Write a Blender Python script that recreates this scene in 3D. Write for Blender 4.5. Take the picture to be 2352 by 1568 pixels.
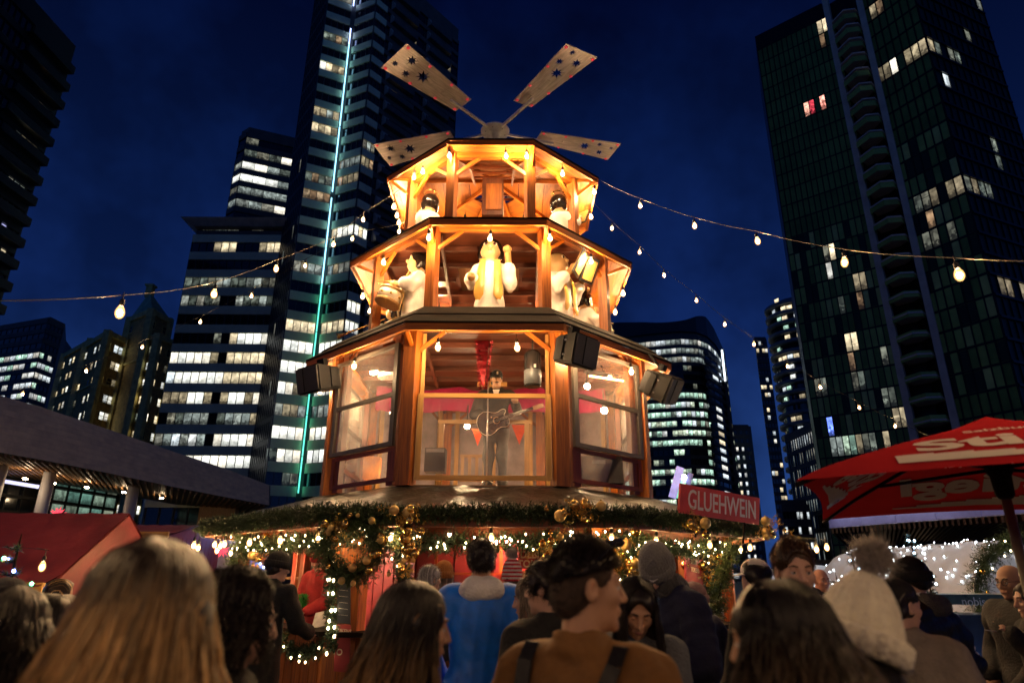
import bpy, bmesh, math, random
import numpy as np
from mathutils import Vector, Matrix, Euler
random.seed(7); np.random.seed(7)
R = math.radians
SC = bpy.context.scene
COL = SC.collection
for o in list(bpy.data.objects): bpy.data.objects.remove(o)

# ------------------------------------------------------------------ camera
EYE = 1.6; PITCH = R(19.7); ROLL = math.atan2(24, 4174)
cam_d = bpy.data.cameras.new('camera'); cam = bpy.data.objects.new('camera', cam_d); COL.objects.link(cam)
cam_d.sensor_width = 36; cam_d.lens = 36 * 1500 / 2352
cam_d.clip_start = 0.05; cam_d.clip_end = 3000
cam.location = (0, 0, EYE)
cam.matrix_world = Matrix.Translation((0, 0, EYE)) @ Matrix.Rotation(R(90) + PITCH, 4, 'X') @ Matrix.Rotation(ROLL, 4, 'Z')
cam_d.dof.use_dof = True; cam_d.dof.focus_distance = 10.5; cam_d.dof.aperture_fstop = 1.9
SC.camera = cam

# ------------------------------------------------------------------ dusk sky
w = bpy.data.worlds.new('World'); SC.world = w; w.use_nodes = True
nt = w.node_tree; nt.nodes.clear()
wo = nt.nodes.new('ShaderNodeOutputWorld'); bg = nt.nodes.new('ShaderNodeBackground')
sky = nt.nodes.new('ShaderNodeTexSky'); sky.sky_type = 'NISHITA'; sky.sun_disc = False
sky.sun_elevation = R(-4.0); sky.sun_rotation = R(60); sky.altitude = 0; sky.ozone_density = 6.0
hsv = nt.nodes.new('ShaderNodeMixRGB'); hsv.blend_type = 'MIX'; hsv.inputs['Fac'].default_value = 0.82
geo = nt.nodes.new('ShaderNodeTexCoord'); sep = nt.nodes.new('ShaderNodeSeparateXYZ')
ramp = nt.nodes.new('ShaderNodeValToRGB')
ramp.color_ramp.elements[0].position = 0.0; ramp.color_ramp.elements[0].color = (0.050, 0.155, 0.58, 1)
ramp.color_ramp.elements[1].position = 0.75; ramp.color_ramp.elements[1].color = (0.0015, 0.008, 0.07, 1)
e = ramp.color_ramp.elements.new(0.33); e.color = (0.013, 0.050, 0.27, 1)
nz = nt.nodes.new('ShaderNodeTexNoise'); nz.inputs['Scale'].default_value = 2.6; nz.inputs['Detail'].default_value = 5; nz.inputs['Roughness'].default_value = 0.6
cr = nt.nodes.new('ShaderNodeMapRange'); cr.inputs[1].default_value = 0.42; cr.inputs[2].default_value = 0.78
cr.inputs[3].default_value = 0.8; cr.inputs[4].default_value = 2.6
mul = nt.nodes.new('ShaderNodeMixRGB'); mul.blend_type = 'MULTIPLY'; mul.inputs['Fac'].default_value = 1
L = nt.links.new
L(geo.outputs['Generated'], sep.inputs[0]); L(sep.outputs['Z'], ramp.inputs[0])
L(geo.outputs['Generated'], nz.inputs['Vector']); L(nz.outputs[0], cr.inputs[0])
L(ramp.outputs[0], mul.inputs[1]); L(cr.outputs[0], mul.inputs[2])
L(sky.outputs[0], hsv.inputs[1]); L(mul.outputs[0], hsv.inputs[2])
L(hsv.outputs[0], bg.inputs['Color']); bg.inputs['Strength'].default_value = 0.10
L(bg.outputs[0], wo.inputs['Surface'])
SC.view_settings.view_transform = 'Standard'; SC.view_settings.look = 'None'
SC.view_settings.exposure = 1.6; SC.view_settings.gamma = 1.0; SC.view_settings.use_curve_mapping = False
SC.cycles.use_denoising = True
SC.cycles.max_bounces = 6; SC.cycles.diffuse_bounces = 3; SC.cycles.glossy_bounces = 3
SC.cycles.transparent_max_bounces = 12; SC.cycles.transmission_bounces = 4
SC.cycles.sample_clamp_indirect = 6.0; SC.cycles.caustics_reflective = False; SC.cycles.caustics_refractive = False
SC.cycles.use_light_tree = True

# ------------------------------------------------------------------ layout maths (photo measurements -> metres)
def ray(u, v):
    x = (u - 1176) / 1500.; y = (784 - v) / 1500.
    c, s = math.cos(ROLL), math.sin(ROLL)
    x, y = c * x + s * y, -s * x + c * y
    return x, math.cos(PITCH) - y * math.sin(PITCH), math.sin(PITCH) + y * math.cos(PITCH)
def at(u, v, Y):
    d = ray(u, v); k = Y / d[1]
    return Vector((d[0] * k, Y, EYE + d[2] * k))
def atz(u, v, z):
    d = ray(u, v); k = (z - EYE) / d[2]
    return Vector((d[0] * k, d[1] * k, z))

# ------------------------------------------------------------------ objects
WLOC = {}
def tag(o, label=None, cat=None, group=None, kind=None):
    if label: o['label'] = label
    if cat: o['category'] = cat
    if group: o['group'] = group
    if kind: o['kind'] = kind
    return o
def thing(name, label, cat, loc=(0, 0, 0), rotz=0.0, group=None):
    o = bpy.data.objects.new(name, None); COL.objects.link(o); o.empty_display_size = 0.2
    o.location = loc; o.rotation_euler = (0, 0, rotz)
    WLOC[o.name] = (Vector(loc), rotz)
    return tag(o, label, cat, group)
def link(name, me, parent=None, world=False):
    o = bpy.data.objects.new(name, me); COL.objects.link(o)
    if parent is not None:
        o.parent = parent
        if world and parent.name in WLOC:
            l, rz = WLOC[parent.name]
            o.matrix_parent_inverse = (Matrix.Translation(l) @ Matrix.Rotation(rz, 4, 'Z')).inverted()
    return o
def kids(o): return [c for c in bpy.data.objects if c.parent == o]
def copy_tree(o, parent=None):
    cs = list(o.children)
    c = o.copy(); COL.objects.link(c)
    if parent is not None: c.parent = parent
    for ch in cs: copy_tree(ch, c)
    return c

class MB:
    """collects faces with UVs (u runs along the grain) and links them as one mesh object"""
    def __init__(s): s.v = []; s.f = []; s.uv = []; s.mi = []; s.sm = []
    def face(s, pts, uv=None, mi=0, smooth=False):
        b = len(s.v); s.v.extend([tuple(p) for p in pts]); s.f.append(tuple(range(b, b + len(pts))))
        if uv is None:
            p0 = Vector(pts[0]); a = (Vector(pts[1]) - p0)
            la = a.length or 1; a = a / la
            n = a.cross(Vector(pts[2]) - p0); b_ = n.cross(a); b_ = b_.normalized() if b_.length > 1e-9 else Vector((0, 0, 1))
            uv = [((Vector(p) - p0).dot(a), (Vector(p) - p0).dot(b_)) for p in pts]
            if max(q[1] for q in uv) - min(q[1] for q in uv) > max(q[0] for q in uv) - min(q[0] for q in uv): uv = [(q[1], q[0]) for q in uv]
        s.uv.extend(uv); s.mi.append(mi); s.sm.append(smooth)
    def hexa(s, c, mi=0):   # 8 corners: bottom ring 0-3, top ring 4-7
        for q in ((3, 2, 1, 0), (4, 5, 6, 7), (0, 1, 5, 4), (1, 2, 6, 5), (2, 3, 7, 6), (3, 0, 4, 7)):
            s.face([c[i] for i in q], mi=mi)
        return s
    def box(s, c, size, M=None, mi=0):
        x, y, z = [d / 2 for d in size]; c = Vector(c)
        P = [Vector(p) for p in ((-x, -y, -z), (x, -y, -z), (x, y, -z), (-x, y, -z), (-x, -y, z), (x, -y, z), (x, y, z), (-x, y, z))]
        if M is not None: P = [M @ p for p in P]
        return s.hexa([c + p for p in P], mi)
    def beam(s, p, q, wd, ht, up=(0, 0, 1), mi=0):
        p = Vector(p); q = Vector(q); d = (q - p).normalized(); up = Vector(up)
        sd = d.cross(up)
        if sd.length < 1e-4: sd = d.cross(Vector((0, 1, 0)))
        sd.normalize(); u = sd.cross(d)
        a = sd * wd / 2; b = u * ht / 2
        return s.hexa([p - a - b, p + a - b, q + a - b, q - a - b, p - a + b, p + a + b, q + a + b, q - a + b], mi)
    def prism(s, poly, z0, z1, mi=0, top=True, bottom=True):
        n = len(poly)
        for i in range(n):
            a, b = poly[i], poly[(i + 1) % n]
            s.face([(a[0], a[1], z0), (b[0], b[1], z0), (b[0], b[1], z1), (a[0], a[1], z1)], mi=mi)
        if top: s.face([(p[0], p[1], z1) for p in poly], mi=mi)
        if bottom: s.face([(p[0], p[1], z0) for p in reversed(poly)], mi=mi)
        return s
    def tube(s, pts, rad, n=8, mi=0, caps=True):
        pts = [Vector(p) for p in pts]; m = len(pts)
        if not hasattr(rad, '__len__'): rad = [rad] * m
        rings = []; side = None; L_ = 0
        for i, p in enumerate(pts):
            d = (pts[min(i + 1, m - 1)] - pts[max(i - 1, 0)]).normalized()
            if side is None:
                side = d.cross(Vector((0, 0, 1)))
                if side.length < 0.05: side = d.cross(Vector((0, 1, 0)))
            side = (side - d * side.dot(d)).normalized(); u = side.cross(d)
            rings.append([p + (side * math.cos(2 * math.pi * k / n) + u * math.sin(2 * math.pi * k / n)) * rad[i] for k in range(n)])
        for i in range(m - 1):
            l2 = L_ + (pts[i + 1] - pts[i]).length
            for k in range(n):
                k2 = (k + 1) % n
                s.face([rings[i][k], rings[i][k2], rings[i + 1][k2], rings[i + 1][k]], [(L_, k / n * .2), (L_, (k + 1) / n * .2), (l2, (k + 1) / n * .2), (l2, k / n * .2)], mi, True)
            L_ = l2
        if caps:
            s.face(rings[0], mi=mi); s.face(list(reversed(rings[-1])), mi=mi)
        return s
    def lathe(s, prof, n=16, org=(0, 0, 0), mi=0, M=None, ripple=None):
        org = Vector(org); rings = []
        for (r, z) in prof:
            ring = []
            for k in range(n):
                a = 2 * math.pi * k / n
                rr = r * (ripple(a, z) if ripple else 1)
                p = Vector((rr * math.cos(a), rr * math.sin(a), z))
                ring.append(org + (M @ p if M is not None else p))
            rings.append(ring)
        for i in range(len(prof) - 1):
            for k in range(n):
                k2 = (k + 1) % n
                s.face([rings[i][k], rings[i][k2], rings[i + 1][k2], rings[i + 1][k]], [(prof[i][1], k / n), (prof[i][1], (k + 1) / n), (prof[i + 1][1], (k + 1) / n), (prof[i + 1][1], k / n)], mi, True)
        if prof[0][0] > 1e-4: s.face(list(reversed(rings[0])), mi=mi)
        if prof[-1][0] > 1e-4: s.face(rings[-1], mi=mi)
        return s
    def ball(s, c, r, n=12, m=8, mi=0, M=None):
        if not hasattr(r, '__len__'): r = (r, r, r)
        S_ = Matrix.Diagonal((r[0], r[1], r[2])).to_3x3()
        if M is not None: S_ = M @ S_
        return s.lathe([(math.sin(math.pi * i / m) + 1e-5, -math.cos(math.pi * i / m)) for i in range(m + 1)], n, c, mi, S_)
    def mesh(s, name, mats):
        me = bpy.data.meshes.new(name)
        me.from_pydata(s.v, [], s.f)
        ul = me.uv_layers.new(name='UVMap'); ul.data.foreach_set('uv', [c for q in s.uv for c in q])
        if not isinstance(mats, (list, tuple)): mats = [mats]
        for m in mats: me.materials.append(m)
        me.polygons.foreach_set('material_index', s.mi); me.polygons.foreach_set('use_smooth', s.sm)
        bm = bmesh.new(); bm.from_mesh(me); bmesh.ops.remove_doubles(bm, verts=bm.verts, dist=1e-5)
        bmesh.ops.recalc_face_normals(bm, faces=bm.faces); bm.to_mesh(me); bm.free()
        return me
    def build(s, name, mats, parent=None, world=False, label=None):
        o = link(name, s.mesh(name, mats), parent, world)
        if label: o['label'] = label
        return o

def np_mesh(name, V, F, mats, smooth=True, attr=None, mi=None, uv=None):
    V = np.asarray(V, np.float32); F = np.asarray(F, np.int32)
    me = bpy.data.meshes.new(name); k = F.shape[1]
    me.vertices.add(len(V)); me.vertices.foreach_set('co', V.ravel())
    me.loops.add(F.size); me.loops.foreach_set('vertex_index', F.ravel())
    me.polygons.add(len(F)); me.polygons.foreach_set('loop_start', np.arange(0, F.size, k, dtype=np.int32))
    try: me.polygons.foreach_set('loop_total', np.full(len(F), k, np.int32))
    except Exception: pass
    me.polygons.foreach_set('use_smooth', np.full(len(F), smooth, bool))
    if not isinstance(mats, (list, tuple)): mats = [mats]
    for m in mats: me.materials.append(m)
    if mi is not None: me.polygons.foreach_set('material_index', np.asarray(mi, np.int32))
    if attr is not None:
        a = me.attributes.new('t', 'FLOAT', 'POINT'); a.data.foreach_set('value', np.asarray(attr, np.float32))
    me.update(calc_edges=True); me.validate()
    return me

def curve_plate(name, loops, thick, mat, bevel=0.0):
    """flat plate with real holes: first loop is the outline"""
    cu = bpy.data.curves.new(name, 'CURVE'); cu.dimensions = '2D'; cu.fill_mode = 'BOTH'; cu.extrude = thick / 2; cu.bevel_depth = bevel
    for lp in loops:
        sp = cu.splines.new('POLY'); sp.points.add(len(lp) - 1); sp.use_cyclic_u = True
        for i, p in enumerate(lp): sp.points[i].co = (p[0], p[1], 0, 1)
    return curve_to_mesh(cu, name, mat)
def curve_to_mesh(cu, name, mat):
    t = bpy.data.objects.new('tmp', cu); COL.objects.link(t)
    dg = bpy.context.evaluated_depsgraph_get(); dg.update()
    me = bpy.data.meshes.new_from_object(t.evaluated_get(dg)); me.name = name
    bpy.data.objects.remove(t); bpy.data.curves.remove(cu)
    me.materials.clear(); me.materials.append(mat)
    return me
def text_mesh(txt, size, mat, depth=0.004, bold=0.0, spacing=1.0, xs=1.0, shear=0.0):
    cu = bpy.data.curves.new('lettering', 'FONT'); cu.body = txt; cu.size = size; cu.extrude = depth / 2; cu.offset = bold
    cu.align_x = 'CENTER'; cu.align_y = 'CENTER'; cu.space_character = spacing; cu.shear = shear; cu.resolution_u = 3
    me = curve_to_mesh(cu, 'lettering', mat)
    if xs != 1.0:
        for v in me.vertices: v.co.x *= xs
    return me
def place_plate(me, name, parent, org, xdir, ydir, world=True):
    """lays a mesh drawn in its own XY plane onto a plane in the world"""
    x = Vector(xdir).normalized(); y = Vector(ydir); y = (y - x * y.dot(x)).normalized(); z = x.cross(y)
    M = Matrix.Translation(Vector(org)) @ Matrix((x, y, z)).transposed().to_4x4()
    me.transform(M); return link(name, me, parent, world)

# ------------------------------------------------------------------ materials
MATS = {}
def nodes_of(m):
    m.use_nodes = True; n = m.node_tree; return n, n.nodes['Principled BSDF'], n.links.new
def mat(name, col, rough=0.6, metal=0.0, var=0.25, scale=6.0, bump=0.0, bscale=40.0, coord='Object', stretch=None, emis=None, estr=0.0, spec=0.5, sheen=0.0, trans=0.0, sample=True, col2=None):
    if name in MATS: return MATS[name]
    m = bpy.data.materials.new(name); MATS[name] = m
    n, b, L = nodes_of(m)
    b.inputs['Roughness'].default_value = rough; b.inputs['Metallic'].default_value = metal
    b.inputs['Specular IOR Level'].default_value = spec
    if sheen: b.inputs['Sheen Weight'].default_value = sheen; b.inputs['Sheen Roughness'].default_value = 0.5
    tc = n.nodes.new('ShaderNodeTexCoord'); vec = tc.outputs[coord]
    if stretch:
        mp = n.nodes.new('ShaderNodeMapping'); mp.inputs['Scale'].default_value = stretch; L(vec, mp.inputs[0]); vec = mp.outputs[0]
    oi = n.nodes.new('ShaderNodeObjectInfo'); ad = n.nodes.new('ShaderNodeVectorMath'); ad.operation = 'ADD'
    sc = n.nodes.new('ShaderNodeMath'); sc.operation = 'MULTIPLY'; sc.inputs[1].default_value = 37.0
    L(oi.outputs['Random'], sc.inputs[0]); L(vec, ad.inputs[0]); L(sc.outputs[0], ad.inputs[1]); vec = ad.outputs[0]
    nz = n.nodes.new('ShaderNodeTexNoise'); nz.inputs['Scale'].default_value = scale; nz.inputs['Detail'].default_value = 5; nz.inputs['Roughness'].default_value = 0.65
    L(vec, nz.inputs['Vector'])
    mx = n.nodes.new('ShaderNodeMixRGB'); mr = n.nodes.new('ShaderNodeMapRange')
    mr.inputs[1].default_value = 0.3; mr.inputs[2].default_value = 0.7; L(nz.outputs[0], mr.inputs[0]); L(mr.outputs[0], mx.inputs[0])
    c2 = col2 if col2 else tuple(c * (1 - var * 1.5) for c in col)
    mx.inputs[1].default_value = (*[max(0, c) for c in c2], 1); mx.inputs[2].default_value = (*[min(1, c * (1 + var * .5)) for c in col], 1)
    L(mx.outputs[0], b.inputs['Base Color'])
    rr = n.nodes.new('ShaderNodeMapRange'); rr.inputs[3].default_value = max(0.02, rough - 0.12); rr.inputs[4].default_value = min(1, rough + 0.12)
    L(nz.outputs[0], rr.inputs[0]); L(rr.outputs[0], b.inputs['Roughness'])
    if bump:
        bn = n.nodes.new('ShaderNodeTexNoise'); bn.inputs['Scale'].default_value = bscale; bn.inputs['Detail'].default_value = 4; L(vec, bn.inputs['Vector'])
        bp = n.nodes.new('ShaderNodeBump'); bp.inputs['Strength'].default_value = bump; bp.inputs['Distance'].default_value = 0.02
        L(bn.outputs[0], bp.inputs['Height']); L(bp.outputs[0], b.inputs['Normal'])
    if emis:
        b.inputs['Emission Color'].default_value = (*emis, 1); b.inputs['Emission Strength'].default_value = estr
    if trans: b.inputs['Transmission Weight'].default_value = trans
    if not sample: m.cycles.emission_sampling = 'NONE'
    return m
def emit(name, col, strength, sample=True):
    if name in MATS: return MATS[name]
    m = bpy.data.materials.new(name); MATS[name] = m
    n, b, L = nodes_of(m)
    b.inputs['Base Color'].default_value = (0.8, 0.8, 0.8, 1); b.inputs['Roughness'].default_value = 0.3
    b.inputs['Emission Color'].default_value = (*col, 1); b.inputs['Emission Strength'].default_value = strength
    if not sample: m.cycles.emission_sampling = 'NONE'
    return m
def wood(name, c_dark, c_light, rough=0.45, grain=1.0, spec=0.5):
    if name in MATS: return MATS[name]
    m = bpy.data.materials.new(name); MATS[name] = m
    n, b, L = nodes_of(m)
    uv = n.nodes.new('ShaderNodeUVMap'); mp = n.nodes.new('ShaderNodeMapping'); mp.inputs['Scale'].default_value = (0.9, 14 * grain, 1)
    oi = n.nodes.new('ShaderNodeObjectInfo'); sc = n.nodes.new('ShaderNodeMath'); sc.operation = 'MULTIPLY'; sc.inputs[1].default_value = 91.0
    ad = n.nodes.new('ShaderNodeVectorMath'); ad.operation = 'ADD'
    L(uv.outputs[0], mp.inputs[0]); L(oi.outputs['Random'], sc.inputs[0]); L(mp.outputs[0], ad.inputs[0]); L(sc.outputs[0], ad.inputs[1])
    nz = n.nodes.new('ShaderNodeTexNoise'); nz.inputs['Scale'].default_value = 2.2; nz.inputs['Detail'].default_value = 7; nz.inputs['Distortion'].default_value = 0.6
    nz.inputs['Roughness'].default_value = 0.62
    n2 = n.nodes.new('ShaderNodeTexNoise'); n2.inputs['Scale'].default_value = 1.3; n2.inputs['Detail'].default_value = 3
    L(ad.outputs[0], nz.inputs['Vector']); L(ad.outputs[0], n2.inputs['Vector'])
    rp = n.nodes.new('ShaderNodeValToRGB'); rp.color_ramp.elements[0].position = 0.32; rp.color_ramp.elements[1].position = 0.68
    rp.color_ramp.elements[0].color = (*c_dark, 1); rp.color_ramp.elements[1].color = (*c_light, 1)
    L(nz.outputs[0], rp.inputs[0])
    hv = n.nodes.new('ShaderNodeHueSaturation'); mr = n.nodes.new('ShaderNodeMapRange'); mr.inputs[3].default_value = 0.72; mr.inputs[4].default_value = 1.22
    L(oi.outputs['Random'], mr.inputs[0]); L(mr.outputs[0], hv.inputs['Value']); L(rp.outputs[0], hv.inputs['Color'])
    m2 = n.nodes.new('ShaderNodeMixRGB'); m2.blend_type = 'MULTIPLY'; m2.inputs[0].default_value = 0.5
    r2 = n.nodes.new('ShaderNodeMapRange'); r2.inputs[1].default_value = .3; r2.inputs[2].default_value = .7; r2.inputs[3].default_value = 0.55; r2.inputs[4].default_value = 1.15
    L(n2.outputs[0], r2.inputs[0]); L(hv.outputs[0], m2.inputs[1]); L(r2.outputs[0], m2.inputs[2])
    L(m2.outputs[0], b.inputs['Base Color'])
    b.inputs['Roughness'].default_value = rough; b.inputs['Specular IOR Level'].default_value = spec
    bp = n.nodes.new('ShaderNodeBump'); bp.inputs['Strength'].default_value = 0.25; bp.inputs['Distance'].default_value = 0.006
    L(nz.outputs[0], bp.inputs['Height']); L(bp.outputs[0], b.inputs['Normal'])
    return m
def lit_window(name, col, strength, contrast=0.6, scale=(1.3, 1.1, 1.0), seedk=53.0):
    """pane glowing in place of a lit room: furniture, blinds and ceiling lamps are painted into the glow"""
    if name in MATS: return MATS[name]
    m = bpy.data.materials.new(name); MATS[name] = m
    n, b, L = nodes_of(m)
    b.inputs['Base Color'].default_value = (0.02, 0.025, 0.03, 1); b.inputs['Roughness'].default_value = 0.12
    uv = n.nodes.new('ShaderNodeUVMap'); oi = n.nodes.new('ShaderNodeObjectInfo')
    sc = n.nodes.new('ShaderNodeMath'); sc.operation = 'MULTIPLY'; sc.inputs[1].default_value = seedk
    ad = n.nodes.new('ShaderNodeVectorMath'); ad.operation = 'ADD'; mp = n.nodes.new('ShaderNodeMapping'); mp.inputs['Scale'].default_value = scale
    L(uv.outputs[0], mp.inputs[0]); L(oi.outputs['Random'], sc.inputs[0]); L(mp.outputs[0], ad.inputs[0]); L(sc.outputs[0], ad.inputs[1])
    vo = n.nodes.new('ShaderNodeTexVoronoi'); vo.distance = 'CHEBYCHEV'; vo.inputs['Scale'].default_value = 1.6
    nz = n.nodes.new('ShaderNodeTexNoise'); nz.inputs['Scale'].default_value = 2.3; nz.inputs['Detail'].default_value = 3
    L(ad.outputs[0], vo.inputs['Vector']); L(ad.outputs[0], nz.inputs['Vector'])
    bw = n.nodes.new('ShaderNodeRGBToBW'); L(vo.outputs['Color'], bw.inputs[0])
    sp = n.nodes.new('ShaderNodeSeparateXYZ'); L(uv.outputs[0], sp.inputs[0])
    # desks and plants painted into the glow as dark low silhouettes
    n3 = n.nodes.new('ShaderNodeTexNoise'); n3.inputs['Scale'].default_value = 5.0; n3.inputs['Detail'].default_value = 4; L(ad.outputs[0], n3.inputs['Vector'])
    a1 = n.nodes.new('ShaderNodeMath'); a1.operation = 'MULTIPLY'; a1.inputs[1].default_value = 1.5; L(n3.outputs[0], a1.inputs[0])
    a2 = n.nodes.new('ShaderNodeMath'); a2.operation = 'SUBTRACT'; L(a1.outputs[0], a2.inputs[0]); L(sp.outputs['Y'], a2.inputs[1])
    a3 = n.nodes.new('ShaderNodeMapRange'); a3.inputs[1].default_value = 0.42; a3.inputs[2].default_value = 0.50; a3.inputs[3].default_value = 1.0; a3.inputs[4].default_value = 1 - contrast * .9
    L(a2.outputs[0], a3.inputs[0])
    m1 = n.nodes.new('ShaderNodeMapRange'); m1.inputs[3].default_value = 1 - contrast; m1.inputs[4].default_value = 1 + contrast * .4; L(bw.outputs[0], m1.inputs[0])
    m2 = n.nodes.new('ShaderNodeMapRange'); m2.inputs[1].default_value = .35; m2.inputs[2].default_value = .65; m2.inputs[3].default_value = 1 - contrast * .7; m2.inputs[4].default_value = 1.2; L(nz.outputs[0], m2.inputs[0])
    q = n.nodes.new('ShaderNodeMath'); q.operation = 'MULTIPLY'; L(m1.outputs[0], q.inputs[0]); L(m2.outputs[0], q.inputs[1])
    q2 = n.nodes.new('ShaderNodeMath'); q2.operation = 'MULTIPLY'; L(q.outputs[0], q2.inputs[0]); L(a3.outputs[0], q2.inputs[1])
    g1 = n.nodes.new('ShaderNodeMapRange'); g1.inputs[3].default_value = .62; g1.inputs[4].default_value = 1.2; L(sp.outputs['Y'], g1.inputs[0]); g2 = n.nodes.new('ShaderNodeMath'); g2.operation = 'MULTIPLY'; L(q2.outputs[0], g2.inputs[0]); L(g1.outputs[0], g2.inputs[1]); q2 = g2  # glow brighter towards the top, standing in for a lit ceiling
    wn = n.nodes.new('ShaderNodeTexWhiteNoise'); wn.noise_dimensions = '1D'; L(sc.outputs[0], wn.inputs['W']); hm = n.nodes.new('ShaderNodeMixRGB'); hm.inputs[1].default_value = (*col, 1); hm.inputs[2].default_value = (1, .80, .52, 1); hf = n.nodes.new('ShaderNodeMapRange'); hf.inputs[1].default_value = .45; hf.inputs[4].default_value = .55; L(wn.outputs[0], hf.inputs[0]); L(hf.outputs[0], hm.inputs[0])
    mr = n.nodes.new('ShaderNodeMapRange'); mr.inputs[3].default_value = strength * .55; mr.inputs[4].default_value = strength * 1.3; L(oi.outputs['Random'], mr.inputs[0])
    q3 = n.nodes.new('ShaderNodeMath'); q3.operation = 'MULTIPLY'; L(q2.outputs[0], q3.inputs[0]); L(mr.outputs[0], q3.inputs[1])
    L(hm.outputs[0], b.inputs['Emission Color']); L(q3.outputs[0], b.inputs['Emission Strength'])
    m.cycles.emission_sampling = 'NONE'
    return m
def see_through(name, tint=(1, 1, 1), haze=0.12, gloss=0.1):
    """clear sheet: mostly see-through, a little glossy, with scratches and dust that catch light"""
    if name in MATS: return MATS[name]
    m = bpy.data.materials.new(name); MATS[name] = m
    m.use_nodes = True; n = m.node_tree; n.nodes.clear(); L = n.links.new
    out = n.nodes.new('ShaderNodeOutputMaterial'); tr = n.nodes.new('ShaderNodeBsdfTransparent'); tr.inputs[0].default_value = (*tint, 1)
    gl = n.nodes.new('ShaderNodeBsdfGlossy'); gl.inputs['Roughness'].default_value = 0.08
    df = n.nodes.new('ShaderNodeBsdfTranslucent'); df.inputs[0].default_value = (0.75, 0.72, 0.68, 1)
    fr = n.nodes.new('ShaderNodeLayerWeight'); fr.inputs[0].default_value = 0.5; fp = n.nodes.new('ShaderNodeMath'); fp.operation = 'POWER'; fp.inputs[1].default_value = 4.0; L(fr.outputs['Facing'], fp.inputs[0])
    fm = n.nodes.new('ShaderNodeMath'); fm.operation = 'MULTIPLY_ADD'; fm.inputs[1].default_value = 0.5; fm.inputs[2].default_value = gloss * .3; L(fp.outputs[0], fm.inputs[0])
    tc = n.nodes.new('ShaderNodeTexCoord'); nz = n.nodes.new('ShaderNodeTexNoise'); nz.inputs['Scale'].default_value = 3.0; nz.inputs['Detail'].default_value = 8; nz.inputs['Roughness'].default_value = .75
    L(tc.outputs['Object'], nz.inputs['Vector'])
    mr = n.nodes.new('ShaderNodeMapRange'); mr.inputs[1].default_value = .35; mr.inputs[2].default_value = .75; mr.inputs[3].default_value = haze * .3; mr.inputs[4].default_value = haze * 2; L(nz.outputs[0], mr.inputs[0])
    x1 = n.nodes.new('ShaderNodeMixShader'); L(mr.outputs[0], x1.inputs[0]); L(tr.outputs[0], x1.inputs[1]); L(df.outputs[0], x1.inputs[2])
    x2 = n.nodes.new('ShaderNodeMixShader'); L(fm.outputs[0], x2.inputs[0]); L(x1.outputs[0], x2.inputs[1]); L(gl.outputs[0], x2.inputs[2])
    L(x2.outputs[0], out.inputs['Surface'])
    return m
def fabric_glow(name, col, transl=0.5):
    if name in MATS: return MATS[name]
    m = bpy.data.materials.new(name); MATS[name] = m
    m.use_nodes = True; n = m.node_tree; n.nodes.clear(); L = n.links.new
    out = n.nodes.new('ShaderNodeOutputMaterial'); d = n.nodes.new('ShaderNodeBsdfDiffuse'); t = n.nodes.new('ShaderNodeBsdfTranslucent')
    tc = n.nodes.new('ShaderNodeTexCoord'); nz = n.nodes.new('ShaderNodeTexNoise'); nz.inputs['Scale'].default_value = 5; nz.inputs['Detail'].default_value = 4
    L(tc.outputs['Object'], nz.inputs['Vector']); mx = n.nodes.new('ShaderNodeMixRGB'); L(nz.outputs[0], mx.inputs[0])
    mx.inputs[1].default_value = (*[c * .75 for c in col], 1); mx.inputs[2].default_value = (*col, 1)
    L(mx.outputs[0], d.inputs[0]); L(mx.outputs[0], t.inputs[0])
    bp = n.nodes.new('ShaderNodeBump'); bp.inputs['Strength'].default_value = .3; bp.inputs['Distance'].default_value = .03; L(nz.outputs[0], bp.inputs['Height']); L(bp.outputs[0], d.inputs['Normal'])
    x = n.nodes.new('ShaderNodeMixShader'); x.inputs[0].default_value = transl; L(d.outputs[0], x.inputs[1]); L(t.outputs[0], x.inputs[2]); L(x.outputs[0], out.inputs['Surface'])
    return m
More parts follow.
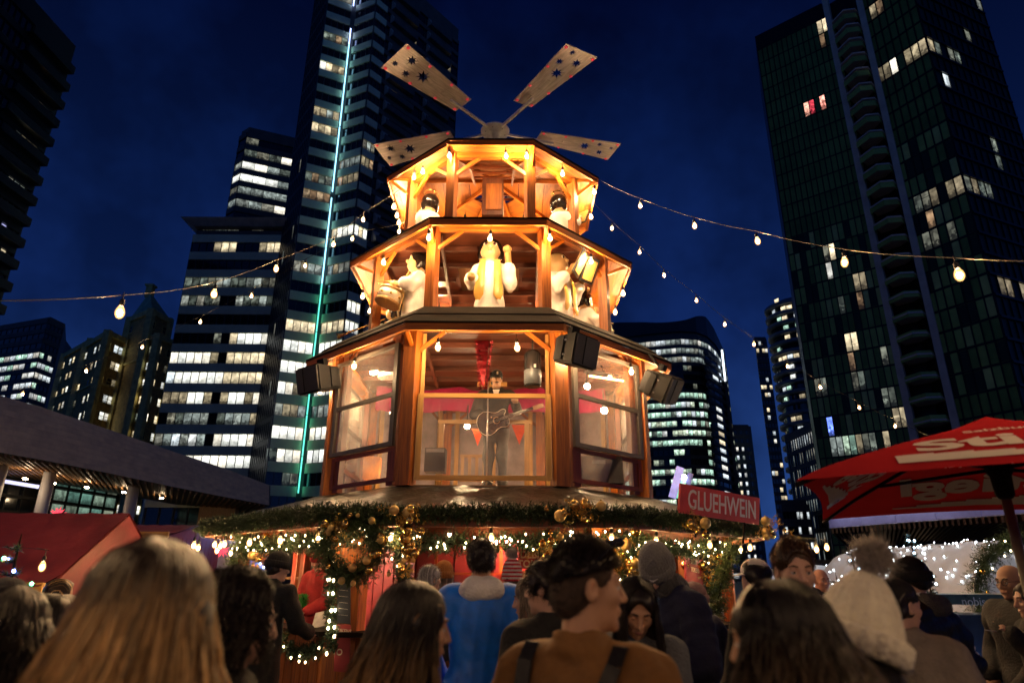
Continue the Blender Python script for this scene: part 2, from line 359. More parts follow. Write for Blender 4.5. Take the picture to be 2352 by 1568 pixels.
def hair_mat(name, root, tip, rough=0.35, t0=0.15, t1=0.6):
    """strand colour runs from root to tip along the attribute t, with per-strand streaks"""
    if name in MATS: return MATS[name]
    m = bpy.data.materials.new(name); MATS[name] = m
    n, b, L = nodes_of(m)
    at_ = n.nodes.new('ShaderNodeAttribute'); at_.attribute_name = 't'
    fr = n.nodes.new('ShaderNodeMath'); fr.operation = 'FRACT'; L(at_.outputs['Fac'], fr.inputs[0])
    fl = n.nodes.new('ShaderNodeMath'); fl.operation = 'FLOOR'; L(at_.outputs['Fac'], fl.inputs[0])
    mr = n.nodes.new('ShaderNodeMapRange'); mr.inputs[1].default_value = t0; mr.inputs[2].default_value = t1; L(fr.outputs[0], mr.inputs[0])
    wn = n.nodes.new('ShaderNodeTexWhiteNoise'); wn.noise_dimensions = '1D'; L(fl.outputs[0], wn.inputs['W'])
    mul_ = n.nodes.new('ShaderNodeMath'); mul_.operation = 'MULTIPLY'; L(mr.outputs[0], mul_.inputs[0])
    m3 = n.nodes.new('ShaderNodeMapRange'); m3.inputs[3].default_value = .35; m3.inputs[4].default_value = 1.15; L(wn.outputs[0], m3.inputs[0]); L(m3.outputs[0], mul_.inputs[1])
    mx = n.nodes.new('ShaderNodeMixRGB'); mx.use_clamp = True; L(mul_.outputs[0], mx.inputs[0]); mx.inputs[1].default_value = (*root, 1); mx.inputs[2].default_value = (*tip, 1)
    hv = n.nodes.new('ShaderNodeHueSaturation'); L(mx.outputs[0], hv.inputs['Color']); m4 = n.nodes.new('ShaderNodeMapRange'); m4.inputs[3].default_value = .55; m4.inputs[4].default_value = 1.35; L(wn.outputs[0], m4.inputs[0]); L(m4.outputs[0], hv.inputs['Value'])
    L(hv.outputs[0], b.inputs['Base Color']); b.inputs['Roughness'].default_value = rough
    b.inputs['Specular IOR Level'].default_value = 0.35
    return m

ORANGE = wood('stained_wood', (0.18, 0.040, 0.003), (0.48, 0.145, 0.009), 0.5)
REDWOOD = wood('red_stained_wood', (0.10, 0.020, 0.006), (0.23, 0.055, 0.014), 0.5)
PINE = wood('raw_pine', (0.36, 0.18, 0.045), (0.56, 0.33, 0.10), 0.5)
DARKWOOD = wood('weathered_dark_wood', (0.005, 0.003, 0.0015), (0.017, 0.010, 0.005), 0.75, 1.0, 0.12)
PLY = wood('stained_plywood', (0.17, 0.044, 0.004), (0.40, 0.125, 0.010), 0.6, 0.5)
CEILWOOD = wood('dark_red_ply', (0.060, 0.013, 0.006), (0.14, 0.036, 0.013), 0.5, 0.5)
PALEPLY = wood('pale_plywood', (0.38, 0.24, 0.13), (0.50, 0.34, 0.2), 0.55, 0.4)
BLACK = mat('black_plastic', (0.007, 0.007, 0.008), 0.7, bump=.15, bscale=200, spec=.12)
GRILL = mat('speaker_grille', (0.03, 0.03, 0.032), 0.5, bump=.6, bscale=300)
STEEL = mat('galvanised_steel', (0.55, 0.55, 0.57), 0.35, 0.9, .15)
CABLE = mat('black_cable', (0.015, 0.015, 0.015), 0.5)
GLASS = see_through('dusty_clear_panel', haze=0.05); GLASSF = see_through('foggy_clear_panel', haze=0.17)
WARMBULB = emit('warm_filament', (1.0, 0.66, 0.36), 1380)
FARBULB = emit('warm_filament_string', (1.0, 0.64, 0.32), 560)
MINI = emit('warm_mini_light', (1.0, 0.72, 0.40), 13)
GOLD = mat('gold_bauble', (0.72, 0.46, 0.12), 0.24, 1.0, .15)
SATIN = mat('matte_gold_bauble', (0.62, 0.44, 0.16), 0.5, 0.6, .2)
GLITTER = mat('gold_glitter', (0.75, 0.48, 0.1), 0.35, 0.9, .5, scale=120)
NEEDLE = mat('fir_needles', (0.030, 0.060, 0.018), 0.6, var=.6, scale=3.0, col2=(0.010, 0.022, 0.008))
NEEDLEB = mat('bright_fir', (0.055, 0.095, 0.022), 0.6, var=.6, scale=3.0, col2=(0.02, 0.04, 0.012))
ROBE = mat('cream_cloth', (0.84, 0.82, 0.78), 0.75, var=.08, bump=.25, bscale=9)
# ================================================================== ground
gm = mat('plaza_paving', (0.17, 0.165, 0.16), 0.55, var=.35, scale=1.2, bump=.35, bscale=30)
g = MB(); g.face([(-900, -200, 0), (900, -200, 0), (900, 1500, 0), (-900, 1500, 0)]); tag(g.build('ground', gm), kind='structure')
lm = mat('pale_paving_strip', (0.42, 0.41, 0.39), 0.6, var=.25, scale=3, bump=.3)
g = MB(); g.face([(2.4, 6.25, .004), (9, 5.75, .004), (9, 6.0, .004), (2.4, 6.5, .004)]); tag(g.build('paving_strip', lm), kind='structure')

# ================================================================== the city
SPAN = mat('blue_grey_spandrel', (0.90, 0.90, 0.55), 0.45, var=.12, scale=.3, spec=.3)
DGLASS = mat('dark_window_glass', (0.015, 0.02, 0.026), 0.08, var=.4, scale=.2, spec=.9)
TGLASS = [mat('teal_glass_%s' % k, c, 0.45, var=.3, scale=.15, spec=.25) for k, c in
          (('deep', (0.03, 0.055, 0.04)), ('mid', (0.42, 0.62, 0.16)), ('pale', (0.75, 0.95, 0.28)), ('dim', (0.22, 0.36, 0.09)))]
MULL = mat('window_mullion', (0.07, 0.08, 0.09), 0.4, .3)
DMULL = mat('dark_mullion', (0.012, 0.014, 0.015), 0.4, .3)
CONC = mat('grey_concrete', (0.55, 0.50, 0.42), 0.8, var=.25, scale=.6, bump=.2)
DCONC = mat('dark_concrete', (0.14, 0.13, 0.115), 0.7, var=.25, scale=.5)
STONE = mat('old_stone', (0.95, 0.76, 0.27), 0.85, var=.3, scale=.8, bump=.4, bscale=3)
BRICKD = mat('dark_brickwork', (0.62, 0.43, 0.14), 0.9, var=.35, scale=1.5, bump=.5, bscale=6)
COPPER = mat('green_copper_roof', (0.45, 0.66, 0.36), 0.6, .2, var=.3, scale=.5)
W_WHITE = lit_window('lit_white', (0.98, 1.0, 0.92), 0.575, .35)
W_WARM = lit_window('lit_warm', (1.0, 0.82, 0.52), 0.460, .5)
W_GREEN = lit_window('lit_green', (0.62, 1.0, 0.78), 0.52, .8)
W_GREY = lit_window('lit_grey', (0.75, 0.88, 0.82), 0.17, .75)
W_DIM = lit_window('lit_dim', (0.75, 0.9, 0.75), 0.09, .9)
W_DIMW = lit_window('lit_dim_warm', (1.0, 0.62, 0.34), 0.16, .8)
W_TAN = lit_window('lit_tan', (0.95, 0.78, 0.48), 0.175, .7)
W_COOL = lit_window('lit_cool', (0.85, 0.95, 1.0), 0.437, .6)
W_RED = lit_window('lit_red', (1.0, 0.08, 0.12), 0.8, .9, scale=(3, 3, 1))
W_BLUE = lit_window('lit_blue', (0.15, 0.25, 1.0), 0.8, .8)

def pane_mesh(name, w_, h_, m, n=1):
    mb = MB(); mb.face([(0, 0, 0), (w_, 0, 0), (w_, 0, h_), (0, 0, h_)], [(0, 0), (w_ / h_, 0), (w_ / h_, 1), (0, 1)])
    me = bpy.data.meshes.new(name); me.from_pydata(mb.v, [], mb.f)
    ul = me.uv_layers.new(name='UVMap'); ul.data.foreach_set('uv', [c for q in mb.uv for c in q]); me.materials.append(m)
    return me
def facade(root, p0, p1, z0, pitch, nf, nc, lit, win=0.56, span=SPAN, glass=DGLASS, mull=MULL, mw=0.12, proud=0.3, sill=0.0, names=('spandrel_band', 'window_band', 'window_pane', 'mullion'), pitch_offset=0.0, dark=None):
    p0 = Vector((p0[0], p0[1], 0)); p1 = Vector((p1[0], p1[1], 0)); d = p1 - p0; Lw = d.length; d.normalize()
    n = Vector((d.y, -d.x, 0))            # outward: the viewer stands on this side
    ang = math.atan2(d.y, d.x); wh = pitch * win; cw = Lw / nc
    M = Matrix.Translation(p0) @ Matrix.Rotation(ang, 4, 'Z')
    cache = {}
    def put(o, x, y, z): o.matrix_local = M @ Matrix.Translation((x, y, z))
    sb = MB(); sb.box((Lw / 2, -proud / 2 + .3, -(pitch - wh) / 2), (Lw, proud + .6, pitch - wh)); sm_ = sb.mesh(names[0], span)
    wb = pane_mesh(names[1], Lw, wh, glass)
    for k in range(nf):
        z = z0 + k * pitch
        o = link(names[0], sm_, root); put(o, 0, 0, z)
        o = link(names[1], wb, root); put(o, 0, 0, z)
        for c in range(nc):
            m = lit(k, c)
            if m is None and dark: m = dark(k, c)
            if m is None: continue
            key = m.name
            if key not in cache: cache[key] = pane_mesh(names[2], cw - mw * .5, wh - .1, m)
            o = link(names[2], cache[key], root); put(o, c * cw + mw * .25, -0.03, z + .05)
    o = link(names[0], sm_, root); put(o, 0, 0, z0 + nf * pitch)
    if mull:
        mb = MB(); mb.box((0, -.09, nf * pitch / 2), (mw, .16, nf * pitch)); mm = mb.mesh(names[3], mull)
        for c in range(nc + 1):
            o = link(names[3], mm, root); put(o, c * cw, 0, z0)
    return M
def rnd(*a):
    return random.Random(hash(tuple(int(x * 1000) for x in a))).random()

# ---- the big office tower with the line of light
T = thing('office_tower', 'tall glass office tower with a thin glowing cyan line down its notched corner', 'office tower', (-45, 125, 0))
def P(x, y): return (x + 45, y - 125)
pF = 3.98
zF = at(500, 1068, 120).z - 1.1
def kF(u, v, Y): return round((at(u, v, Y).z - 1.1 - zF) / pF)
F0 = {1068: {**{c: W_WHITE for c in range(3, 14)}}, 1016: {**{c: W_GREY for c in range(0, 6)}, 2: W_COOL, 4: W_COOL, **{c: W_WHITE for c in range(7, 14)}},
      966: {1: W_DIM, 2: W_DIM, 3: W_GREY, 4: W_GREY, 5: W_GREY, 7: W_DIM, 8: W_GREY, 9: W_GREY, 10: W_GREY, 11: W_TAN, 12: W_DIM},
      912: {**{c: W_TAN for c in range(0, 6)}, 3: W_WHITE, 4: W_WHITE, **{c: W_TAN for c in range(7, 14)}, 8: W_WHITE, 9: W_WHITE, 11: W_WHITE},
      860: {**{c: W_WHITE for c in range(0, 7)}, 0: W_COOL, **{c: W_WARM for c in range(7, 14)}}, 812: {**{c: W_WHITE for c in range(0, 6)}, 5: W_TAN, **{c: W_WARM for c in range(7, 14)}},
      765: {5: W_DIM, **{c: W_WHITE for c in range(7, 14)}, 7: W_WARM}, 720: {0: W_GREY, 1: W_DIM, 2: W_GREY, 3: W_DIM, 4: W_DIM, 7: W_GREY, 8: W_DIM, 9: W_DIM, 10: W_GREY, 11: W_DIM},
      672: {c: W_DIM for c in range(0, 14)}, 582: {3: W_TAN, 4: W_WARM, 5: W_WARM, 9: W_TAN, 10: W_WARM, 11: W_WARM, 12: W_WARM}}
F0k = {kF(500, v, 120): m for v, m in F0.items()}
F0k[kF(500, 672, 120)].update({4: W_GREY, 5: W_GREY, 8: W_GREY, 9: W_GREY, 12: W_GREY})
nb = max(2, int(zF // pF)); z00 = zF - nb * pF
NF0 = int((68.5 - z00) // pF)
facade(T, P(-66, 120), P(-44.3, 120), z00, pF, NF0, 14, lambda k, c: F0k.get(k - nb, {}).get(c))
A_rows = {1100: (None, None, W_DIM, W_DIM), 1047: (W_DIM, W_WHITE, W_WHITE, W_WHITE), 992: (W_WHITE,) * 4, 940: (W_GREY, W_TAN, W_TAN, W_GREY), 884: (W_WHITE, W_WHITE, W_TAN, W_TAN), 833: (W_WHITE,) * 4,
          782: (W_WHITE,) * 4, 735: (W_WARM,) * 4, 630: (W_GREY, W_TAN, W_GREY, W_GREY), 462: (W_DIMW,) * 4, 426: (W_DIM, W_DIMW, W_DIM, W_DIM), 298: (W_WARM, W_TAN, W_WARM, W_TAN), 267: (W_TAN, W_TAN, W_GREY, W_TAN),
          174: (W_WHITE, W_WARM, W_TAN, W_TAN), 90: (W_DIM, W_DIM, W_DIMW, W_DIM), 12: (W_GREY, W_TAN, W_GREY, W_GREY)}
def urow(v): return 690 + (1100 - v) * .08
Ak = {kF(urow(v), v, 113): m for v, m in A_rows.items()}
NT = int((134 - z00) // pF)
facade(T, P(-41.6, 112), P(-36.9, 114.3), z00, pF, NT, 4, lambda k, c: Ak.get(k - nb, (None,) * 4)[c])
facade(T, P(-47.5, 119.6), P(-41.6, 112), z00 + pF * 0, pF, NT, 9, lambda k, c: (W_GREY if rnd(k, c, 3) < .05 and k < 22 else None), win=.8, span=DCONC, proud=.1, mw=.35)
B_rows = {365: (W_GREY,) * 4, 397: (W_DIMW, W_TAN, W_TAN, W_TAN), 542: (W_WARM, W_WHITE, W_WHITE, W_WHITE), 637: (W_GREY, W_TAN, W_GREY, W_GREY), 735: (W_WARM,) * 4, 782: (W_WHITE,) * 4, 833: (W_WHITE,) * 4, 884: (W_WHITE,) * 4, 940: (W_GREY,) * 4, 992: (W_WHITE,) * 4, 1047: (W_WHITE,) * 4}
Bk = {kF(760 + (600 - v) * .09, v, 112.8): m for v, m in B_rows.items()}
facade(T, P(-35.7, 114.4), P(-30.9, 112.2), z00, pF, NT, 4, lambda k, c: Bk.get(k - nb, (None,) * 4)[c])
C_rows = {357: (W_GREY, W_GREY, W_DIM), 397: (W_TAN, W_TAN, W_DIMW), 550: (W_WHITE, W_WARM, W_WHITE), 643: (W_GREY, W_WHITE, W_WHITE), 740: (W_WHITE,) * 3, 690: (W_WHITE,) * 3}
Ck = {kF(830, v, 113.2): m for v, m in C_rows.items()}
facade(T, P(-30.85, 112.2), P(-28.9, 114.6), z00, pF, NT, 3, lambda k, c: Ck.get(k - nb, (None,) * 3)[c])
Drows = {}
facade(T, P(-28.9, 114.6), P(-14.3, 132.7), z00, pF, NT, 10, lambda k, c: (W_TAN if rnd(k, c, 9) < .035 else W_BLUE if rnd(k, c, 9) > .993 else None), win=.7, span=DCONC)
# balconies down the right face, each with its pale triangular wind screen
bmesh_b = MB(); dB = Vector((14.6, 18.1, 0)).normalized(); nB = Vector((dB.y, -dB.x, 0))
for k in range(8, NT):
    z = z00 + k * pF
    for s0, s1 in ((1.2, 8.5), (12.4, 19.5)):
        a = Vector((16.1, -10.4, z)) + dB * s0; b = Vector((16.1, -10.4, z)) + dB * s1
        mb = MB(); mb.hexa([a, a + nB * 1.5, b + nB * 1.5, b, a + Vector((0, 0, .25)), a + nB * 1.5 + Vector((0, 0, .25)), b + nB * 1.5 + Vector((0, 0, .25)), b + Vector((0, 0, .25))])
        mb.beam(a + nB * 1.5 + Vector((0, 0, .8)), b + nB * 1.5 + Vector((0, 0, .8)), .06, 1.1)
        mb.build('balcony', DCONC, T)
        mb = MB(); q = [a + Vector((0, 0, .3)), a + nB * 1.5 + Vector((0, 0, .3)), a + dB * 2.2 + Vector((0, 0, 3.4)), a + Vector((0, 0, 3.4))]
        mb.face(q); mb.face([p + dB * .06 for p in reversed(q)]); mb.build('wind_screen', CONC, T)
mb = MB()
for x0, y0, z0, z1 in ((-36.3, 114.5, 6, 0),): pass
NEON = emit('cyan_light_line', (0.30, 0.74, 1.0), 1.1, False); NEONG = emit('green_light_line', (0.12, 0.90, 0.66), 0.6, False); NEONB = emit('blue_light_line', (0.38, 0.52, 1.0), 1.6, False)
zt = lambda v, u: at(u, v, 114.0).z
segs = [(1138, 1055, NEONG), (1053, 960, NEONG), (958, 860, NEONG), (858, 770, NEONG), (768, 660, NEONG), (658, 560, NEON), (558, 462, NEON), (448, 300, NEON), (297, 112, NEON), (110, 74, NEONB), (22, -60, NEONB)]
for v0, v1, m in segs:
    mb = MB(); mb.box((-36.3 + 45, 113.55 - 125, (zt(v0, 692 + (1138 - v0) * .1) + zt(v1, 692 + (1138 - v1) * .1)) / 2), (.17, .2, zt(v1, 692 + (1138 - v1) * .1) - zt(v0, 692 + (1138 - v0) * .1)))
    mb.build('light_line', m, T)
mb = MB(); mb.prism([P(-36.9, 114.3), P(-35.7, 114.4), P(-35.5, 118), P(-37.5, 118)], 0, 134); mb.build('corner_recess', DCONC, T)
mb = MB(); mb.prism([P(-47.4, 119.8), P(-41.5, 112.6), P(-36.8, 115), P(-35.6, 115), P(-30.9, 112.8), P(-28.8, 115.2), P(-14.4, 133), P(-30, 150), P(-50, 140)], 0, 135.5); mb.build('tower_core', DCONC, T)
mb = MB(); mb.prism([P(-65.9, 120.6), P(-44.2, 120.6), P(-44.2, 146), P(-65.9, 146)], 0, z00 + NF0 * pF + 1.4); mb.build('podium_core', DCONC, T)
zr = z00 + NF0 * pF + 1.3
facade(T, P(-65, 121.2), P(-44.3, 121.2), zr + .3, 2.2, 1, 8, lambda k, c: (W_DIM, W_GREY, W_GREY, None, W_GREY, None, None, W_DIM)[c], win=.6, span=DCONC)
mb = MB(); zc = 70.4
mb.hexa([P(-66.2, 119.5) + (zc - 1,), P(-44.6, 119.5) + (zc - 1,), P(-44.6, 124) + (zc - 1,), P(-66.2, 124) + (zc - 1,), P(-68.4, 118) + (zc + .3,), P(-44.6, 118) + (zc + .3,), P(-44.6, 125) + (zc + .3,), P(-68.4, 125) + (zc + .3,)])
mb.build('flared_cornice', CONC, T)
# narrow return between the podium and the tower corner
facade(T, P(-44.25, 120), P(-41.7, 112.2), z00, pF, NF0, 2, lambda k, c: (W_TAN if (k - nb) in F0k and rnd(k, c, 2) < .6 else None))

# ---- dark office block behind the podium roof
T = thing('dark_office_block', 'dark round-cornered office block with bright rows, showing above the podium roof', 'office block', (-60, 160, 0))
zb = at(600, 505, 165).z
rowsD = {0: 'GGgGGTTTg', 1: 'ddDDgDDTT', 2: 'WWWWWgWWW', 3: 'dgTWgddTT', 4: 'd.dddTWWW', 5: '..d......'}
mpD = {'W': W_WHITE, 'G': W_GREY, 'g': W_GREY, 'T': W_WHITE, 'd': W_DIM, 'D': W_GREY, '.': None}
pts = [(-81.5, 165), (-80.5, 161.2), (-77.5, 159), (-55.5, 168)]
for i, (a, b, c0, nc) in enumerate(((pts[0], pts[1], 0, 1), (pts[1], pts[2], 1, 1), (pts[2], pts[3], 2, 7))):
    facade(T, (a[0] + 60, a[1] - 160), (b[0] + 60, b[1] - 160), zb - 5 * 4.1, 4.1, 11, nc, lambda k, c, c0=c0: mpD.get(rowsD.get(k - 5, '.........')[c0 + c]), win=.58, span=DCONC)
mb = MB(); mb.prism([(p[0] + 60, p[1] - 160 + .5) for p in pts] + [(8, 40), (-20, 40)], 0, zb + 4.1 * 6 + 2.2); mb.build('block_core', DCONC, T)

# ---- old stone tower with the copper pyramid
T = thing('stone_tower', 'old stone skyscraper with stepped shoulders and a green copper pyramid roof', 'skyscraper', (-90, 150, 0))
TL = Vector((-90, 150, 0))
def wp(u, v, Y): p = at(u, v, Y); return p
winm = {}
def stone_window(p, d, n_, w_, h_, m):
    key = (m.name if m else 'x', round(w_, 2), round(h_, 2))
    if key not in winm:
        fr = MB(); fr.box((0, 0, 0), (w_ + .3, .12, .12)); fr.box((0, 0, h_ / 2), (w_ + .3, .14, .14)); fr.box((0, -.05, -h_ / 2 - .1), (w_ + .5, .3, .2))
        for s in (-1, 1): fr.box((s * (w_ / 2 + .08), 0, 0), (.14, .12, h_))
        winm[key] = (fr.mesh('window_frame', STONE), pane_mesh('window_glass', w_, h_, m or DGLASS))
    fm, pm = winm[key]; ang = math.atan2(d.y, d.x)
    o = link('window', fm, T); o.matrix_local = Matrix.Translation(p) @ Matrix.Rotation(ang, 4, 'Z')
    q = link('glass', pm, o); q.location = (-w_ / 2, -.01, -h_ / 2)
def stone_block(p0, p1, p2, z1, z0=0, rows=10, colsL=6, colsR=3, seed=1, plit=.55, pitch=4.2, wl=1.35):
    """corner at p1; left face p0-p1, right face p1-p2"""
    p0, p1, p2 = [Vector((p[0], p[1], 0)) - TL for p in (p0, p1, p2)]
    for q in (p0, p1, p2): q.z = 0
    p3 = p0 + p2 - p1
    mb = MB(); mb.prism([p0, p1, p2, p3], z0, z1); mb.build('brick_mass', BRICKD, T)
    for (a, b, nc) in ((p0, p1, colsL), (p1, p2, colsR)):
        d = (b - a); Lw = d.length; d.normalize(); n_ = Vector((d.y, -d.x, 0))
        mb = MB(); h = Vector((0, 0, z1 - .6)); mb.beam(a + n_ * .2 + h, b + n_ * .2 + h, .7, 1.3); h2 = Vector((0, 0, z1 - 13)); mb.beam(a + n_ * .1 + h2, b + n_ * .1 + h2, .5, .5)
        mb.build('stone_cornice', STONE, T)
        for r in range(rows):
            for c in range(nc):
                t = (c + .5 + (.16 if c % 2 else -.16)) / nc
                x = rnd(seed, r, c, nc)
                m = None
                if x < plit: m = (W_WHITE, W_WHITE, W_TAN, W_WARM, W_COOL)[int(x / plit * 4.99)]
                elif x < plit + .2: m = W_DIM
                stone_window(a + d * (Lw * t) + n_ * .08 + Vector((0, 0, z1 - 3.6 - r * pitch)), d, n_, wl, 1.9, m)
    for q in (p0, p1, p2):
        mb = MB(); mb.box(q + Vector((0, 0, (z1 + z0) / 2)), (1.5, 1.5, z1 - z0 + .3)); mb.build('stone_pier', STONE, T)
def cg(u, v): return ((120 + u / 3.732) * .9408, (680 + v / 3.732) * .9408)
def plan(u, v, Y): p = at(*cg(u, v), Y); return (p.x, p.y)
c1 = plan(480, 800, 150); c2 = plan(930, 900, 150)
stone_block(plan(95, 960, 176), plan(330, 850, 163), plan(420, 850, 165), at(*cg(290, 620), 165).z, rows=9, colsL=5, colsR=1, seed=5, plit=.8)
stone_block(plan(300, 850, 160), c1, plan(655, 850, 156), at(*cg(510, 520), 150).z, rows=12, colsL=3, colsR=3, seed=2, plit=.75)
stone_block(plan(640, 900, 158), c2, plan(1085, 900, 155), at(*cg(985, 545), 150).z, rows=12, colsL=5, colsR=2, seed=3, plit=.62)
tA, tB, tC = plan(690, 640, 157), plan(872, 640, 151), plan(1055, 640, 157.5)
zt1 = at(*cg(880, 320), 151).z
stone_block(tA, tB, tC, zt1, rows=2, colsL=2, colsR=2, seed=4, plit=.25, pitch=6)
ap = at(*cg(905, 150), 157); cen = Vector((ap.x, 157.5, 0)) - TL; cen.z = 0
mb = MB(); q = [Vector((*p, 0)) - TL for p in (tA, tB, tC)]; q.append(q[0] + q[2] - q[1])
base = [Vector((p.x, p.y, zt1)) for p in q]; apx = Vector((cen.x, cen.y, ap.z))
for i in range(4):
    a, b = base[i], base[(i + 1) % 4]; a2 = a.lerp(apx, .9); b2 = b.lerp(apx, .9); mb.face([a, b, b2, a2])
mb.build('pyramid_roof', COPPER, T)
mb = MB(); mb.box(apx + Vector((0, 0, -.2)), (1.6, 1.6, 3.2)); mb.box(apx + Vector((0, 0, 1.6)), (2.2, 2.2, .5)); mb.build('roof_lantern', STONE, T)

# ---- far left: round office block with lit rows, and the near dark slab at the frame edge
T = thing('round_office_block', 'dark rounded office block far left with cool white rows, behind the canopy', 'office block', (-190, 230, 0))
poly = []
a0 = at(-70, 950, 225); a1 = at(60, 950, 215); a2 = at(100, 950, 222); a3 = at(112, 950, 240)
zz = at(50, 950, 218).z
seq = [a0, a1, a2, a3]
for i in range(3):
    a, b = seq[i], seq[i + 1]
    facade(T, (a.x + 190, a.y - 230), (b.x + 190, b.y - 230), zz - 8, 3.6, 11, (10, 4, 3)[i], lambda k, c, i=i: (None if k > 7 else (W_COOL if rnd(k, c, i, 1) < .45 else W_GREEN if rnd(k, c, i, 1) < .7 else None)), win=.55, span=DCONC)
mb = MB(); mb.prism([(p.x + 190, p.y - 230 + .6) for p in seq] + [(0, 50), (-60, 40)], 0, zz - 8 + 3.6 * 11 + 1); mb.build('block_core', DCONC, T)

T = thing('dark_apartment_tower', 'nearly black apartment tower cut by the left frame edge with a few lit rooms', 'apartment tower', (-60, 70, 0))
e1 = at(95, 350, 78); e0 = at(-300, 350, 58); zE = at(146, 125, 78).z
lt = {}
for (u, v, m) in ((90, 190, W_DIMW), (85, 240, W_TAN), (105, 250, W_DIM), (45, 312, W_GREY), (35, 350, W_WARM), (55, 357, W_TAN), (75, 365, W_TAN), (15, 422, W_GREY), (30, 430, W_GREY), (50, 440, W_DIM), (12, 450, W_GREY), (30, 455, W_GREY), (8, 590, W_WARM), (8, 530, W_BLUE)):
    f = None
    for it in range(60):
        t = it / 59; Y = e0.y + (e1.y - e0.y) * t; p = at(u, v, Y); X = e0.x + (e1.x - e0.x) * t
        if f is None or abs(p.x - X) < f[0]: f = (abs(p.x - X), t, p.z)
    lt[(int((f[2] - 4) / 3.2), min(19, int(f[1] * 20)))] = m
facade(T, (e0.x + 60, e0.y - 70), (e1.x + 60, e1.y - 70), 4, 3.2, int((zE - 4) / 3.2), 20, lambda k, c: lt.get((k, c)), win=.68, span=DMULL, mull=DMULL)
dE = Vector((e1.x - e0.x, e1.y - e0.y, 0)).normalized(); nE = Vector((dE.y, -dE.x, 0))
for k in range(3, int((zE - 4) / 3.2)):
    for s in (.60, .80):
        a = Vector((e0.x + 60, e0.y - 70, 4 + 3.2 * k)) + dE * (s * (Vector((e1.x, e1.y)) - Vector((e0.x, e0.y))).length)
        mb = MB(); mb.beam(a + nE * .7, a + nE * .7 + dE * 4, 1.4, .25); mb.beam(a + nE * 1.4 + Vector((0, 0, .6)), a + nE * 1.4 + dE * 4 + Vector((0, 0, .6)), .05, 1.0); mb.build('balcony', DMULL, T)
mb = MB(); mb.prism([(e0.x + 60, e0.y - 69.5), (e1.x + 60, e1.y - 69.5), (e1.x * 1.25 + 56, e1.y * 1.25 - 70), (e0.x * 1.25 + 50, e0.y * 1.25 - 70)], 0, zE + 1); mb.build('tower_core', DMULL, T)

# ---- right: dark glass residential tower
T = thing('dark_glass_tower', 'huge dark glass apartment tower at right with a stack of pale balconies between two columns', 'apartment tower', (60, 95, 0))
def Q(x, y): return (x - 60, y - 95)
pR = 3.15; zR0 = 3.0; NR = int((100.4 - zR0) / pR)
LR = {}
def litR(face, a, b, nf, nc):
    def add(u, v, m, w_=1):
        best = None
        for it in range(200):
            t = (it + .5) / 200; X = a[0] + (b[0] - a[0]) * t; Y = a[1] + (b[1] - a[1]) * t; p = at(u, v, Y)
            if best is None or abs(p.x - X) < best[0]: best = (abs(p.x - X), t, p.z)
        k = int((best[2] - zR0) / pR); c = int(best[1] * nc)
        for j in range(w_): LR[(face, k, c + j)] = m
    return add
rA, rB, rC, rD, rE = (47.2, 100), (56.8, 91.7), (60.6, 87.5), (64.6, 80.3), (82, 87.9)
addL = litR('L', rA, rB, NR, 14)
def cr3(x, y): return ((1800 + x / 2.613) * .9408, y / 2.613 * .9408)
def cr5(x, y): return ((1900 + x / 3.137) * .9408, (600 + y / 3.137) * .9408)
for (x, y, m, w_) in ((530, 40, W_TAN, 1), (520, 150, W_WARM, 2), (540, 240, W_DIMW, 1), (430, 680, W_RED, 1), (480, 665, W_RED, 1), (550, 650, W_RED, 1)): addL(*cr3(x, y), m, w_)
for (x, y, m, w_) in ((430, 25, W_WARM, 1), (380, 40, W_DIM, 1), (390, 215, W_COOL, 1), (575, 200, W_TAN, 2), (610, 330, W_DIMW, 1), (545, 660, W_WARM, 2), (560, 790, W_DIMW, 1), (950, 1340, W_TAN, 2), (420, 1420, W_BLUE, 1), (420, 1500, W_GREY, 2), (560, 1450, W_TAN, 2), (680, 1450, W_GREEN, 2), (820, 1430, W_TAN, 1), (560, 1530, W_GREEN, 2), (700, 1530, W_DIM, 2), (800, 830, W_DIM, 1), (300, 1000, W_DIM, 2), (620, 1030, W_DIM, 2), (850, 1040, W_DIM, 1)): addL(*cr5(x, y), m, w_)  # lowest ones are reflections of lit windows, put in as glowing panes
def drk(k, c):
    x = rnd(k, c, 77)
    if rnd(c, k, 41) < .03: return W_DIM  # scattered glowing panes stand in for faint reflections of lit windows
    return TGLASS[0] if x < .28 else TGLASS[1] if x < .62 else TGLASS[3] if x < .85 else TGLASS[2]
nm = ('floor_band', 'window_band', 'window_pane', 'mullion')
facade(T, Q(*rA), Q(*rB), zR0, pR, NR, 14, lambda k, c: LR.get(('L', k, c)), win=.93, span=DMULL, glass=TGLASS[3], mull=DMULL, mw=.13, proud=.05, names=nm, dark=lambda k, c: drk(k, c) if 5 < k < 17 else None)
addM = litR('M', rC, rD, NR, 7)
for c in range(1, 6): LR[('M', 0, 0)] = None
for (x, y, m) in ((905, 430, W_TAN), (950, 400, W_TAN), (1000, 380, W_WHITE), (1050, 330, W_TAN), (1100, 290, W_TAN), (1150, 250, W_TAN), (1150, 1290, W_DIM), (1210, 1260, W_DIM), (1270, 1220, W_TAN), (1330, 1200, W_TAN), (1390, 1170, W_TAN), (1200, 1500, W_DIM), (1270, 1490, W_DIM), (1340, 1450, W_DIM), (1220, 1390, W_DIMW), (840, 20, W_TAN), (900, 0, W_DIMW)): addM(*cr3(x, y), m)
facade(T, Q(*rC), Q(*rD), zR0, pR, NR, 7, lambda k, c: LR.get(('M', k, c)), win=.90, span=DMULL, glass=TGLASS[3], mull=DMULL, mw=.16, proud=.08, names=nm, dark=lambda k, c: drk(k, c + 40) if 6 < k < 20 else None)
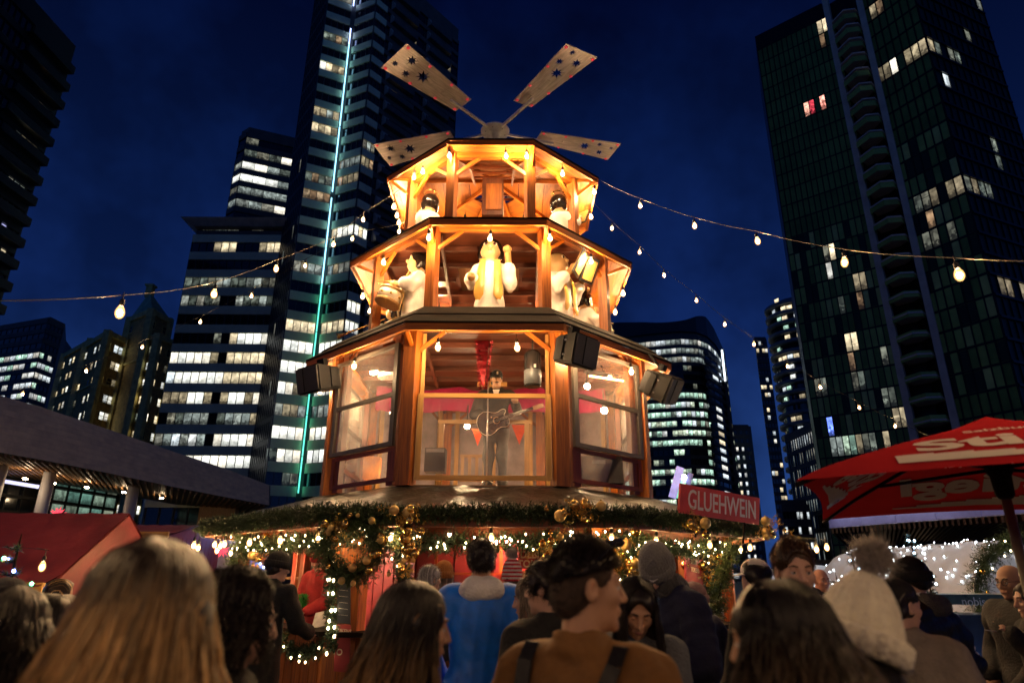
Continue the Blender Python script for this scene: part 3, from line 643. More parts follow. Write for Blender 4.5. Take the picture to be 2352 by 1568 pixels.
addR = litR('R', rD, rE, NR, 12)
for (x, y, m) in ((1205, 240, W_TAN), (1250, 265, W_DIM), (1345, 310, W_DIM), (1375, 325, W_DIM), (1430, 200, W_DIM), (1530, 15, W_GREY), (1620, 845, W_DIM), (1690, 1060, W_DIM), (1460, 1150, W_DIM), (1500, 1170, W_TAN), (1545, 1190, W_DIM), (1610, 1210, W_DIM), (1340, 520, W_COOL)): addR(*cr3(x, y), m)
for (x, y, m) in ((1690, 270, W_TAN), (1740, 290, W_GREY), (1800, 330, W_TAN), (1860, 350, W_TAN)): addR(*cr5(x, y), m)
facade(T, Q(*rD), Q(*rE), zR0, pR, NR, 12, lambda k, c: LR.get(('R', k, c)), win=.88, span=DMULL, glass=TGLASS[0], mull=DMULL, names=nm)
CGREY = mat('pale_column', (0.80, 0.68, 0.52), 0.7, var=.15, scale=.5, emis=None)
for (x, y) in ((56.9, 91.3), (60.5, 87.4)):
    mb = MB(); mb.box((x - 60, y - 95, 52), (.95, .95, 104), Matrix.Rotation(R(-45), 3, 'Z')); mb.build('column', CGREY, T)
BALC = mat('pale_balcony', (0.80, 0.72, 0.62), 0.6, var=.1)
for k in range(1, NR):
    z = zR0 + k * pR
    a = Vector((57.4 - 60, 90.9 - 95, z)); b = Vector((60.1 - 60, 87.9 - 95, z)); d = (b - a).normalized(); n_ = Vector((d.y, -d.x, 0))
    mid = (a + b) / 2
    pl = [a, a + n_ * 1.3, mid + n_ * 2.5 + d * .5, b + n_ * 1.3, b, b - n_ * 2, a - n_ * 2]
    mb = MB(); mb.prism(pl, z - .12, z + .12); mb.build('balcony_slab', BALC, T)
    mb = MB()
    for p, q in zip(pl[:4], pl[1:5]): mb.beam(p * .98 + Vector((0, 0, .65)), q * .98 + Vector((0, 0, .65)), .04, 1.0)
    mb.build('balcony_rail', TGLASS[1], T)
mb = MB(); mb.prism([Q(47.4, 100.6), Q(56.8, 92.6), Q(58, 93.2), Q(60.4, 90.6), Q(60.6, 88.1), Q(64.8, 81.2), Q(81.5, 88.5), Q(75, 115), Q(55, 118)], 0, 101.5); mb.build('tower_core', DMULL, T)
# small lit corner box at its foot, beyond the umbrella
mb = MB(); p = at(2300, 990, 72); mb.box((p.x - 60, p.y - 95, p.z), (3.2, .3, 3.4), Matrix.Rotation(R(-25), 3, 'Z')); mb.build('glass_bay', lit_window('lit_pale_blue', (.45, .65, .9), 0.074, .5), T)

# ---- curved office tower between
T = thing('curved_office_tower', 'round-cornered office tower with green-white lit floors and a wavy roof, right of the pyramid', 'office tower', (60, 255, 0))
cpts = [at(1330, 1000, 272), at(1400, 1000, 262), at(1500, 1000, 254), at(1585, 1000, 250), at(1625, 1000, 251), at(1650, 1000, 256), at(1668, 1000, 266), at(1688, 1000, 290)]
zc0 = at(1560, 1128, 250).z - 8; pc = (at(1560, 1000, 250).z - at(1560, 1128, 250).z) / 5.65
topz = at(1560, 757, 250).z; nfc = int((topz - zc0) / pc)
cb = {}
for i in range(7):
    a, b = cpts[i], cpts[i + 1]
    nc = (6, 8, 7, 4, 3, 3, 4)[i]
    def lc(k, c, i=i):
        x = rnd(k // 1, i * 10 + c, 31); rowl = rnd(k, 5, 5)
        if k >= nfc - 3: return W_COOL if rnd(k, i * 10 + c, 3) < .25 else W_GREY
        if k >= nfc - 6: return W_DIM if x < .15 else None
        if i >= 4: return W_GREEN if x < .34 else W_GREY if x < .62 else W_DIM if x < .85 else None
        p_ = .93 if rowl > .22 else .35
        return None if x > p_ else W_GREEN if x < p_ * .68 else W_COOL if x < p_ * .85 else W_DIM
    facade(T, (a.x - 60, a.y - 255), (b.x - 60, b.y - 255), zc0, pc, nfc, nc, lc, win=.60, span=DCONC, mw=.2, proud=.2, mull=DMULL)
poly = [(p.x - 60, p.y - 255 + .8) for p in cpts] + [(40, 80), (-30, 80)]
mb = MB(); mb.prism(poly, 0, topz + 3); mb.build('tower_core', DCONC, T)
mb = MB(); zt_ = topz + 2.0
for i in range(7):
    a, b = cpts[i], cpts[i + 1]
    for s in range(6):
        p = a.lerp(b, s / 6); q = a.lerp(b, (s + 1) / 6)
        f = lambda u: 4.6 + 2.2 * math.sin(u * 1.35 + 1.0)
        h0, h1 = f(i + s / 6), f(i + (s + 1) / 6)
        o = Vector((-60, -255, 0)); up0, up1 = Vector((0, 0, zt_ - p.z)), Vector((0, 0, zt_ - q.z))
        mb.hexa([p + o + up0 + Vector((0, -.6, -2)), q + o + up1 + Vector((0, -.6, -2)), q + o + up1 + Vector((0, 2, -2)), p + o + up0 + Vector((0, 2, -2)), p + o + up0 + Vector((0, -.6, h0)), q + o + up1 + Vector((0, -.6, h1)), q + o + up1 + Vector((0, 2, h1)), p + o + up0 + Vector((0, 2, h0))])
mb.build('wavy_parapet', mat('dark_parapet', (0.04, 0.045, 0.05), .4), T)

def simple_block(name, label, cat, u0, u1, vtop, Y, nf, nc, lit, win=.55, span=DCONC, dY=0, depth=18, corner=None, **kw):
    a = at(u0, 1200, Y); b = at(u1, 1200, Y + dY); z1 = at((u0 + u1) / 2, vtop, Y).z
    T = thing(name, label, cat, (a.x, a.y, 0))
    facade(T, (0, 0), (b.x - a.x, b.y - a.y), 1.0, (z1 - 1) / nf, nf, nc, lit, win=win, span=span, **kw)
    mb = MB(); mb.prism([(0, .5), (b.x - a.x, b.y - a.y + .5), (b.x * (1 + depth / Y) - a.x - .3, b.y * (1 + depth / Y) - a.y), (a.x * depth / Y + (.5 if a.x > 0 else -.5), a.y * depth / Y)], 0, z1 + .8); mb.build('block_core', span, T)
    return T, a, b, z1
T, a, b, z1 = simple_block('slender_tower', 'slender dark tower with one column of lit windows, right of the curved office tower', 'tower', 1662, 1703, 800, 235, 26, 3, lambda k, c: (W_COOL if c == 1 and rnd(k, c, 8) < .55 else W_WARM if c == 1 and rnd(k, c, 8) < .65 else None), dY=16)
mb = MB(); mb.box((b.x - a.x + .4, b.y - a.y - .5, z1 / 2 + 3), (1.3, 1.0, z1 + 6)); mb.build('edge_fin', DCONC, T)
mb = MB(); mb.box((b.x - a.x + .2, b.y - a.y - 1.2, z1 - 1), (.5, .3, 13)); mb.build('light_line', emit('white_light_line', (.7, .85, 1), 1.6, False), T)
simple_block('punched_window_block', 'low grey block with a regular grid of small lit windows, above the red sign', 'block', 1697, 1752, 972, 290, 17, 4, lambda k, c: (None if k > 14 or c == 3 else W_COOL if rnd(k, c, 6) < .6 else W_WARM if rnd(k, c, 6) < .85 else W_GREY), win=.5, span=mat('grey_blockwork', (.10, .10, .11), .8), mw=1.6)
# balcony tower right of the gap
T = thing('round_balcony_tower', 'pale round apartment tower of stacked curved balconies, left of the dark glass tower', 'apartment tower')
c0 = at(1868, 1000, 205); T.location = (c0.x, c0.y, 0); WLOC[T.name] = (Vector((c0.x, c0.y, 0)), 0)
zb1 = at(1868, 700, 205).z; rr = 9.0
mb = MB(); mb.lathe([(rr - 1.3, 0), (rr - 1.3, zb1), (rr - 4, zb1 + 2), (0.1, zb1 + 2)], 24); mb.build('tower_core', DGLASS, T)
k = 0; z = 6.0
rail = mat('pale_balcony_front', (0.34, 0.35, 0.36), .5)
mb = MB(); mb.lathe([(rr - 1.2, 0), (rr, .1), (rr + .05, 1.1), (rr - .05, 1.1), (rr - .1, .25), (rr - 1.2, .25)], 28); rm = mb.mesh('balcony_ring', rail)
wms = {m.name: pane_mesh('window_pane', 1.7, 1.5, m) for m in (W_WARM, W_TAN, W_GREEN, W_COOL)}
while z < zb1:
    o = link('balcony_ring', rm, T); o.location = (0, 0, z)
    for j in range(9):
        x = rnd(k, j, 12); aang = -R(170) + j * R(14)
        if x < .36:
            m = (W_WARM, W_TAN, W_GREEN, W_COOL)[int(x / .36 * 3.99)]; r_ = rr - 1.18
            q = link('window_pane', wms[m.name], T); q.location = (r_ * math.cos(aang), r_ * math.sin(aang), z + 1.3); q.rotation_euler = (0, 0, aang + R(90))
    z += 3.35; k += 1
simple_block('thin_far_tower', 'thin dark far tower with scattered lit rooms, left of the round balcony tower', 'tower', 1793, 1822, 770, 240, 30, 4, lambda k, c: (W_WARM if rnd(k, c, 4) < .13 else W_COOL if rnd(k, c, 4) < .22 else None), mull=DMULL)
simple_block('finned_block', 'dark block with bright vertical window slots beside the dark glass tower', 'block', 1838, 1905, 1000, 135, 9, 12, lambda k, c: (W_COOL if k == 8 and c > 1 else W_GREY if (k < 8 and rnd(k, c, 15) < .55) else None), win=.72, mw=.55, mull=DMULL, dY=-12)
simple_block('low_lit_block', 'low dark block with white lit windows under the finned block', 'block', 1806, 1868, 1150, 110, 5, 8, lambda k, c: (W_COOL if rnd(k, c, 11) < .4 else None), win=.5, mull=DMULL)
# ================================================================== plaza structures left and right
CANW = mat('ribbed_canopy_cladding', (0.95, 0.76, 0.46), 0.55, var=.2, scale=1, bump=.15)
SOFF = wood('canopy_soffit_timber', (0.22, 0.10, 0.035), (0.36, 0.19, 0.07), .5)
T = thing('pavilion_canopy', 'long curved pavilion roof sweeping down to the right above white columns', 'canopy', (-25, 45, 0))
TL2 = Vector((-25, 45, 0))
cp = []
for (u, vb, vt, Y) in ((-260, 1020, 800, 33), (-60, 1042, 905, 37), (100, 1068, 948, 41), (250, 1096, 996, 45.5), (400, 1126, 1045, 51), (520, 1148, 1083, 56.5), (622, 1166, 1120, 62)):
    cp.append((at(u, vb, Y) - TL2, at(u, vt, Y) - TL2))
NR_ = 9
for j in range(NR_):       # horizontal cladding boards of the fascia
    mb = MB()
    for i in range(len(cp) - 1):
        b0, t0 = cp[i]; b1, t1 = cp[i + 1]
        f0, f1 = j / NR_, (j + .985) / NR_
        q = [b0.lerp(t0, f0), b1.lerp(t1, f0), b1.lerp(t1, f1), b0.lerp(t0, f1)]
        n_ = Vector((.35, -.93, 0)) * .06
        mb.hexa([q[0] + n_, q[1] + n_, q[1] - n_, q[0] - n_, q[3] + n_, q[2] + n_, q[2] - n_, q[3] - n_])
    mb.build('fascia_board', CANW, T)
mb = MB()
for i in range(len(cp) - 1):
    b0, t0 = cp[i]; b1, t1 = cp[i + 1]; bk = Vector((-8, 16, .3)); bk2 = Vector((-8, 16, 0))
    mb.hexa([b0 + Vector((0, .3, 0)), b1 + Vector((0, .3, 0)), b1 + bk, b0 + bk, t0 + Vector((0, .3, 0)), t1 + Vector((0, .3, 0)), t1 + bk2, t0 + bk2])
mb.build('roof_deck', DCONC, T)
for i in range(len(cp) - 1):
    b0, b1 = cp[i][0], cp[i + 1][0]
    n = 9
    for j in range(n):
        a = b0.lerp(b1, j / n) + Vector((-.05, .1, -.10)); mb = MB(); mb.beam(a, a + Vector((-6, 12, .2)), .12, .16); mb.build('soffit_slat', SOFF, T)
DLT = emit('soffit_downlight', (1.0, .72, .42), 40)
for (u, v, Y) in ((60, 1088, 41.5), (130, 1100, 44.5), (210, 1110, 47.5), (300, 1122, 50.5), (390, 1136, 54), (-60, 1070, 39.5)):
    p = at(u, v, Y) + Vector((-2.0, 3.0, -.25)); mb = MB(); mb.ball(p, (.16, .16, .06), 8, 5); mb.build('downlight', DLT, T, True)
WCOL = mat('white_column', (0.62, 0.62, 0.66), .5, var=.05)
for (u, v, Y, r) in ((100, 1180, 46, .42), (300, 1190, 52, .45), (-5, 1130, 43, .42)):
    p = at(u, v, Y); mb = MB(); mb.lathe([(r, 0), (r * .92, 9.3)], 16, (p.x + 25, Y - 45, 0)); mb.build('column', WCOL, T)
GREEN_S = lit_window('lit_green_lobby', (.35, .75, .6), .10, .5)
T = thing('glass_lobby', 'dim green glass lobby wall with horizontal slats under the pavilion roof', 'glass wall', (-35, 60, 0))
a = at(-40, 1200, 49); b = at(262, 1200, 62)
facade(T, (a.x + 35, a.y - 60), (b.x + 35, b.y - 60), .3, 1.15, 8, 9, lambda k, c: (GREEN_S if c > 3 else W_DIM if rnd(k, c, 3) < .15 else None), win=.82, span=DMULL, mull=DMULL, names=('slat', 'glass_band', 'window_pane', 'mullion'))
mb = MB(); p0 = at(0, 1116, 48); p1 = at(92, 1130, 48); mb.beam(p0 - Vector((-35, 60, 0)), p1 - Vector((-35, 60, 0)), .15, .25); mb.build('light_bar', emit('pale_violet_tube', (.6, .6, 1), .5, False), T)
T, a, b, z1 = simple_block('blue_grey_low_wing', 'blue-grey low wing with a row of dark windows beneath the pavilion tip', 'building', 335, 500, 1128, 68, 2, 5, lambda k, c: (W_DIM if rnd(k, c, 5) < .3 else None), win=.55, span=SPAN)
T, a, b, z1 = simple_block('tan_screen_wall', 'plain tan timber wall at the tip of the pavilion roof', 'wall', 462, 545, 1150, 66, 1, 2, lambda k, c: None, win=.08, span=SOFF, mull=None)

# ---- red market stalls on the left
REDTARP = mat('red_tarpaulin', (0.17, 0.022, 0.032), 0.5, var=.3, scale=1.6, bump=.8, bscale=2.5)
REDPAINT = mat('red_painted_board', (0.22, 0.03, 0.025), 0.55, var=.25, scale=3)
def red_stall(label, u0, u1, vr, ve, Y, depth, grp=None):
    a = at(u0, ve, Y); b = at(u1, ve, Y); zr_ = at(u1, vr, Y + depth / 2).z; ze = a.z
    T = thing('red_market_stall', label, 'market stall', (a.x, Y, 0)); Wd = b.x - a.x
    n = 7
    for side in (0, 1):
        mb = MB(); rng = random.Random(5)
        ny, nx = 7, 26; g = [[None] * (nx + 1) for _ in range(ny + 1)]
        for j in range(ny + 1):
            for i in range(nx + 1):
                t = j / ny; yy = (t * depth / 2) if side == 0 else (depth - t * depth / 2)
                g[j][i] = Vector((Wd * i / nx + rng.uniform(-.02, .02) * (0 < i < nx), yy + (-.15 if j == 0 and side == 0 else 0), ze + (zr_ - ze) * t + (rng.uniform(-.014, .014) if j < ny else 0) + .008 * math.sin(i * 1.3 + j)))
        for j in range(ny):
            for i in range(nx): mb.face([g[j][i], g[j][i + 1], g[j + 1][i + 1], g[j + 1][i]], smooth=True)
        mb.build('roof_tarp', REDTARP, T)
    mb = MB()
    mb.face([(Wd, 0, ze - .05), (Wd, depth, ze - .05), (Wd, depth / 2, zr_ - .03)])
    mb.face([(Wd - .04, 0, ze - .05), (Wd - .04, depth, ze - .05), (Wd - .04, depth / 2, zr_ - .03)]); mb.build('gable', REDTARP, T)
    for i in range(int(depth / .22)):
        mb = MB(); mb.box((Wd - .02, .11 + i * .22, ze / 2), (.05, .205, ze - .1)); mb.build('plank', REDTARP, T)
    for i in range(int(Wd / .5) + 1):
        mb = MB(); mb.box((min(Wd - .05, i * .5 + .24), depth - .05, ze / 2), (.47, .05, ze - .1)); mb.build('plank', ORANGE, T)
    mb = MB(); mb.box((Wd / 2, -.05, ze - .02), (Wd, .06, .14)); mb.build('eave_board', PINE, T)
    for x in (0.1, Wd - .12): mb = MB(); mb.box((x, 0.0, ze / 2), (.13, .13, ze)); mb.build('post', PALEPLY, T)
    mb = MB(); mb.box((Wd / 2, .3, .95), (Wd - .3, .6, .08)); mb.build('counter', PINE, T)
    return T, a, b, ze, zr_
S1 = red_stall('red tarpaulin-roofed stall at the left edge with the glowing star on its ridge', -330, 112, 1190, 1362, 8.6, 3.0)
S2 = red_stall('small red roofed stall half hidden behind the blond head', 200, 395, 1214, 1236, 16, 3)
# hidden lamps under the first stall's eave: bulbs that glow on its back wall
# ================================================================== the Christmas pyramid on its kiosk
CX, CY = -0.38, 11.45
def octa(a, s, d1, d2, z=0):
    return [Vector(p + (z,)) for p in ((-a, -d1), (a, -d1), (s, -d2), (s, d2), (a, d1), (-a, d1), (-s, d2), (-s, -d2))]
# ---- bulbs and cables
def bulb_glass():
    m = bpy.data.materials.new('amber_halo_glass'); m.use_nodes = True; n = m.node_tree; n.nodes.clear(); L = n.links.new
    o = n.nodes.new('ShaderNodeOutputMaterial'); t = n.nodes.new('ShaderNodeBsdfTransparent'); t.inputs[0].default_value = (1, .93, .8, 1); e = n.nodes.new('ShaderNodeEmission'); e.inputs[0].default_value = (1, .50, .17, 1); e.inputs[1].default_value = 1.5  # amber emission in the glass stands in for the halo round the bulb
    x = n.nodes.new('ShaderNodeMixShader'); lw = n.nodes.new('ShaderNodeLayerWeight'); mr = n.nodes.new('ShaderNodeMapRange'); mr.inputs[3].default_value = .42; mr.inputs[4].default_value = .18; L(lw.outputs['Facing'], mr.inputs[0]); L(mr.outputs[0], x.inputs[0]); L(t.outputs[0], x.inputs[1]); L(e.outputs[0], x.inputs[2]); L(x.outputs[0], o.inputs[0]); m.cycles.emission_sampling = 'NONE'
    return m
BGLASS = bulb_glass()
def bulb_meshes(r, m, tagname):
    mb = MB(); mb.lathe([(0.001, -r * 3.1), (r * .55, -r * 2.9), (r * .92, -r * 2.3), (r, -r * 1.7), (r * .85, -r * .95), (r * .5, -r * .25), (r * .42, 0)], 10)
    g_ = mb.mesh('bulb', BGLASS)
    mb = MB(); mb.ball((0, 0, -r * 1.75), (r * .55, r * .55, r * .75), 8, 6); fm = mb.mesh('filament', m)
    mb = MB(); mb.lathe([(r * .5, -r * .15), (r * .55, 0), (r * .55, r * 1.1), (r * .3, r * 1.5), (r * .12, r * 1.6), (r * .12, r * 3)], 8)
    return g_, mb.mesh('socket', CABLE), fm
BULB_S = bulb_meshes(.044, WARMBULB, 's'); BULB_F = bulb_meshes(.036, FARBULB, 'f'); BULB_K = bulb_meshes(.036, emit('warm_filament_kiosk', (1.0, .62, .28), 330), 'k')
def add_bulb(p, meshes, parent, s=1.0, tilt=0.0):
    o = link('bulb', meshes[0], parent, True); o.location = p; o.scale = (s, s, s); o.rotation_euler = (tilt, tilt * .6, 0)
    link('socket', meshes[1], o); link('filament', meshes[2], o); return o
def string_lights(label, cable_pts, bulbs, meshes, group, s=1.0, cr=.0035):
    T = thing('string_lights', label, 'string lights', cable_pts[0], 0, group)
    mb = MB(); mb.tube([Vector(p) for p in cable_pts], cr, 5); mb.build('cable', CABLE, T, True)
    for p in bulbs: add_bulb(p, meshes, T, s, random.uniform(-.15, .15))
    return T

PY = thing('christmas_pyramid', 'tall lit wooden tiered pyramid with angel figures and a four-armed star rotor on top', 'christmas pyramid', (CX, CY, 2.7))
W0 = Vector((CX, CY, 0))
def pw(p, z=None): p = Vector(p) + W0; return p if z is None else Vector((p.x, p.y, z))
def facets(ring): return [(i, ring[i], ring[(i + 1) % 8]) for i in range(8)]
def inset(ring, k, z): return [Vector((p.x * k, p.y * k, z)) for p in ring]
def tier(ringE, zE, ringU, zU, ringP, zP0, zP1, post_w, floor_z=None, top=False, skirt_mat=DARKWOOD):
    """posts ringP from zP0 to zP1; eave ring ringE at zE; roof skirt up to ringU at zU"""
    for i, a, b in facets(ringE):
        u0, u1 = ringU[i], ringU[(i + 1) % 8]
        A, B, U0, U1 = pw(a, zE), pw(b, zE), pw(u0, zU), pw(u1, zU)
        n = Vector((0, 0, .035))
        # roof skirt in two overlapping boards; the top roof has an open hatch at the back
        brd = [(0, .52, 0, 0, 1), (.48, 1, .018, 0, 1)] if not (top and i in (3, 4, 5)) else [(0, .52, 0, 0, 1), (.48, .64, .018, 0, 1), (.96, 1, 0, 0, 1)]
        for f0, f1, lift, s0, s1 in brd:
            l0, l1 = A.lerp(U0, f0), B.lerp(U1, f0); h0, h1 = A.lerp(U0, f1), B.lerp(U1, f1)
            q = [l0.lerp(l1, s0), l0.lerp(l1, s1), h0.lerp(h1, s1), h0.lerp(h1, s0)]
            l = Vector((0, 0, lift)); mb = MB(); mb.hexa([p + l for p in q] + [p + l + n for p in q]); mb.build('roof_board', skirt_mat, PY, True)
        # eave board under the edge
        d = (B - A).normalized(); out = Vector((d.y, -d.x, 0))
        mb = MB(); mb.beam(A - out * .03 + Vector((0, 0, -.045)), B - out * .03 + Vector((0, 0, -.045)), .035, .10); mb.build('eave_board', ORANGE, PY, True)
        # soffit: three boards from the eave in to the post line
        p0, p1 = pw(ringP[i], zP1 + .02), pw(ringP[(i + 1) % 8], zP1 + .02)
        A2, B2 = A + Vector((0, 0, .0)), B + Vector((0, 0, .0))
        for k in range(3):
            f0, f1 = k / 3 + .006, (k + 1) / 3 - .006
            q = [A2.lerp(p0, f0), B2.lerp(p1, f0), B2.lerp(p1, f1), A2.lerp(p0, f1)]
            l = Vector((0, 0, -.02)); mb = MB(); mb.hexa([p + l for p in q] + [p + l + Vector((0, 0, .018)) for p in q]); mb.build('soffit_board', PLY, PY, True)
        # ring beam on the posts
        mb = MB(); mb.beam(p0 + Vector((0, 0, -.05)), p1 + Vector((0, 0, -.05)), .09, .13); mb.build('ring_beam', ORANGE, PY, True)
        # braces: from each post up to the ring beam and out to the eave
        Lf = (p1 - p0).length; d2 = (p1 - p0).normalized(); hb = min(.32, Lf * .3)
        for P_, s in ((p0, 1), (p1, -1)):
            mb = MB(); mb.beam(P_ + Vector((0, 0, -.12 - hb)) + d2 * s * .06, P_ + Vector((0, 0, -.11)) + d2 * s * (.06 + hb * 1.25), .05, .055); mb.build('brace', ORANGE, PY, True)
        mb = MB(); mb.beam(p0 + Vector((0, 0, -.40)), A.lerp(p0, .12) + Vector((0, 0, -.05)), .05, .05); mb.build('brace', ORANGE, PY, True)
        mb = MB(); mb.beam(p0 + Vector((0, 0, -.03)), A.lerp(p0, .05) + Vector((0, 0, -.04)), .05, .07); mb.build('rafter', ORANGE, PY, True)
        # post
        mid = (ringP[i]).copy(); ang = math.atan2(mid.y, mid.x)
        mb = MB(); mb.box(pw(ringP[i], (zP0 + zP1) / 2), (post_w, post_w, zP1 - zP0), Matrix.Rotation(ang, 3, 'Z')); mb.build('post', ORANGE, PY, True)
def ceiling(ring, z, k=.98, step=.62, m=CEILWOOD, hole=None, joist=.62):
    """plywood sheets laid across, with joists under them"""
    poly = [(p.x * k, p.y * k) for p in ring]
    def span(y):
        xs = []
        for i in range(8):
            (x0, y0), (x1, y1) = poly[i], poly[(i + 1) % 8]
            if (y0 - y) * (y1 - y) < 0 or y0 == y: xs.append(x0 + (x1 - x0) * ((y - y0) / (y1 - y0) if y1 != y0 else 0))
        return (min(xs), max(xs)) if len(xs) >= 2 else None
    ymin = min(p[1] for p in poly); y = ymin + .01
    while y < -ymin - .02:
        y2 = min(y + step - .008, -ymin - .01); s0, s1 = span(y), span(y2)
        if s0 and s1:
            segs = [((s0[0], s0[1]), (s1[0], s1[1]))]
            if hole and y2 > hole[2] and y < hole[3]: segs = [((s0[0], hole[0]), (s1[0], hole[0])), ((hole[1], s0[1]), (hole[1], s1[1]))]
            for (a0, a1), (b0, b1) in segs:
                c_ = [pw((a0, y, z)), pw((a1, y, z)), pw((b1, y2, z)), pw((b0, y2, z))]
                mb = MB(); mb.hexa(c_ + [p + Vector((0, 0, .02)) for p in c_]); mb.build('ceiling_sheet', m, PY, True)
        y += step
    y = ymin + joist
    while y < -ymin - .2:
        s = span(y)
        if s:
            parts = [s]
            if hole and hole[2] < y < hole[3]: parts = [(s[0], hole[0]), (hole[1], s[1])]
            for a, b in parts:
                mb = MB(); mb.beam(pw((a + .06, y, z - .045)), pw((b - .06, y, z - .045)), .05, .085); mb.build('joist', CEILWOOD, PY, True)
        y += joist
    for s in (-1, 1):
        mb = MB(); mb.beam(pw((s * poly[1][0] * .92, poly[1][1] * .96, z - .08)), pw((s * poly[1][0] * 1.05, -poly[1][1] * .96, z - .08)), .05, .06); mb.build('joist', CEILWOOD, PY, True)

E1 = octa(1.1, 3.0, 3.05, 1.25); U1 = octa(.90, 2.55, 2.68, 1.08); P1 = octa(1.04, 2.43, 2.55, 1.25)
E2 = octa(.91, 2.5, 2.55, 1.03); U2 = octa(.72, 2.0, 2.12, .82); P2 = octa(.885, 1.97, 2.1, 1.05)
E3 = octa(.735, 2.0, 2.05, .9); U3 = octa(.10, .26, .26, .11); P3 = octa(.67, 1.49, 1.75, .95)
tier(E1, 4.87, U1, 5.22, P1, 2.72, 5.03, .2)
tier(E2, 6.80, U2, 7.00, P2, 5.22, 6.93, .155)
tier(E3, 8.64, U3, 9.35, P3, 7.00, 8.56, .15, top=True)
ceiling(P1, 5.0); ceiling(P2, 6.90, hole=(-.62, .50, -.75, -.05)); 
# top tier ceiling follows the roof slope
for i, a, b in facets(P3):
    c0, c1 = pw(a, 8.57), pw(b, 8.57); ap = pw((0, 0, 9.2))
    for k in range(3):
        f0, f1 = k / 3 + .004, (k + 1) / 3 - .004
        q = [c0.lerp(ap, f0), c1.lerp(ap, f0), c1.lerp(ap, min(f1, .96)), c0.lerp(ap, min(f1, .96))]
        for s0, s1 in (((0, 1),) if not (i in (3, 4, 5) and k == 2) else ()):
            r = [q[0].lerp(q[1], s0), q[0].lerp(q[1], s1), q[3].lerp(q[2], s1), q[3].lerp(q[2], s0)]
            mb = MB(); mb.hexa(r + [p + Vector((0, 0, .02)) for p in r]); mb.build('ceiling_sheet', PLY, PY, True)
    mb = MB(); mb.beam(c0 + Vector((0, 0, -.05)), c0.lerp(ap, .9) + Vector((0, 0, -.05)), .05, .07); mb.build('rafter', ORANGE, PY, True)
# floors
for ring, z in ((P1, 2.74), (P2, 5.27), (P3, 7.03)):
    mb = MB(); mb.prism([pw(p) .to_2d() for p in inset(ring, 1.0, 0)], z - .06, z); mb.build('floor_deck', PALEPLY, PY, True)
for z, r in ((5.32, 1.75), (7.06, 1.3)):
    mb = MB(); mb.lathe([(.01, z - .04), (r, z - .04), (r, z), (.01, z)], 40, (CX, CY, 0)); mb.build('turntable', PLY, PY, True)
# central shaft and top-tier back structure
mb = MB(); mb.tube([(CX, CY, 5.3), (CX, CY, 9.3)], .05, 10); mb.build('drive_shaft', STEEL, PY, True)
mb = MB(); mb.box((CX, CY - .62, 8.32), (.40, .34, .80)); mb.build('machine_box', CEILWOOD, PY, True)
mb = MB(); mb.box((CX + .02, CY - .80, 8.30), (.29, .03, .56)); mb.build('box_cover', PLY, PY, True)
for x in (-.40, .40): mb = MB(); mb.beam((CX + x, CY - 1.25, 8.62), (CX + x * .9, CY - .5, 8.75), .04, .05); mb.build('batten', REDWOOD, PY, True)
for y in (-1.15, -.9, -.62, .15, .4, .6): mb = MB(); mb.beam((CX - .42, CY + y, 8.70 + (min(y, -.3) + 1.15) * .25 + (.2 if y > 0 else 0)), (CX + .42, CY + y, 8.70 + (min(y, -.3) + 1.15) * .25 + (.2 if y > 0 else 0)), .03, .045); mb.build('batten', REDWOOD, PY, True)
for x in (-.72, -.30, .30, .72):
    mb = MB(); mb.box((CX + x, CY + 1.55, 7.8), (.06, .06, 1.6)); mb.build('stud', REDWOOD, PY, True)
for z in (7.35, 7.75, 8.15): mb = MB(); mb.box((CX, CY + 1.53, z), (1.5, .04, .06)); mb.build('batten', ORANGE, PY, True)
for x0, x1, z0, z1 in ((-1.45, -.75, 7.05, 8.55), (.75, 1.45, 7.05, 8.55), (-.27, .27, 7.05, 8.5), (-.75, .75, 8.2, 8.62), (-.75, .75, 7.05, 7.35)):
    mb = MB(); mb.box((CX + (x0 + x1) / 2, CY + (1.6 if abs(x0 + x1) < 1 else 1.3), (z0 + z1) / 2), (x1 - x0, .02, z1 - z0)); mb.build('back_panel', PLY, PY, True)
# tier two back wall boards (only low down, the ceiling hides the rest)
for i in (3, 4, 5):
    a, b = P2[i], P2[(i + 1) % 8]
    mb = MB(); mb.beam(pw(a, 5.55), pw(b, 5.55), .05, .5); mb.build('back_panel', CEILWOOD, PY, True)

# ---- rotor
RZ = 10.47
mb = MB(); mb.tube([(CX, CY, 9.3), (CX, CY, 10.12)], .055, 12); mb.build('rotor_mast', STEEL, PY, True)
ROT = MB(); ROT.lathe([(.09, 10.05), (.10, 10.32), (.30, 10.36), (.305, 10.40), (.01, 10.40)], 28, (CX, CY, 0)); hub = ROT.build('rotor_hub', mat('white_painted_steel', (.95, .95, .98), .4, .05), PY, True)
mb = MB(); mb.lathe([(.03, 10.345), (.03, 10.36)], 8, (CX, CY, 0))
for k in range(6):
    a = k * math.pi / 3 + .3; mb.ball((CX + .21 * math.cos(a), CY + .21 * math.sin(a), 10.345), .018, 6, 4)
mb.build('hub_bolts', STEEL, hub)
def star8(cx, cy, r, rot=0.0, rin=.42):
    return [(cx + (r if k % 2 == 0 else r * rin) * math.cos(rot + k * math.pi / 8), cy + (r if k % 2 == 0 else r * rin) * math.sin(rot + k * math.pi / 8)) for k in range(16)]
BLADE = mat('grey_brown_blade_board', (0.62, 0.55, 0.55), 0.6, var=.3, scale=3, stretch=(1, 8, 1), bump=.2)
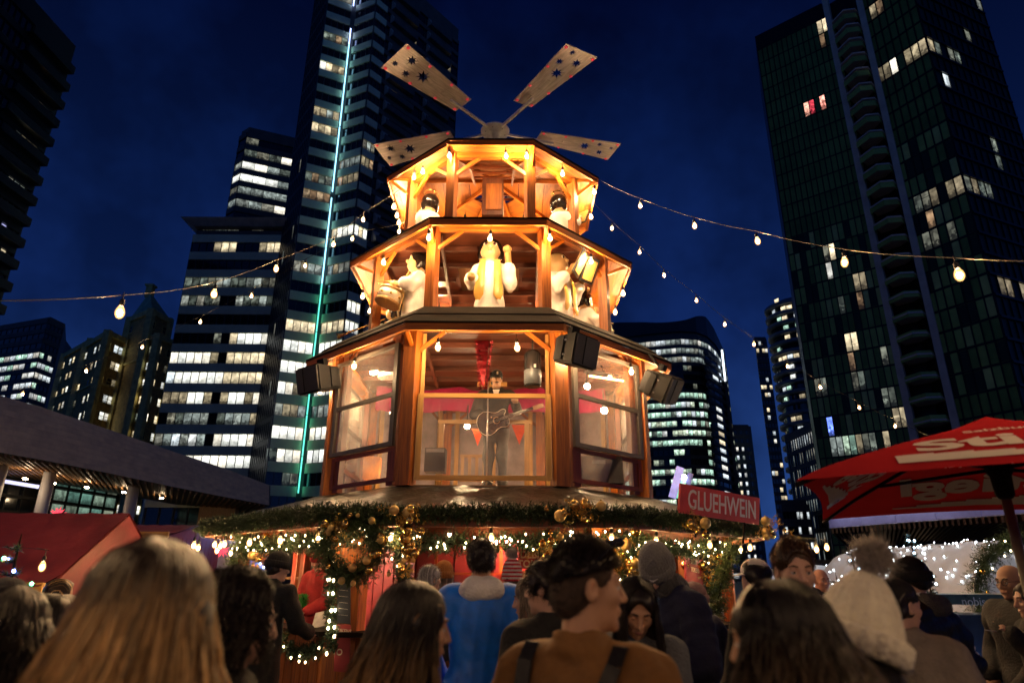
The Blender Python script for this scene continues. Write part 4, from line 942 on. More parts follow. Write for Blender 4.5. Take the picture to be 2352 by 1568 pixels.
loops = [[(.95, -.22), (2.72, -.37), (2.74, .37), (.95, .22)], star8(2.42, .14, .125, .2), star8(2.30, -.17, .10, .5), star8(2.02, .0, .16, .1), star8(2.60, -.12, .085, .3)]
for q in (1.25, 1.5, 1.78):
    for s in (-.045, 0, .045): loops.append([(q + .012 * math.cos(t), s + .012 * math.sin(t)) for t in (0, 1.05, 2.09, 3.14, 4.19, 5.24)])
bm_ = curve_plate('rotor_blade', loops, .018, BLADE)
REDLED = mat('red_reflector', (0.7, 0.03, 0.05), .3, emis=(1, .08, .10), estr=.12)
mb = MB(); mb.lathe([(.034, -.012), (.026, -.022), (.001, -.026)], 10); led = mb.mesh('red_lamp', REDLED)
mb = MB(); mb.beam((.25, 0, -.03), (1.3, 0, -.03), .05, .05, (0, 0, 1)); armm = mb.mesh('rotor_arm', MATS['white_painted_steel'])
for ang in (-131, -54, 16, 88, 160):
    M = Matrix.Translation((CX, CY, RZ)) @ Matrix.Rotation(R(ang), 4, 'Z') @ Matrix.Rotation(R(.6), 4, 'Y') @ Matrix.Rotation(R(7), 4, 'X')
    inv = Matrix.Translation(-Vector((CX, CY, 2.7)))
    o = link('rotor_blade', bm_, PY); o.matrix_local = inv @ M
    for (x, y) in ((1.02, .18), (1.02, -.18), (1.5, .23), (1.5, -.23), (2.1, .28), (2.1, -.28), (2.66, .32), (2.66, -.32)):
        l = link('red_lamp', led, o); l.location = (x, y, -.008)
    a_ = link('rotor_arm', armm, PY); a_.matrix_local = inv @ Matrix.Translation((0, 0, -.07)) @ M

# ---- glazed room of the first tier
def sash(A, B, z0, z1, stile, frame_m, panes, proud=0.0, rail_m=None, open_top=None, glass=None):
    """frame with stiles at both ends, rails at the heights listed, panes between"""
    A = Vector(A); B = Vector(B); d = (B - A).normalized(); n = Vector((d.y, -d.x, 0)); off = n * proud
    A = A + off; B = B + off
    for p in (A + d * stile / 2, B - d * stile / 2):
        mb = MB(); mb.beam(Vector((p.x, p.y, z0)), Vector((p.x, p.y, z1)), stile, .05, n); mb.build('window_frame', frame_m, PY, True)
    hs = panes
    for z in hs:
        mb = MB(); mb.beam(Vector((A.x, A.y, z)) + d * stile, Vector((B.x, B.y, z)) - d * stile, .046, .06); mb.build('window_rail', rail_m or frame_m, PY, True)
    for za, zb in zip(hs[:-1], hs[1:]):
        if open_top and za >= open_top: continue
        a, b = A + d * stile, B - d * stile
        q = [Vector((a.x, a.y, za + .03)), Vector((b.x, b.y, za + .03)), Vector((b.x, b.y, zb - .03)), Vector((a.x, a.y, zb - .03))]
        mb = MB(); mb.hexa([p - n * .003 for p in q] + [p + n * .003 for p in q]); mb.build('window_pane', glass or GLASS, PY, True)
def fl(i, f0, f1, ring=P1, z=0):
    a, b = pw(ring[i]), pw(ring[(i + 1) % 8]); return a.lerp(b, f0), a.lerp(b, f1)
FR = wood('grey_window_frame', (.05, .045, .04), (.11, .095, .08), .5)
a, b = fl(0, .055, .945); sash(a, b, 2.80, 3.99, .075, PINE, (2.83, 3.965), .03)
for p in (a + Vector((.04, .03, 0)), b + Vector((-.04, .03, 0))): mb = MB(); mb.beam(Vector((p.x, p.y, 4.0)), Vector((p.x, p.y, 4.9)), .05, .05); mb.build('window_frame', PINE, PY, True)
for i, f0, f1 in ((1, .10, .93), (7, .07, .90), (2, .05, .95), (6, .05, .95)):
    a, b = fl(i, f0, f1); sash(a, b, 3.28, 4.78, .085, FR, (3.31, 4.02, 4.75), .10, None, glass=GLASSF)
    sash(a, b, 2.80, 3.27, .085, REDWOOD, (2.83, 3.25), .04, glass=GLASSF)
    d = (Vector(b) - Vector(a)).normalized()
    for p in (Vector(a) + d * .12, Vector(b) - d * .12): mb = MB(); mb.beam(Vector((p.x, p.y, 2.75)), Vector((p.x, p.y, 4.95)), .14, .09, (d.y, -d.x, 0)); mb.build('post_facing', REDWOOD, PY, True)
# back of the room: studs, sheeting that lets light through, pink drape
SHEET = mat('pale_plastic_sheet', (0.30, 0.25, 0.27), .45, var=.3, scale=2.5, bump=.7, bscale=3)
for i in (3, 4, 5):
    a, b = fl(i, .0, 1.0); a = a * 1; d = (b - a).normalized(); n = Vector((d.y, -d.x, 0))
    mb = MB(); mb.beam(a + Vector((0, 0, 3.86)), b + Vector((0, 0, 3.86)), .03, 2.26); mb.build('back_sheet', SHEET, PY, True)
    for f in (.12, .5, .88):
        p = a.lerp(b, f) + n * -.08; mb = MB(); mb.beam(Vector((p.x, p.y, 2.75)), Vector((p.x, p.y, 4.95)), .09, .05, n); mb.build('stud', PINE, PY, True)
mb = MB()
for x in (-.72, .62): mb.beam((CX + x, CY - 1.3, 2.75), (CX + x, CY - 1.3, 3.85), .075, .05)
mb.build('inner_frame', PINE, PY, True)
mb = MB(); mb.beam((CX - .78, CY - 1.3, 3.88), (CX + .68, CY - 1.3, 3.88), .05, .06); mb.build('inner_rail', PINE, PY, True)
mb = MB(); mb.beam((CX + .03, CY - .45, 2.8), (CX + .03, CY - .45, 4.86), .10, .08); mb.build('center_post', PINE, PY, True)
mb = MB(); mb.beam((CX - .22, CY - .52, 4.72), (CX + .30, CY - .52, 4.72), .05, .07); mb.build('cross_piece', PINE, PY, True)
def wavy_cloth(name, label, cat, p0, p1, z0, z1, m, nx=40, amp=.05, sag=.1, seed=1, nz=8):
    rng = random.Random(seed); p0 = Vector(p0); p1 = Vector(p1); d = (p1 - p0).normalized(); n = Vector((d.y, -d.x, 0)); ph = rng.uniform(0, 6)
    V = []; F = []
    for j in range(nz + 1):
        for i in range(nx + 1):
            t = i / nx; z = z1 + (z0 - z1) * j / nz - sag * math.sin(math.pi * t * 3) ** 2 * (1 if j == 0 else .4)
            V.append(tuple(p0.lerp(p1, t) + n * (amp * math.sin(t * 37 + ph + j * .2) + amp * .6 * math.sin(t * 71 + ph)) + Vector((0, 0, z))))
    for j in range(nz):
        for i in range(nx): b = j * (nx + 1) + i; F.append((b, b + 1, b + nx + 2, b + nx + 1))
    o = link(name, np_mesh(name, V, F, m)); return tag(o, label, cat)
PINK = fabric_glow('magenta_cloth', (0.26, 0.018, 0.060), .2)
wavy_cloth('drape', 'magenta cloth drape hung across the back of the glazed room', 'drape', (CX - 2.1, CY + .2, 0), (CX + 2.1, CY + .2, 0), 4.42, 4.86, PINK, 60, .04, .08)
# flag strip hanging from the ceiling
mb = MB(); rng = random.Random(2)
T = thing('foil_streamer', 'crumpled red foil streamer hanging from the ceiling behind the front beam', 'streamer', (CX - .05, CY - 2.0, 5.0))
for k in range(14):
    t0, t1 = k / 14, (k + 1) / 14
    w0 = .13 * (1 - t0 * .8); w1 = .13 * (1 - t1 * .8) if k < 13 else .01
    x = rng.uniform(-.015, .015); x2 = rng.uniform(-.015, .015)
    mb.face([(-w0 + .02 * k % .03, x, -t0 * .78), (w0 * .6, x2, -t0 * .78), (w1 * .6, -x, -t1 * .78), (-w1 + .01, -x2, -t1 * .78)])
    for s in (-1, 1):
        for q in range(3): z = -(t0 + q * .02) * .78; mb.face([(s * w0 * .8, 0, z), (s * (w0 * .8 + .05), rng.uniform(-.03, .03), z - .02), (s * w0 * .8, .01, z - .025)])
mb.build('foil_strip', mat('red_foil', (.22, .01, .02), .3, .7, .5, scale=14, bump=.8, bscale=20), T)
for z, x, lab in ((0, 0, 0),):
    pass
# orange-red pennant and yellow one by the musician
def pennant(label, p, m, w_=.22, h_=.34):
    mb = MB(); p = Vector(p)
    for i in range(4):
        t0, t1 = i / 4, (i + 1) / 4
        y = lambda t: .02 * math.sin(t * 5)
        mb.face([p + Vector((-w_ / 2 * (1 - t0), y(t0), -h_ * t0)), p + Vector((w_ / 2 * (1 - t0), y(t0) + .01, -h_ * t0)), p + Vector((w_ / 2 * (1 - t1) + .001, y(t1) + .01, -h_ * t1)), p + Vector((-w_ / 2 * (1 - t1), y(t1), -h_ * t1))])
    tag(mb.build('pennant', m), label, 'pennant', 'orange pennants in the glazed room')
OR_ = fabric_glow('orange_cloth', (.8, .12, .05), .3)
pennant('orange pennant hanging right of the guitarist', at(1195, 975, 10.9), OR_, .26, .34)
pennant('smaller orange pennant hanging left of the guitarist', at(1100, 985, 11.0), OR_, .2, .3)
# work lamps inside the room (lit: they glare through the panes)
LAMP = emit('work_lamp_glass', (1.0, .68, .36), 170)
def work_lamp(label, p, r=.06, st=None):
    T = thing('work_lamp', label, 'lamp', p, 0, 'work lamps inside the glazed room')
    mb = MB(); mb.ball((0, 0, 0), r, 12, 8); mb.build('lamp_globe', st or LAMP, T)
    mb = MB(); mb.tube([(0, .02, .05), (0, .05, .25), (0, .1, .4)], .012, 6); mb.lathe([(.035, .04), (.04, .1), (.015, .13)], 8); mb.build('lamp_holder', CABLE, T)
work_lamp('round work lamp glaring left of the guitarist', at(1075, 980, 11.2), .045)
work_lamp('round work lamp glaring behind the right corner pane', at(1390, 940, 10.9), .055)
work_lamp('round work lamp glaring behind the left corner pane', at(905, 950, 10.6), .05)
work_lamp('warm lamp hung high behind the left corner pane', at(857, 858, 10.9), .05)
work_lamp('warm lamp hung high behind the right corner pane', at(1350, 885, 10.9), .05)
work_lamp('small spot lamp low behind the left corner pane', at(935, 1072, 10.5), .03)

# ---- eave light strings
def eave_string(label, ring, z, us, drop=.12, k=.97):
    cab = [pw(p * k, z - .03) for p in ring]; cab.append(cab[0])
    pts = []
    for i in range(8):
        for f in (0, .33, .66): q = cab[i].lerp(cab[i + 1], f); q.z -= .04 * (f != 0); pts.append(q)
    pts.append(cab[0])
    bl = []
    for (i, f) in us: q = cab[i].lerp(cab[(i + 1) % 8], f); q.z -= drop; bl.append(q)
    return string_lights(label, pts, bl, BULB_S, 'light strings along the pyramid eaves', 1.0, .004)
eave_string('bulb string under the lowest eave of the pyramid', E1, 4.82, [(0, .2), (0, .71), (7, .5), (7, .12), (1, .12), (1, .62), (6, .3), (6, .75), (2, .3), (2, .75), (3, .5), (5, .5)], .17)
eave_string('bulb string under the middle eave of the pyramid', E2, 6.75, [(0, -.02), (0, .52), (0, 1.04), (7, .42), (1, .52), (6, .25), (6, .6), (2, .3), (2, .75), (3, .4), (5, .6), (4, .5)], .14)
eave_string('bulb string under the top eave of the pyramid', E3, 8.6, [(0, .0), (0, .68), (0, .93), (7, .44), (7, .58), (1, .45), (1, .97), (6, .35), (6, .7), (6, .5), (2, .5), (3, .4), (5, .6)], .15)
# a few bulbs deep inside the tiers, hung from the ceilings
T = string_lights('short bulb string hung inside the middle and top tiers', [pw((-1.2, .8, 6.85)), pw((0, .9, 6.8)), pw((1.2, .8, 6.85))], [pw((-1.1, .8, 6.7)), pw((1.1, .8, 6.7)), pw((-.6, .3, 8.5)), pw((.6, .3, 8.5))], BULB_S, 'light strings along the pyramid eaves')
# ================================================================== SDF modelling kit
def rotm(yaw=0, pitch=0, roll=0):
    return np.array(Euler((pitch, roll, yaw), 'XYZ').to_matrix())
class Sdf:
    """union of tapered capsules and ellipsoids blended smoothly, turned into one closed surface"""
    def __init__(s): s.p = []
    def cap(s, a, b, ra, rb=None, k=.03, op='+', flat=None): s.p.append(('c', np.array(a, float), np.array(b, float), ra, ra if rb is None else rb, k, op, flat)); return s
    def ell(s, c, r, M=None, k=.03, op='+'): s.p.append(('e', np.array(c, float), np.array(r, float) if hasattr(r, '__len__') else np.array([r] * 3, float), None if M is None else np.array(M), k, op)); return s
    def bounds(s):
        lo = np.array([9.] * 3); hi = -lo
        for q in s.p:
            if q[-2 if q[0] == 'c' else -1] == '-': continue
            if q[0] == 'c':
                r = max(q[3], q[4]); P = np.array([q[1] - r, q[2] - r, q[1] + r, q[2] + r])
            else:
                r = q[2].max() if q[3] is not None else q[2]; P = np.array([q[1] - r, q[1] + r])
            lo = np.minimum(lo, P.min(0)); hi = np.maximum(hi, P.max(0))
        return lo, hi
    def mesh(s, res, fine=None, noise=0.0, nscale=9.0, seed=0, cut=None):
        """fine=(lo, hi, res): a box sampled more finely"""
        lo, hi = s.bounds(); ax = []
        for i in range(3):
            if fine is None: ax.append(np.arange(lo[i] - 2 * res, hi[i] + 3 * res, res))
            else:
                f0, f1, fr = fine[0][i], fine[1][i], fine[2]; a = []
                x = lo[i] - 2 * res
                while x < hi[i] + 3 * res: a.append(x); x += fr if f0 <= x <= f1 else res
                ax.append(np.array(a))
        X, Y, Z = ax; F = np.full((len(X), len(Y), len(Z)), .3, np.float32)
        for q in s.p:
            if q[0] == 'c': r = max(q[3], q[4]); l, h = np.minimum(q[1], q[2]) - r, np.maximum(q[1], q[2]) + r; k = q[5]; op = q[6]
            else: r = q[2].max(); l, h = q[1] - r, q[1] + r; k = q[4]; op = q[5]
            m = k * 1.5 + .045; sl = []
            for i in range(3):
                i0 = max(0, np.searchsorted(ax[i], l[i] - m) - 1); i1 = min(len(ax[i]), np.searchsorted(ax[i], h[i] + m) + 1); sl.append(slice(i0, i1))
            sl = tuple(sl); x, y, z = X[sl[0]][:, None, None], Y[sl[1]][None, :, None], Z[sl[2]][None, None, :]
            if x.size == 0 or y.size == 0 or z.size == 0: continue
            if q[0] == 'c':
                a, b = q[1], q[2]; ab = b - a; L2 = max(ab @ ab, 1e-9)
                t = np.clip(((x - a[0]) * ab[0] + (y - a[1]) * ab[1] + (z - a[2]) * ab[2]) / L2, 0, 1)
                dx, dy, dz = x - a[0] - t * ab[0], y - a[1] - t * ab[1], z - a[2] - t * ab[2]
                if q[7] is not None: dx, dy, dz = dx / q[7][0], dy / q[7][1], dz / q[7][2]
                d = np.sqrt(dx * dx + dy * dy + dz * dz) - (q[3] + (q[4] - q[3]) * t)
            else:
                px, py, pz = x - q[1][0], y - q[1][1], z - q[1][2]
                if q[3] is not None:
                    M = q[3].T; px, py, pz = [M[i, 0] * px + M[i, 1] * py + M[i, 2] * pz for i in range(3)]
                r = q[2]; k0 = np.sqrt((px / r[0]) ** 2 + (py / r[1]) ** 2 + (pz / r[2]) ** 2) + 1e-9
                k1 = np.sqrt((px / r[0] ** 2) ** 2 + (py / r[1] ** 2) ** 2 + (pz / r[2] ** 2) ** 2) + 1e-9
                d = k0 * (k0 - 1) / k1
            g = F[sl]
            if op == '+': h_ = np.clip(.5 + .5 * (g - d) / k, 0, 1); F[sl] = g + (d - g) * h_ - k * h_ * (1 - h_)
            else: d = -d; h_ = np.clip(.5 + .5 * (d - g) / k, 0, 1); F[sl] = g + (d - g) * h_ + k * h_ * (1 - h_)
        if noise:
            rg = np.random.RandomState(seed); N = 0
            xx, yy, zz = X[:, None, None], Y[None, :, None], Z[None, None, :]
            for j in range(5):
                w_ = rg.randn(3) * nscale * (1 + .5 * j); N = N + np.sin(xx * w_[0] + yy * w_[1] + zz * w_[2] + rg.rand() * 6 + 1.5 * np.sin(zz * nscale * .7 + j)) / (1 + .6 * j)
            F = F + noise * N.astype(np.float32) * .5
        if cut is not None: F = np.maximum(F, cut(X[:, None, None], Y[None, :, None], Z[None, None, :]))
        F[0] = F[-1] = .2; F[:, 0] = F[:, -1] = .2; F[:, :, 0] = F[:, :, -1] = .2
        return surface_nets(F, ax)
def surface_nets(F, ax):
    I = F < 0; nx, ny, nz = [n - 1 for n in F.shape]
    c = np.zeros((nx, ny, nz), np.int8)
    for i in (0, 1):
        for j in (0, 1):
            for k in (0, 1): c += I[i:i + nx, j:j + ny, k:k + nz]
    act = (c > 0) & (c < 8); idx = np.argwhere(act); n = len(idx)
    cid = np.full(act.shape, -1, np.int32); cid[act] = np.arange(n)
    S = np.zeros((n, 3)); C = np.zeros(n); ii, jj, kk = idx.T
    for d in range(3):
        for a in (0, 1):
            for b in (0, 1):
                o0 = [0, 0, 0]; o = [x for x in range(3) if x != d]; o0[o[0]] = a; o0[o[1]] = b; o1 = list(o0); o1[d] = 1
                f0 = F[ii + o0[0], jj + o0[1], kk + o0[2]]; f1 = F[ii + o1[0], jj + o1[1], kk + o1[2]]
                m = (f0 < 0) != (f1 < 0); t = np.where(m, f0 / np.where(f0 == f1, 1, f0 - f1), 0)
                i3 = (ii, jj, kk)
                for e in range(3):
                    base = ax[e][i3[e] + o0[e]]
                    if e == d: base = base + t * (ax[e][i3[e] + 1] - ax[e][i3[e]])
                    S[:, e] += np.where(m, base, 0)
                C += m
    V = S / np.maximum(C, 1)[:, None]; Q = []
    for d in range(3):
        o = [x for x in range(3) if x != d]; sl0 = [slice(1, -1)] * 3; sl0[d] = slice(0, -1); sl1 = [slice(1, -1)] * 3; sl1[d] = slice(1, None)
        A, B = I[tuple(sl0)], I[tuple(sl1)]; E = np.argwhere(A != B)
        if not len(E): continue
        E = E + [1 if x != d else 0 for x in range(3)]
        sgn = I[E[:, 0], E[:, 1], E[:, 2]]
        def cell(a, b):
            q = E.copy(); q[:, o[0]] -= a; q[:, o[1]] -= b; return cid[q[:, 0], q[:, 1], q[:, 2]]
        q = np.stack([cell(1, 1), cell(0, 1), cell(0, 0), cell(1, 0)], 1)
        fl_ = sgn if d != 1 else ~sgn
        q[~fl_] = q[~fl_][:, ::-1]; Q.append(q)
    Q = np.concatenate(Q); Q = Q[(Q >= 0).all(1)]
    return V, Q
# ================================================================== kiosk below the pyramid
KI = thing('market_kiosk', 'wooden octagonal mulled wine kiosk with a dark tarpaulin skirt roof, carrying the pyramid', 'kiosk', (CX, CY, 0))
KE = octa(1.66, 4.05, 4.0, 1.66); KP = octa(1.48, 3.5, 3.45, 1.45); KU = octa(1.04, 2.5, 2.5, 1.2)
TARP = mat('dark_brown_tarpaulin', (0.010, 0.008, 0.005), 0.34, var=.5, scale=4, bump=.9, bscale=12, spec=.4)
def tarp_panel(A, B, U0, U1, seed):
    rng = np.random.RandomState(seed); nx, ny = 34, 14; V = []; F = []
    ph = rng.rand(6) * 6
    for j in range(ny + 1):
        for i in range(nx + 1):
            s, t = i / nx, j / ny; p = A.lerp(B, s).lerp(U0.lerp(U1, s), t)
            e = math.sin(math.pi * s) ** .3 * math.sin(math.pi * min(1, t * 1.0)) ** .5
            w_ = .035 * math.sin(17 * s + 5 * t + ph[0]) * math.sin(3 * t + ph[1]) + .022 * math.sin(33 * s - 9 * t + ph[2]) + .015 * math.sin(60 * s + 14 * t + ph[3]) + rng.randn() * .006
            V.append((p.x, p.y, p.z + w_ * e * .8 + .02))
    for j in range(ny):
        for i in range(nx): b = j * (nx + 1) + i; F.append((b, b + 1, b + nx + 2, b + nx + 1))
    o = link('roof_tarp', np_mesh('roof_tarp', V, F, TARP), KI, True)
for i, a, b in facets(KE):
    A, B, U0, U1 = pw(a, 2.27), pw(b, 2.27), pw(KU[i], 2.72), pw(KU[(i + 1) % 8], 2.72)
    tarp_panel(A, B, U0, U1, i)
    d = (B - A).normalized(); out = Vector((d.y, -d.x, 0))
    mb = MB(); mb.beam(A - out * .02 + Vector((0, 0, -.09)), B - out * .02 + Vector((0, 0, -.09)), .04, .16); mb.build('fascia_board', REDWOOD, KI, True)
    p0, p1 = pw(KP[i], 2.26), pw(KP[(i + 1) % 8], 2.26)
    for k in range(3):
        f0, f1 = k / 3 + .008, (k + 1) / 3 - .008; q = [(A + Vector((0, 0, -.02))).lerp(p0, f0), (B + Vector((0, 0, -.02))).lerp(p1, f0), (B + Vector((0, 0, -.02))).lerp(p1, f1), (A + Vector((0, 0, -.02))).lerp(p0, f1)]
        mb = MB(); mb.hexa([p - Vector((0, 0, .02)) for p in q] + q); mb.build('soffit_board', ORANGE, KI, True)
    mb = MB(); mb.beam(p0 + Vector((0, 0, -.14)), p1 + Vector((0, 0, -.14)), .10, .2); mb.build('lintel', REDWOOD, KI, True)
    # inner counter and the boarded front under it
    q0, q1 = pw(KP[i] * 1.02, 0), pw(KP[(i + 1) % 8] * 1.02, 0); Lf = (q1 - q0).length
    n_ = int(Lf / .19)
    for k in range(n_):
        a_, b_ = q0.lerp(q1, (k + .04) / n_), q0.lerp(q1, (k + .96) / n_)
        mb = MB(); mb.beam(a_ + Vector((0, 0, .48)), b_ + Vector((0, 0, .48)), .03, .92); mb.build('front_plank', ORANGE, KI, True)
    mb = MB(); mb.beam(q0 + Vector((0, 0, .99)) + out * .06, q1 + Vector((0, 0, .99)) + out * .06, .42, .05); mb.build('counter_top', DARKWOOD, KI, True)
    # corner pillars of broad boards
    m_ = KP[i]; ang = math.atan2(m_.y, m_.x)
    mb = MB(); mb.box(pw(KP[i], 1.12), (.16, .42 if i in (0, 1) else .26, 2.2), Matrix.Rotation(ang, 3, 'Z')); mb.build('pillar', ORANGE, KI, True)
# inner core wall of red boards
core = octa(.9, 2.1, 2.1, .9)
for i, a, b in facets(core):
    A, B = pw(a, 0), pw(b, 0); n_ = int((B - A).length / .23)
    for k in range(n_):
        p, q = A.lerp(B, (k + .04) / n_), A.lerp(B, (k + .96) / n_); mb = MB(); mb.beam(p + Vector((0, 0, 1.2)), q + Vector((0, 0, 1.2)), .03, 2.3); mb.build('wall_plank', REDPAINT, KI, True)
mb = MB(); mb.prism([pw(p).to_2d() for p in KP], 2.24, 2.27); mb.build('ceiling_panel', ORANGE, KI, True)
mb = MB(); mb.prism([pw(p).to_2d() for p in KP], .02, .08); mb.build('floor_deck', DARKWOOD, KI, True)
# shelf with upright trim inside the left and front openings
for (x0, y0, x1, y1, z) in ((-2.9, -1.0, -2.2, -1.9, 1.55), (-.7, -2.3, .7, -2.3, 1.62)):
    mb = MB(); mb.beam((CX + x0, CY + y0, z), (CX + x1, CY + y1, z), .22, .03); mb.build('shelf', PINE, KI, True)
for x in (-1.1, -.62, .25, .75): mb = MB(); mb.beam((CX + x, CY - 2.2, .9), (CX + x, CY - 2.2, 2.2), .04, .03); mb.build('trim_strip', ORANGE, KI, True)
for (x, y) in ((-2.55, -1.75), (-2.75, -1.45)): mb = MB(); mb.beam((CX + x, CY + y, 1.0), (CX + x, CY + y, 2.2), .05, .05); mb.build('white_strut', PALEPLY, KI, True)
# warm and pinkish tubes over the counters (these light the serving hatches)
HOT = emit('heater_tube', (1.0, .10, .07), 80); WTUBE = emit('white_tube', (1.0, .70, .52), 110)
def heater(label, p, rz, ln=.5, m=HOT, tilt=.5, grp='heaters'):
    T = thing('infrared_heater', label, 'heater', p, rz, grp)
    mb = MB(); mb.hexa([(-ln / 2, -.06, -.03), (ln / 2, -.06, -.03), (ln / 2, .07, .03), (-ln / 2, .07, .03), (-ln / 2, -.03, .06), (ln / 2, -.03, .06), (ln / 2, .06, .08), (-ln / 2, .06, .08)]); mb.build('heater_shade', BLACK, T)
    mb = MB(); mb.tube([(-ln / 2 + .04, -.045, -.045), (ln / 2 - .04, -.045, -.045)], .014, 8); mb.build('heater_tube', m, T)
    mb = MB(); mb.tube([(0, .04, .08), (0, .12, .22)], .012, 6); mb.build('bracket', BLACK, T)
    return T
heater('glowing infrared heater hung inside the right corner pane of the pyramid', at(1392, 862, 10.1), R(25), .75, emit('heater_orange', (1.0, .32, .08), 30))
heater('infrared heater over the front hatch of the kiosk, behind the striped hat', (CX + .45, CY - 2.55, 2.06), 0, .7)
heater('infrared heater over the left hatch of the kiosk', (CX - 2.45, CY - 1.7, 2.06), R(-45), .6)
heater('infrared heater over the right hatch of the kiosk', (CX + 2.45, CY - 1.7, 2.06), R(45), .6)
def tube_lamp(label, a, b):
    T = thing('tube_lamp', label, 'lamp', a, 0, 'tube lamps in the kiosk'); mb = MB(); mb.tube([a, b], .014, 8); mb.build('lamp_tube', WTUBE, T, True)
    mb = MB(); mb.beam(Vector(a) + Vector((0, 0, .04)), Vector(b) + Vector((0, 0, .04)), .06, .03); mb.build('lamp_housing', PALEPLY, T, True)
tube_lamp('white tube lamp inside the left hatch of the kiosk', (CX - 2.75, CY - 1.25, 2.17), (CX - 2.0, CY - 2.1, 2.17))
tube_lamp('white tube lamp inside the front hatch of the kiosk', (CX + .1, CY - 2.4, 2.17), (CX + .9, CY - 2.4, 2.17))
tube_lamp('white tube lamp inside the right hatch of the kiosk', (CX + 2.1, CY - 2.1, 2.17), (CX + 2.7, CY - 1.4, 2.17))

# ================================================================== greenery
def sprig_mesh(path, n, rad, m, name='needles', needle=.05, seed=1, droop=.0, spr=11, flat=None, wn=.010, along=.35):
    """many small fir twigs along a path; each twig is a fan of needles"""
    rng = np.random.RandomState(seed); P = np.array([tuple(p) for p in path], float)
    seg = np.linalg.norm(np.diff(P, axis=0), axis=1); cum = np.concatenate([[0], np.cumsum(seg)])
    s = rng.rand(n) * cum[-1]; k = np.clip(np.searchsorted(cum, s) - 1, 0, len(seg) - 1); t = ((s - cum[k]) / np.maximum(seg[k], 1e-6))[:, None]
    base = P[k] * (1 - t) + P[k + 1] * t; tan = (P[k + 1] - P[k]) / np.maximum(seg[k], 1e-6)[:, None]
    rv = rng.randn(n, 3); rv -= (rv * tan).sum(1)[:, None] * tan; rv /= np.linalg.norm(rv, axis=1)[:, None] + 1e-9
    d = rv + tan * (rng.rand(n, 1) * 2 - 1) * along * 2; d[:, 2] -= droop; d /= np.linalg.norm(d, axis=1)[:, None]
    ln = rad * (.55 + .75 * rng.rand(n, 1)); V = []; 
    j = (np.arange(spr) / (spr - 1))[None, :, None]
    org = base[:, None, :] + d[:, None, :] * ln[:, None, :] * (.15 + .85 * j)
    nd = rng.randn(n, spr, 3) * .8 + d[:, None, :] * .9; nd /= np.linalg.norm(nd, axis=2)[..., None]
    sd = np.cross(nd, rng.randn(n, spr, 3)); sd /= np.linalg.norm(sd, axis=2)[..., None] + 1e-9
    L_ = needle * (.7 + .6 * rng.rand(n, spr, 1))
    v0 = org - sd * wn / 2; v1 = org + sd * wn / 2; v2 = org + nd * L_
    V = np.stack([v0, v1, v2], 2).reshape(-1, 3); F = np.arange(len(V)).reshape(-1, 3)
    return np_mesh(name, V, F, m, smooth=False)
def garland(label, path, rad, per_m, seed, group, minis=0, m=NEEDLE, cat='garland', mini_r=.0085, mini_m=None, below=0.0):
    T = thing('garland', label, cat, path[0], 0, group); Lg = sum((Vector(b) - Vector(a)).length for a, b in zip(path[:-1], path[1:]))
    o = link('needles', sprig_mesh(path, int(per_m * Lg), rad, m, 'needles', seed=seed), T, True); o['kind'] = 'stuff'
    mb = MB(); mb.tube(path, .012, 5); mb.build('stem', DARKWOOD, T, True)
    if minis:
        mbm = MB(); mbm.lathe([(.001, -mini_r * 1.6), (mini_r, -mini_r * .6), (mini_r * .9, mini_r * .6), (mini_r * .4, mini_r * 1.3)], 6); me = mbm.mesh('mini_light', mini_m or MINI)
        rng = random.Random(seed); n = int(minis * Lg)
        cum = 0
        for k in range(n):
            s = (k + rng.random()) / n * Lg; acc = 0
            for a, b in zip(path[:-1], path[1:]):
                a, b = Vector(a), Vector(b); l = (b - a).length
                if acc + l >= s: p = a.lerp(b, (s - acc) / l); break
                acc += l
            q = p + Vector((rng.uniform(-1, 1), rng.uniform(-1.2, -.1), rng.uniform(-.7, .9) - below)) * rad * .9
            o = link('mini_light', me, T, True); o.location = q
    return T
def along(ring, i0, z, k=1.0, sag=0.0, n=10):
    a, b = pw(ring[i0] * k, z), pw(ring[(i0 + 1) % 8] * k, z)
    return [a.lerp(b, t / n) + Vector((0, 0, -sag * 4 * (t / n) * (1 - t / n) + random.uniform(-.012, .012))) for t in range(n + 1)]
gl = {0: 'front', 7: 'left front', 1: 'right front', 6: 'left side', 2: 'right side'}
for i, nm_ in gl.items():
    garland('thick fir garland on the %s eave edge of the kiosk roof' % nm_, along(KE, i, 2.23, 1.005), .105, 620, 10 + i, 'fir garlands on the kiosk roof edge')
garland('fir swag with white lights under the front eave of the kiosk', along(KP, 0, 2.0, 1.03, .05), .13, 430, 31, 'lit fir swags on the kiosk', 20)
garland('fir swag with white lights over the left hatch of the kiosk', along(KP, 7, 2.02, 1.03, .06), .13, 430, 32, 'lit fir swags on the kiosk', 20)
garland('fir swag with white lights over the right hatch of the kiosk', along(KP, 1, 2.0, 1.03, .06), .13, 430, 33, 'lit fir swags on the kiosk', 20)
def vert(u0, v0, u1, v1, Y, n=8):
    a, b = at(u0, v0, Y), at(u1, v1, Y); return [a.lerp(b, t / n) + Vector((random.uniform(-.02, .02), 0, 0)) for t in range(n + 1)]
garland('fir strand with bright white lights down the left edge of the wreath pillar', vert(772, 1270, 770, 1500, 7.7), .07, 350, 41, 'lit fir strands down the kiosk pillars', 15, mini_r=.013)
garland('fir strand with gold baubles down the right edge of the wreath pillar', vert(925, 1215, 932, 1400, 7.72), .10, 420, 42, 'lit fir strands down the kiosk pillars', 7)
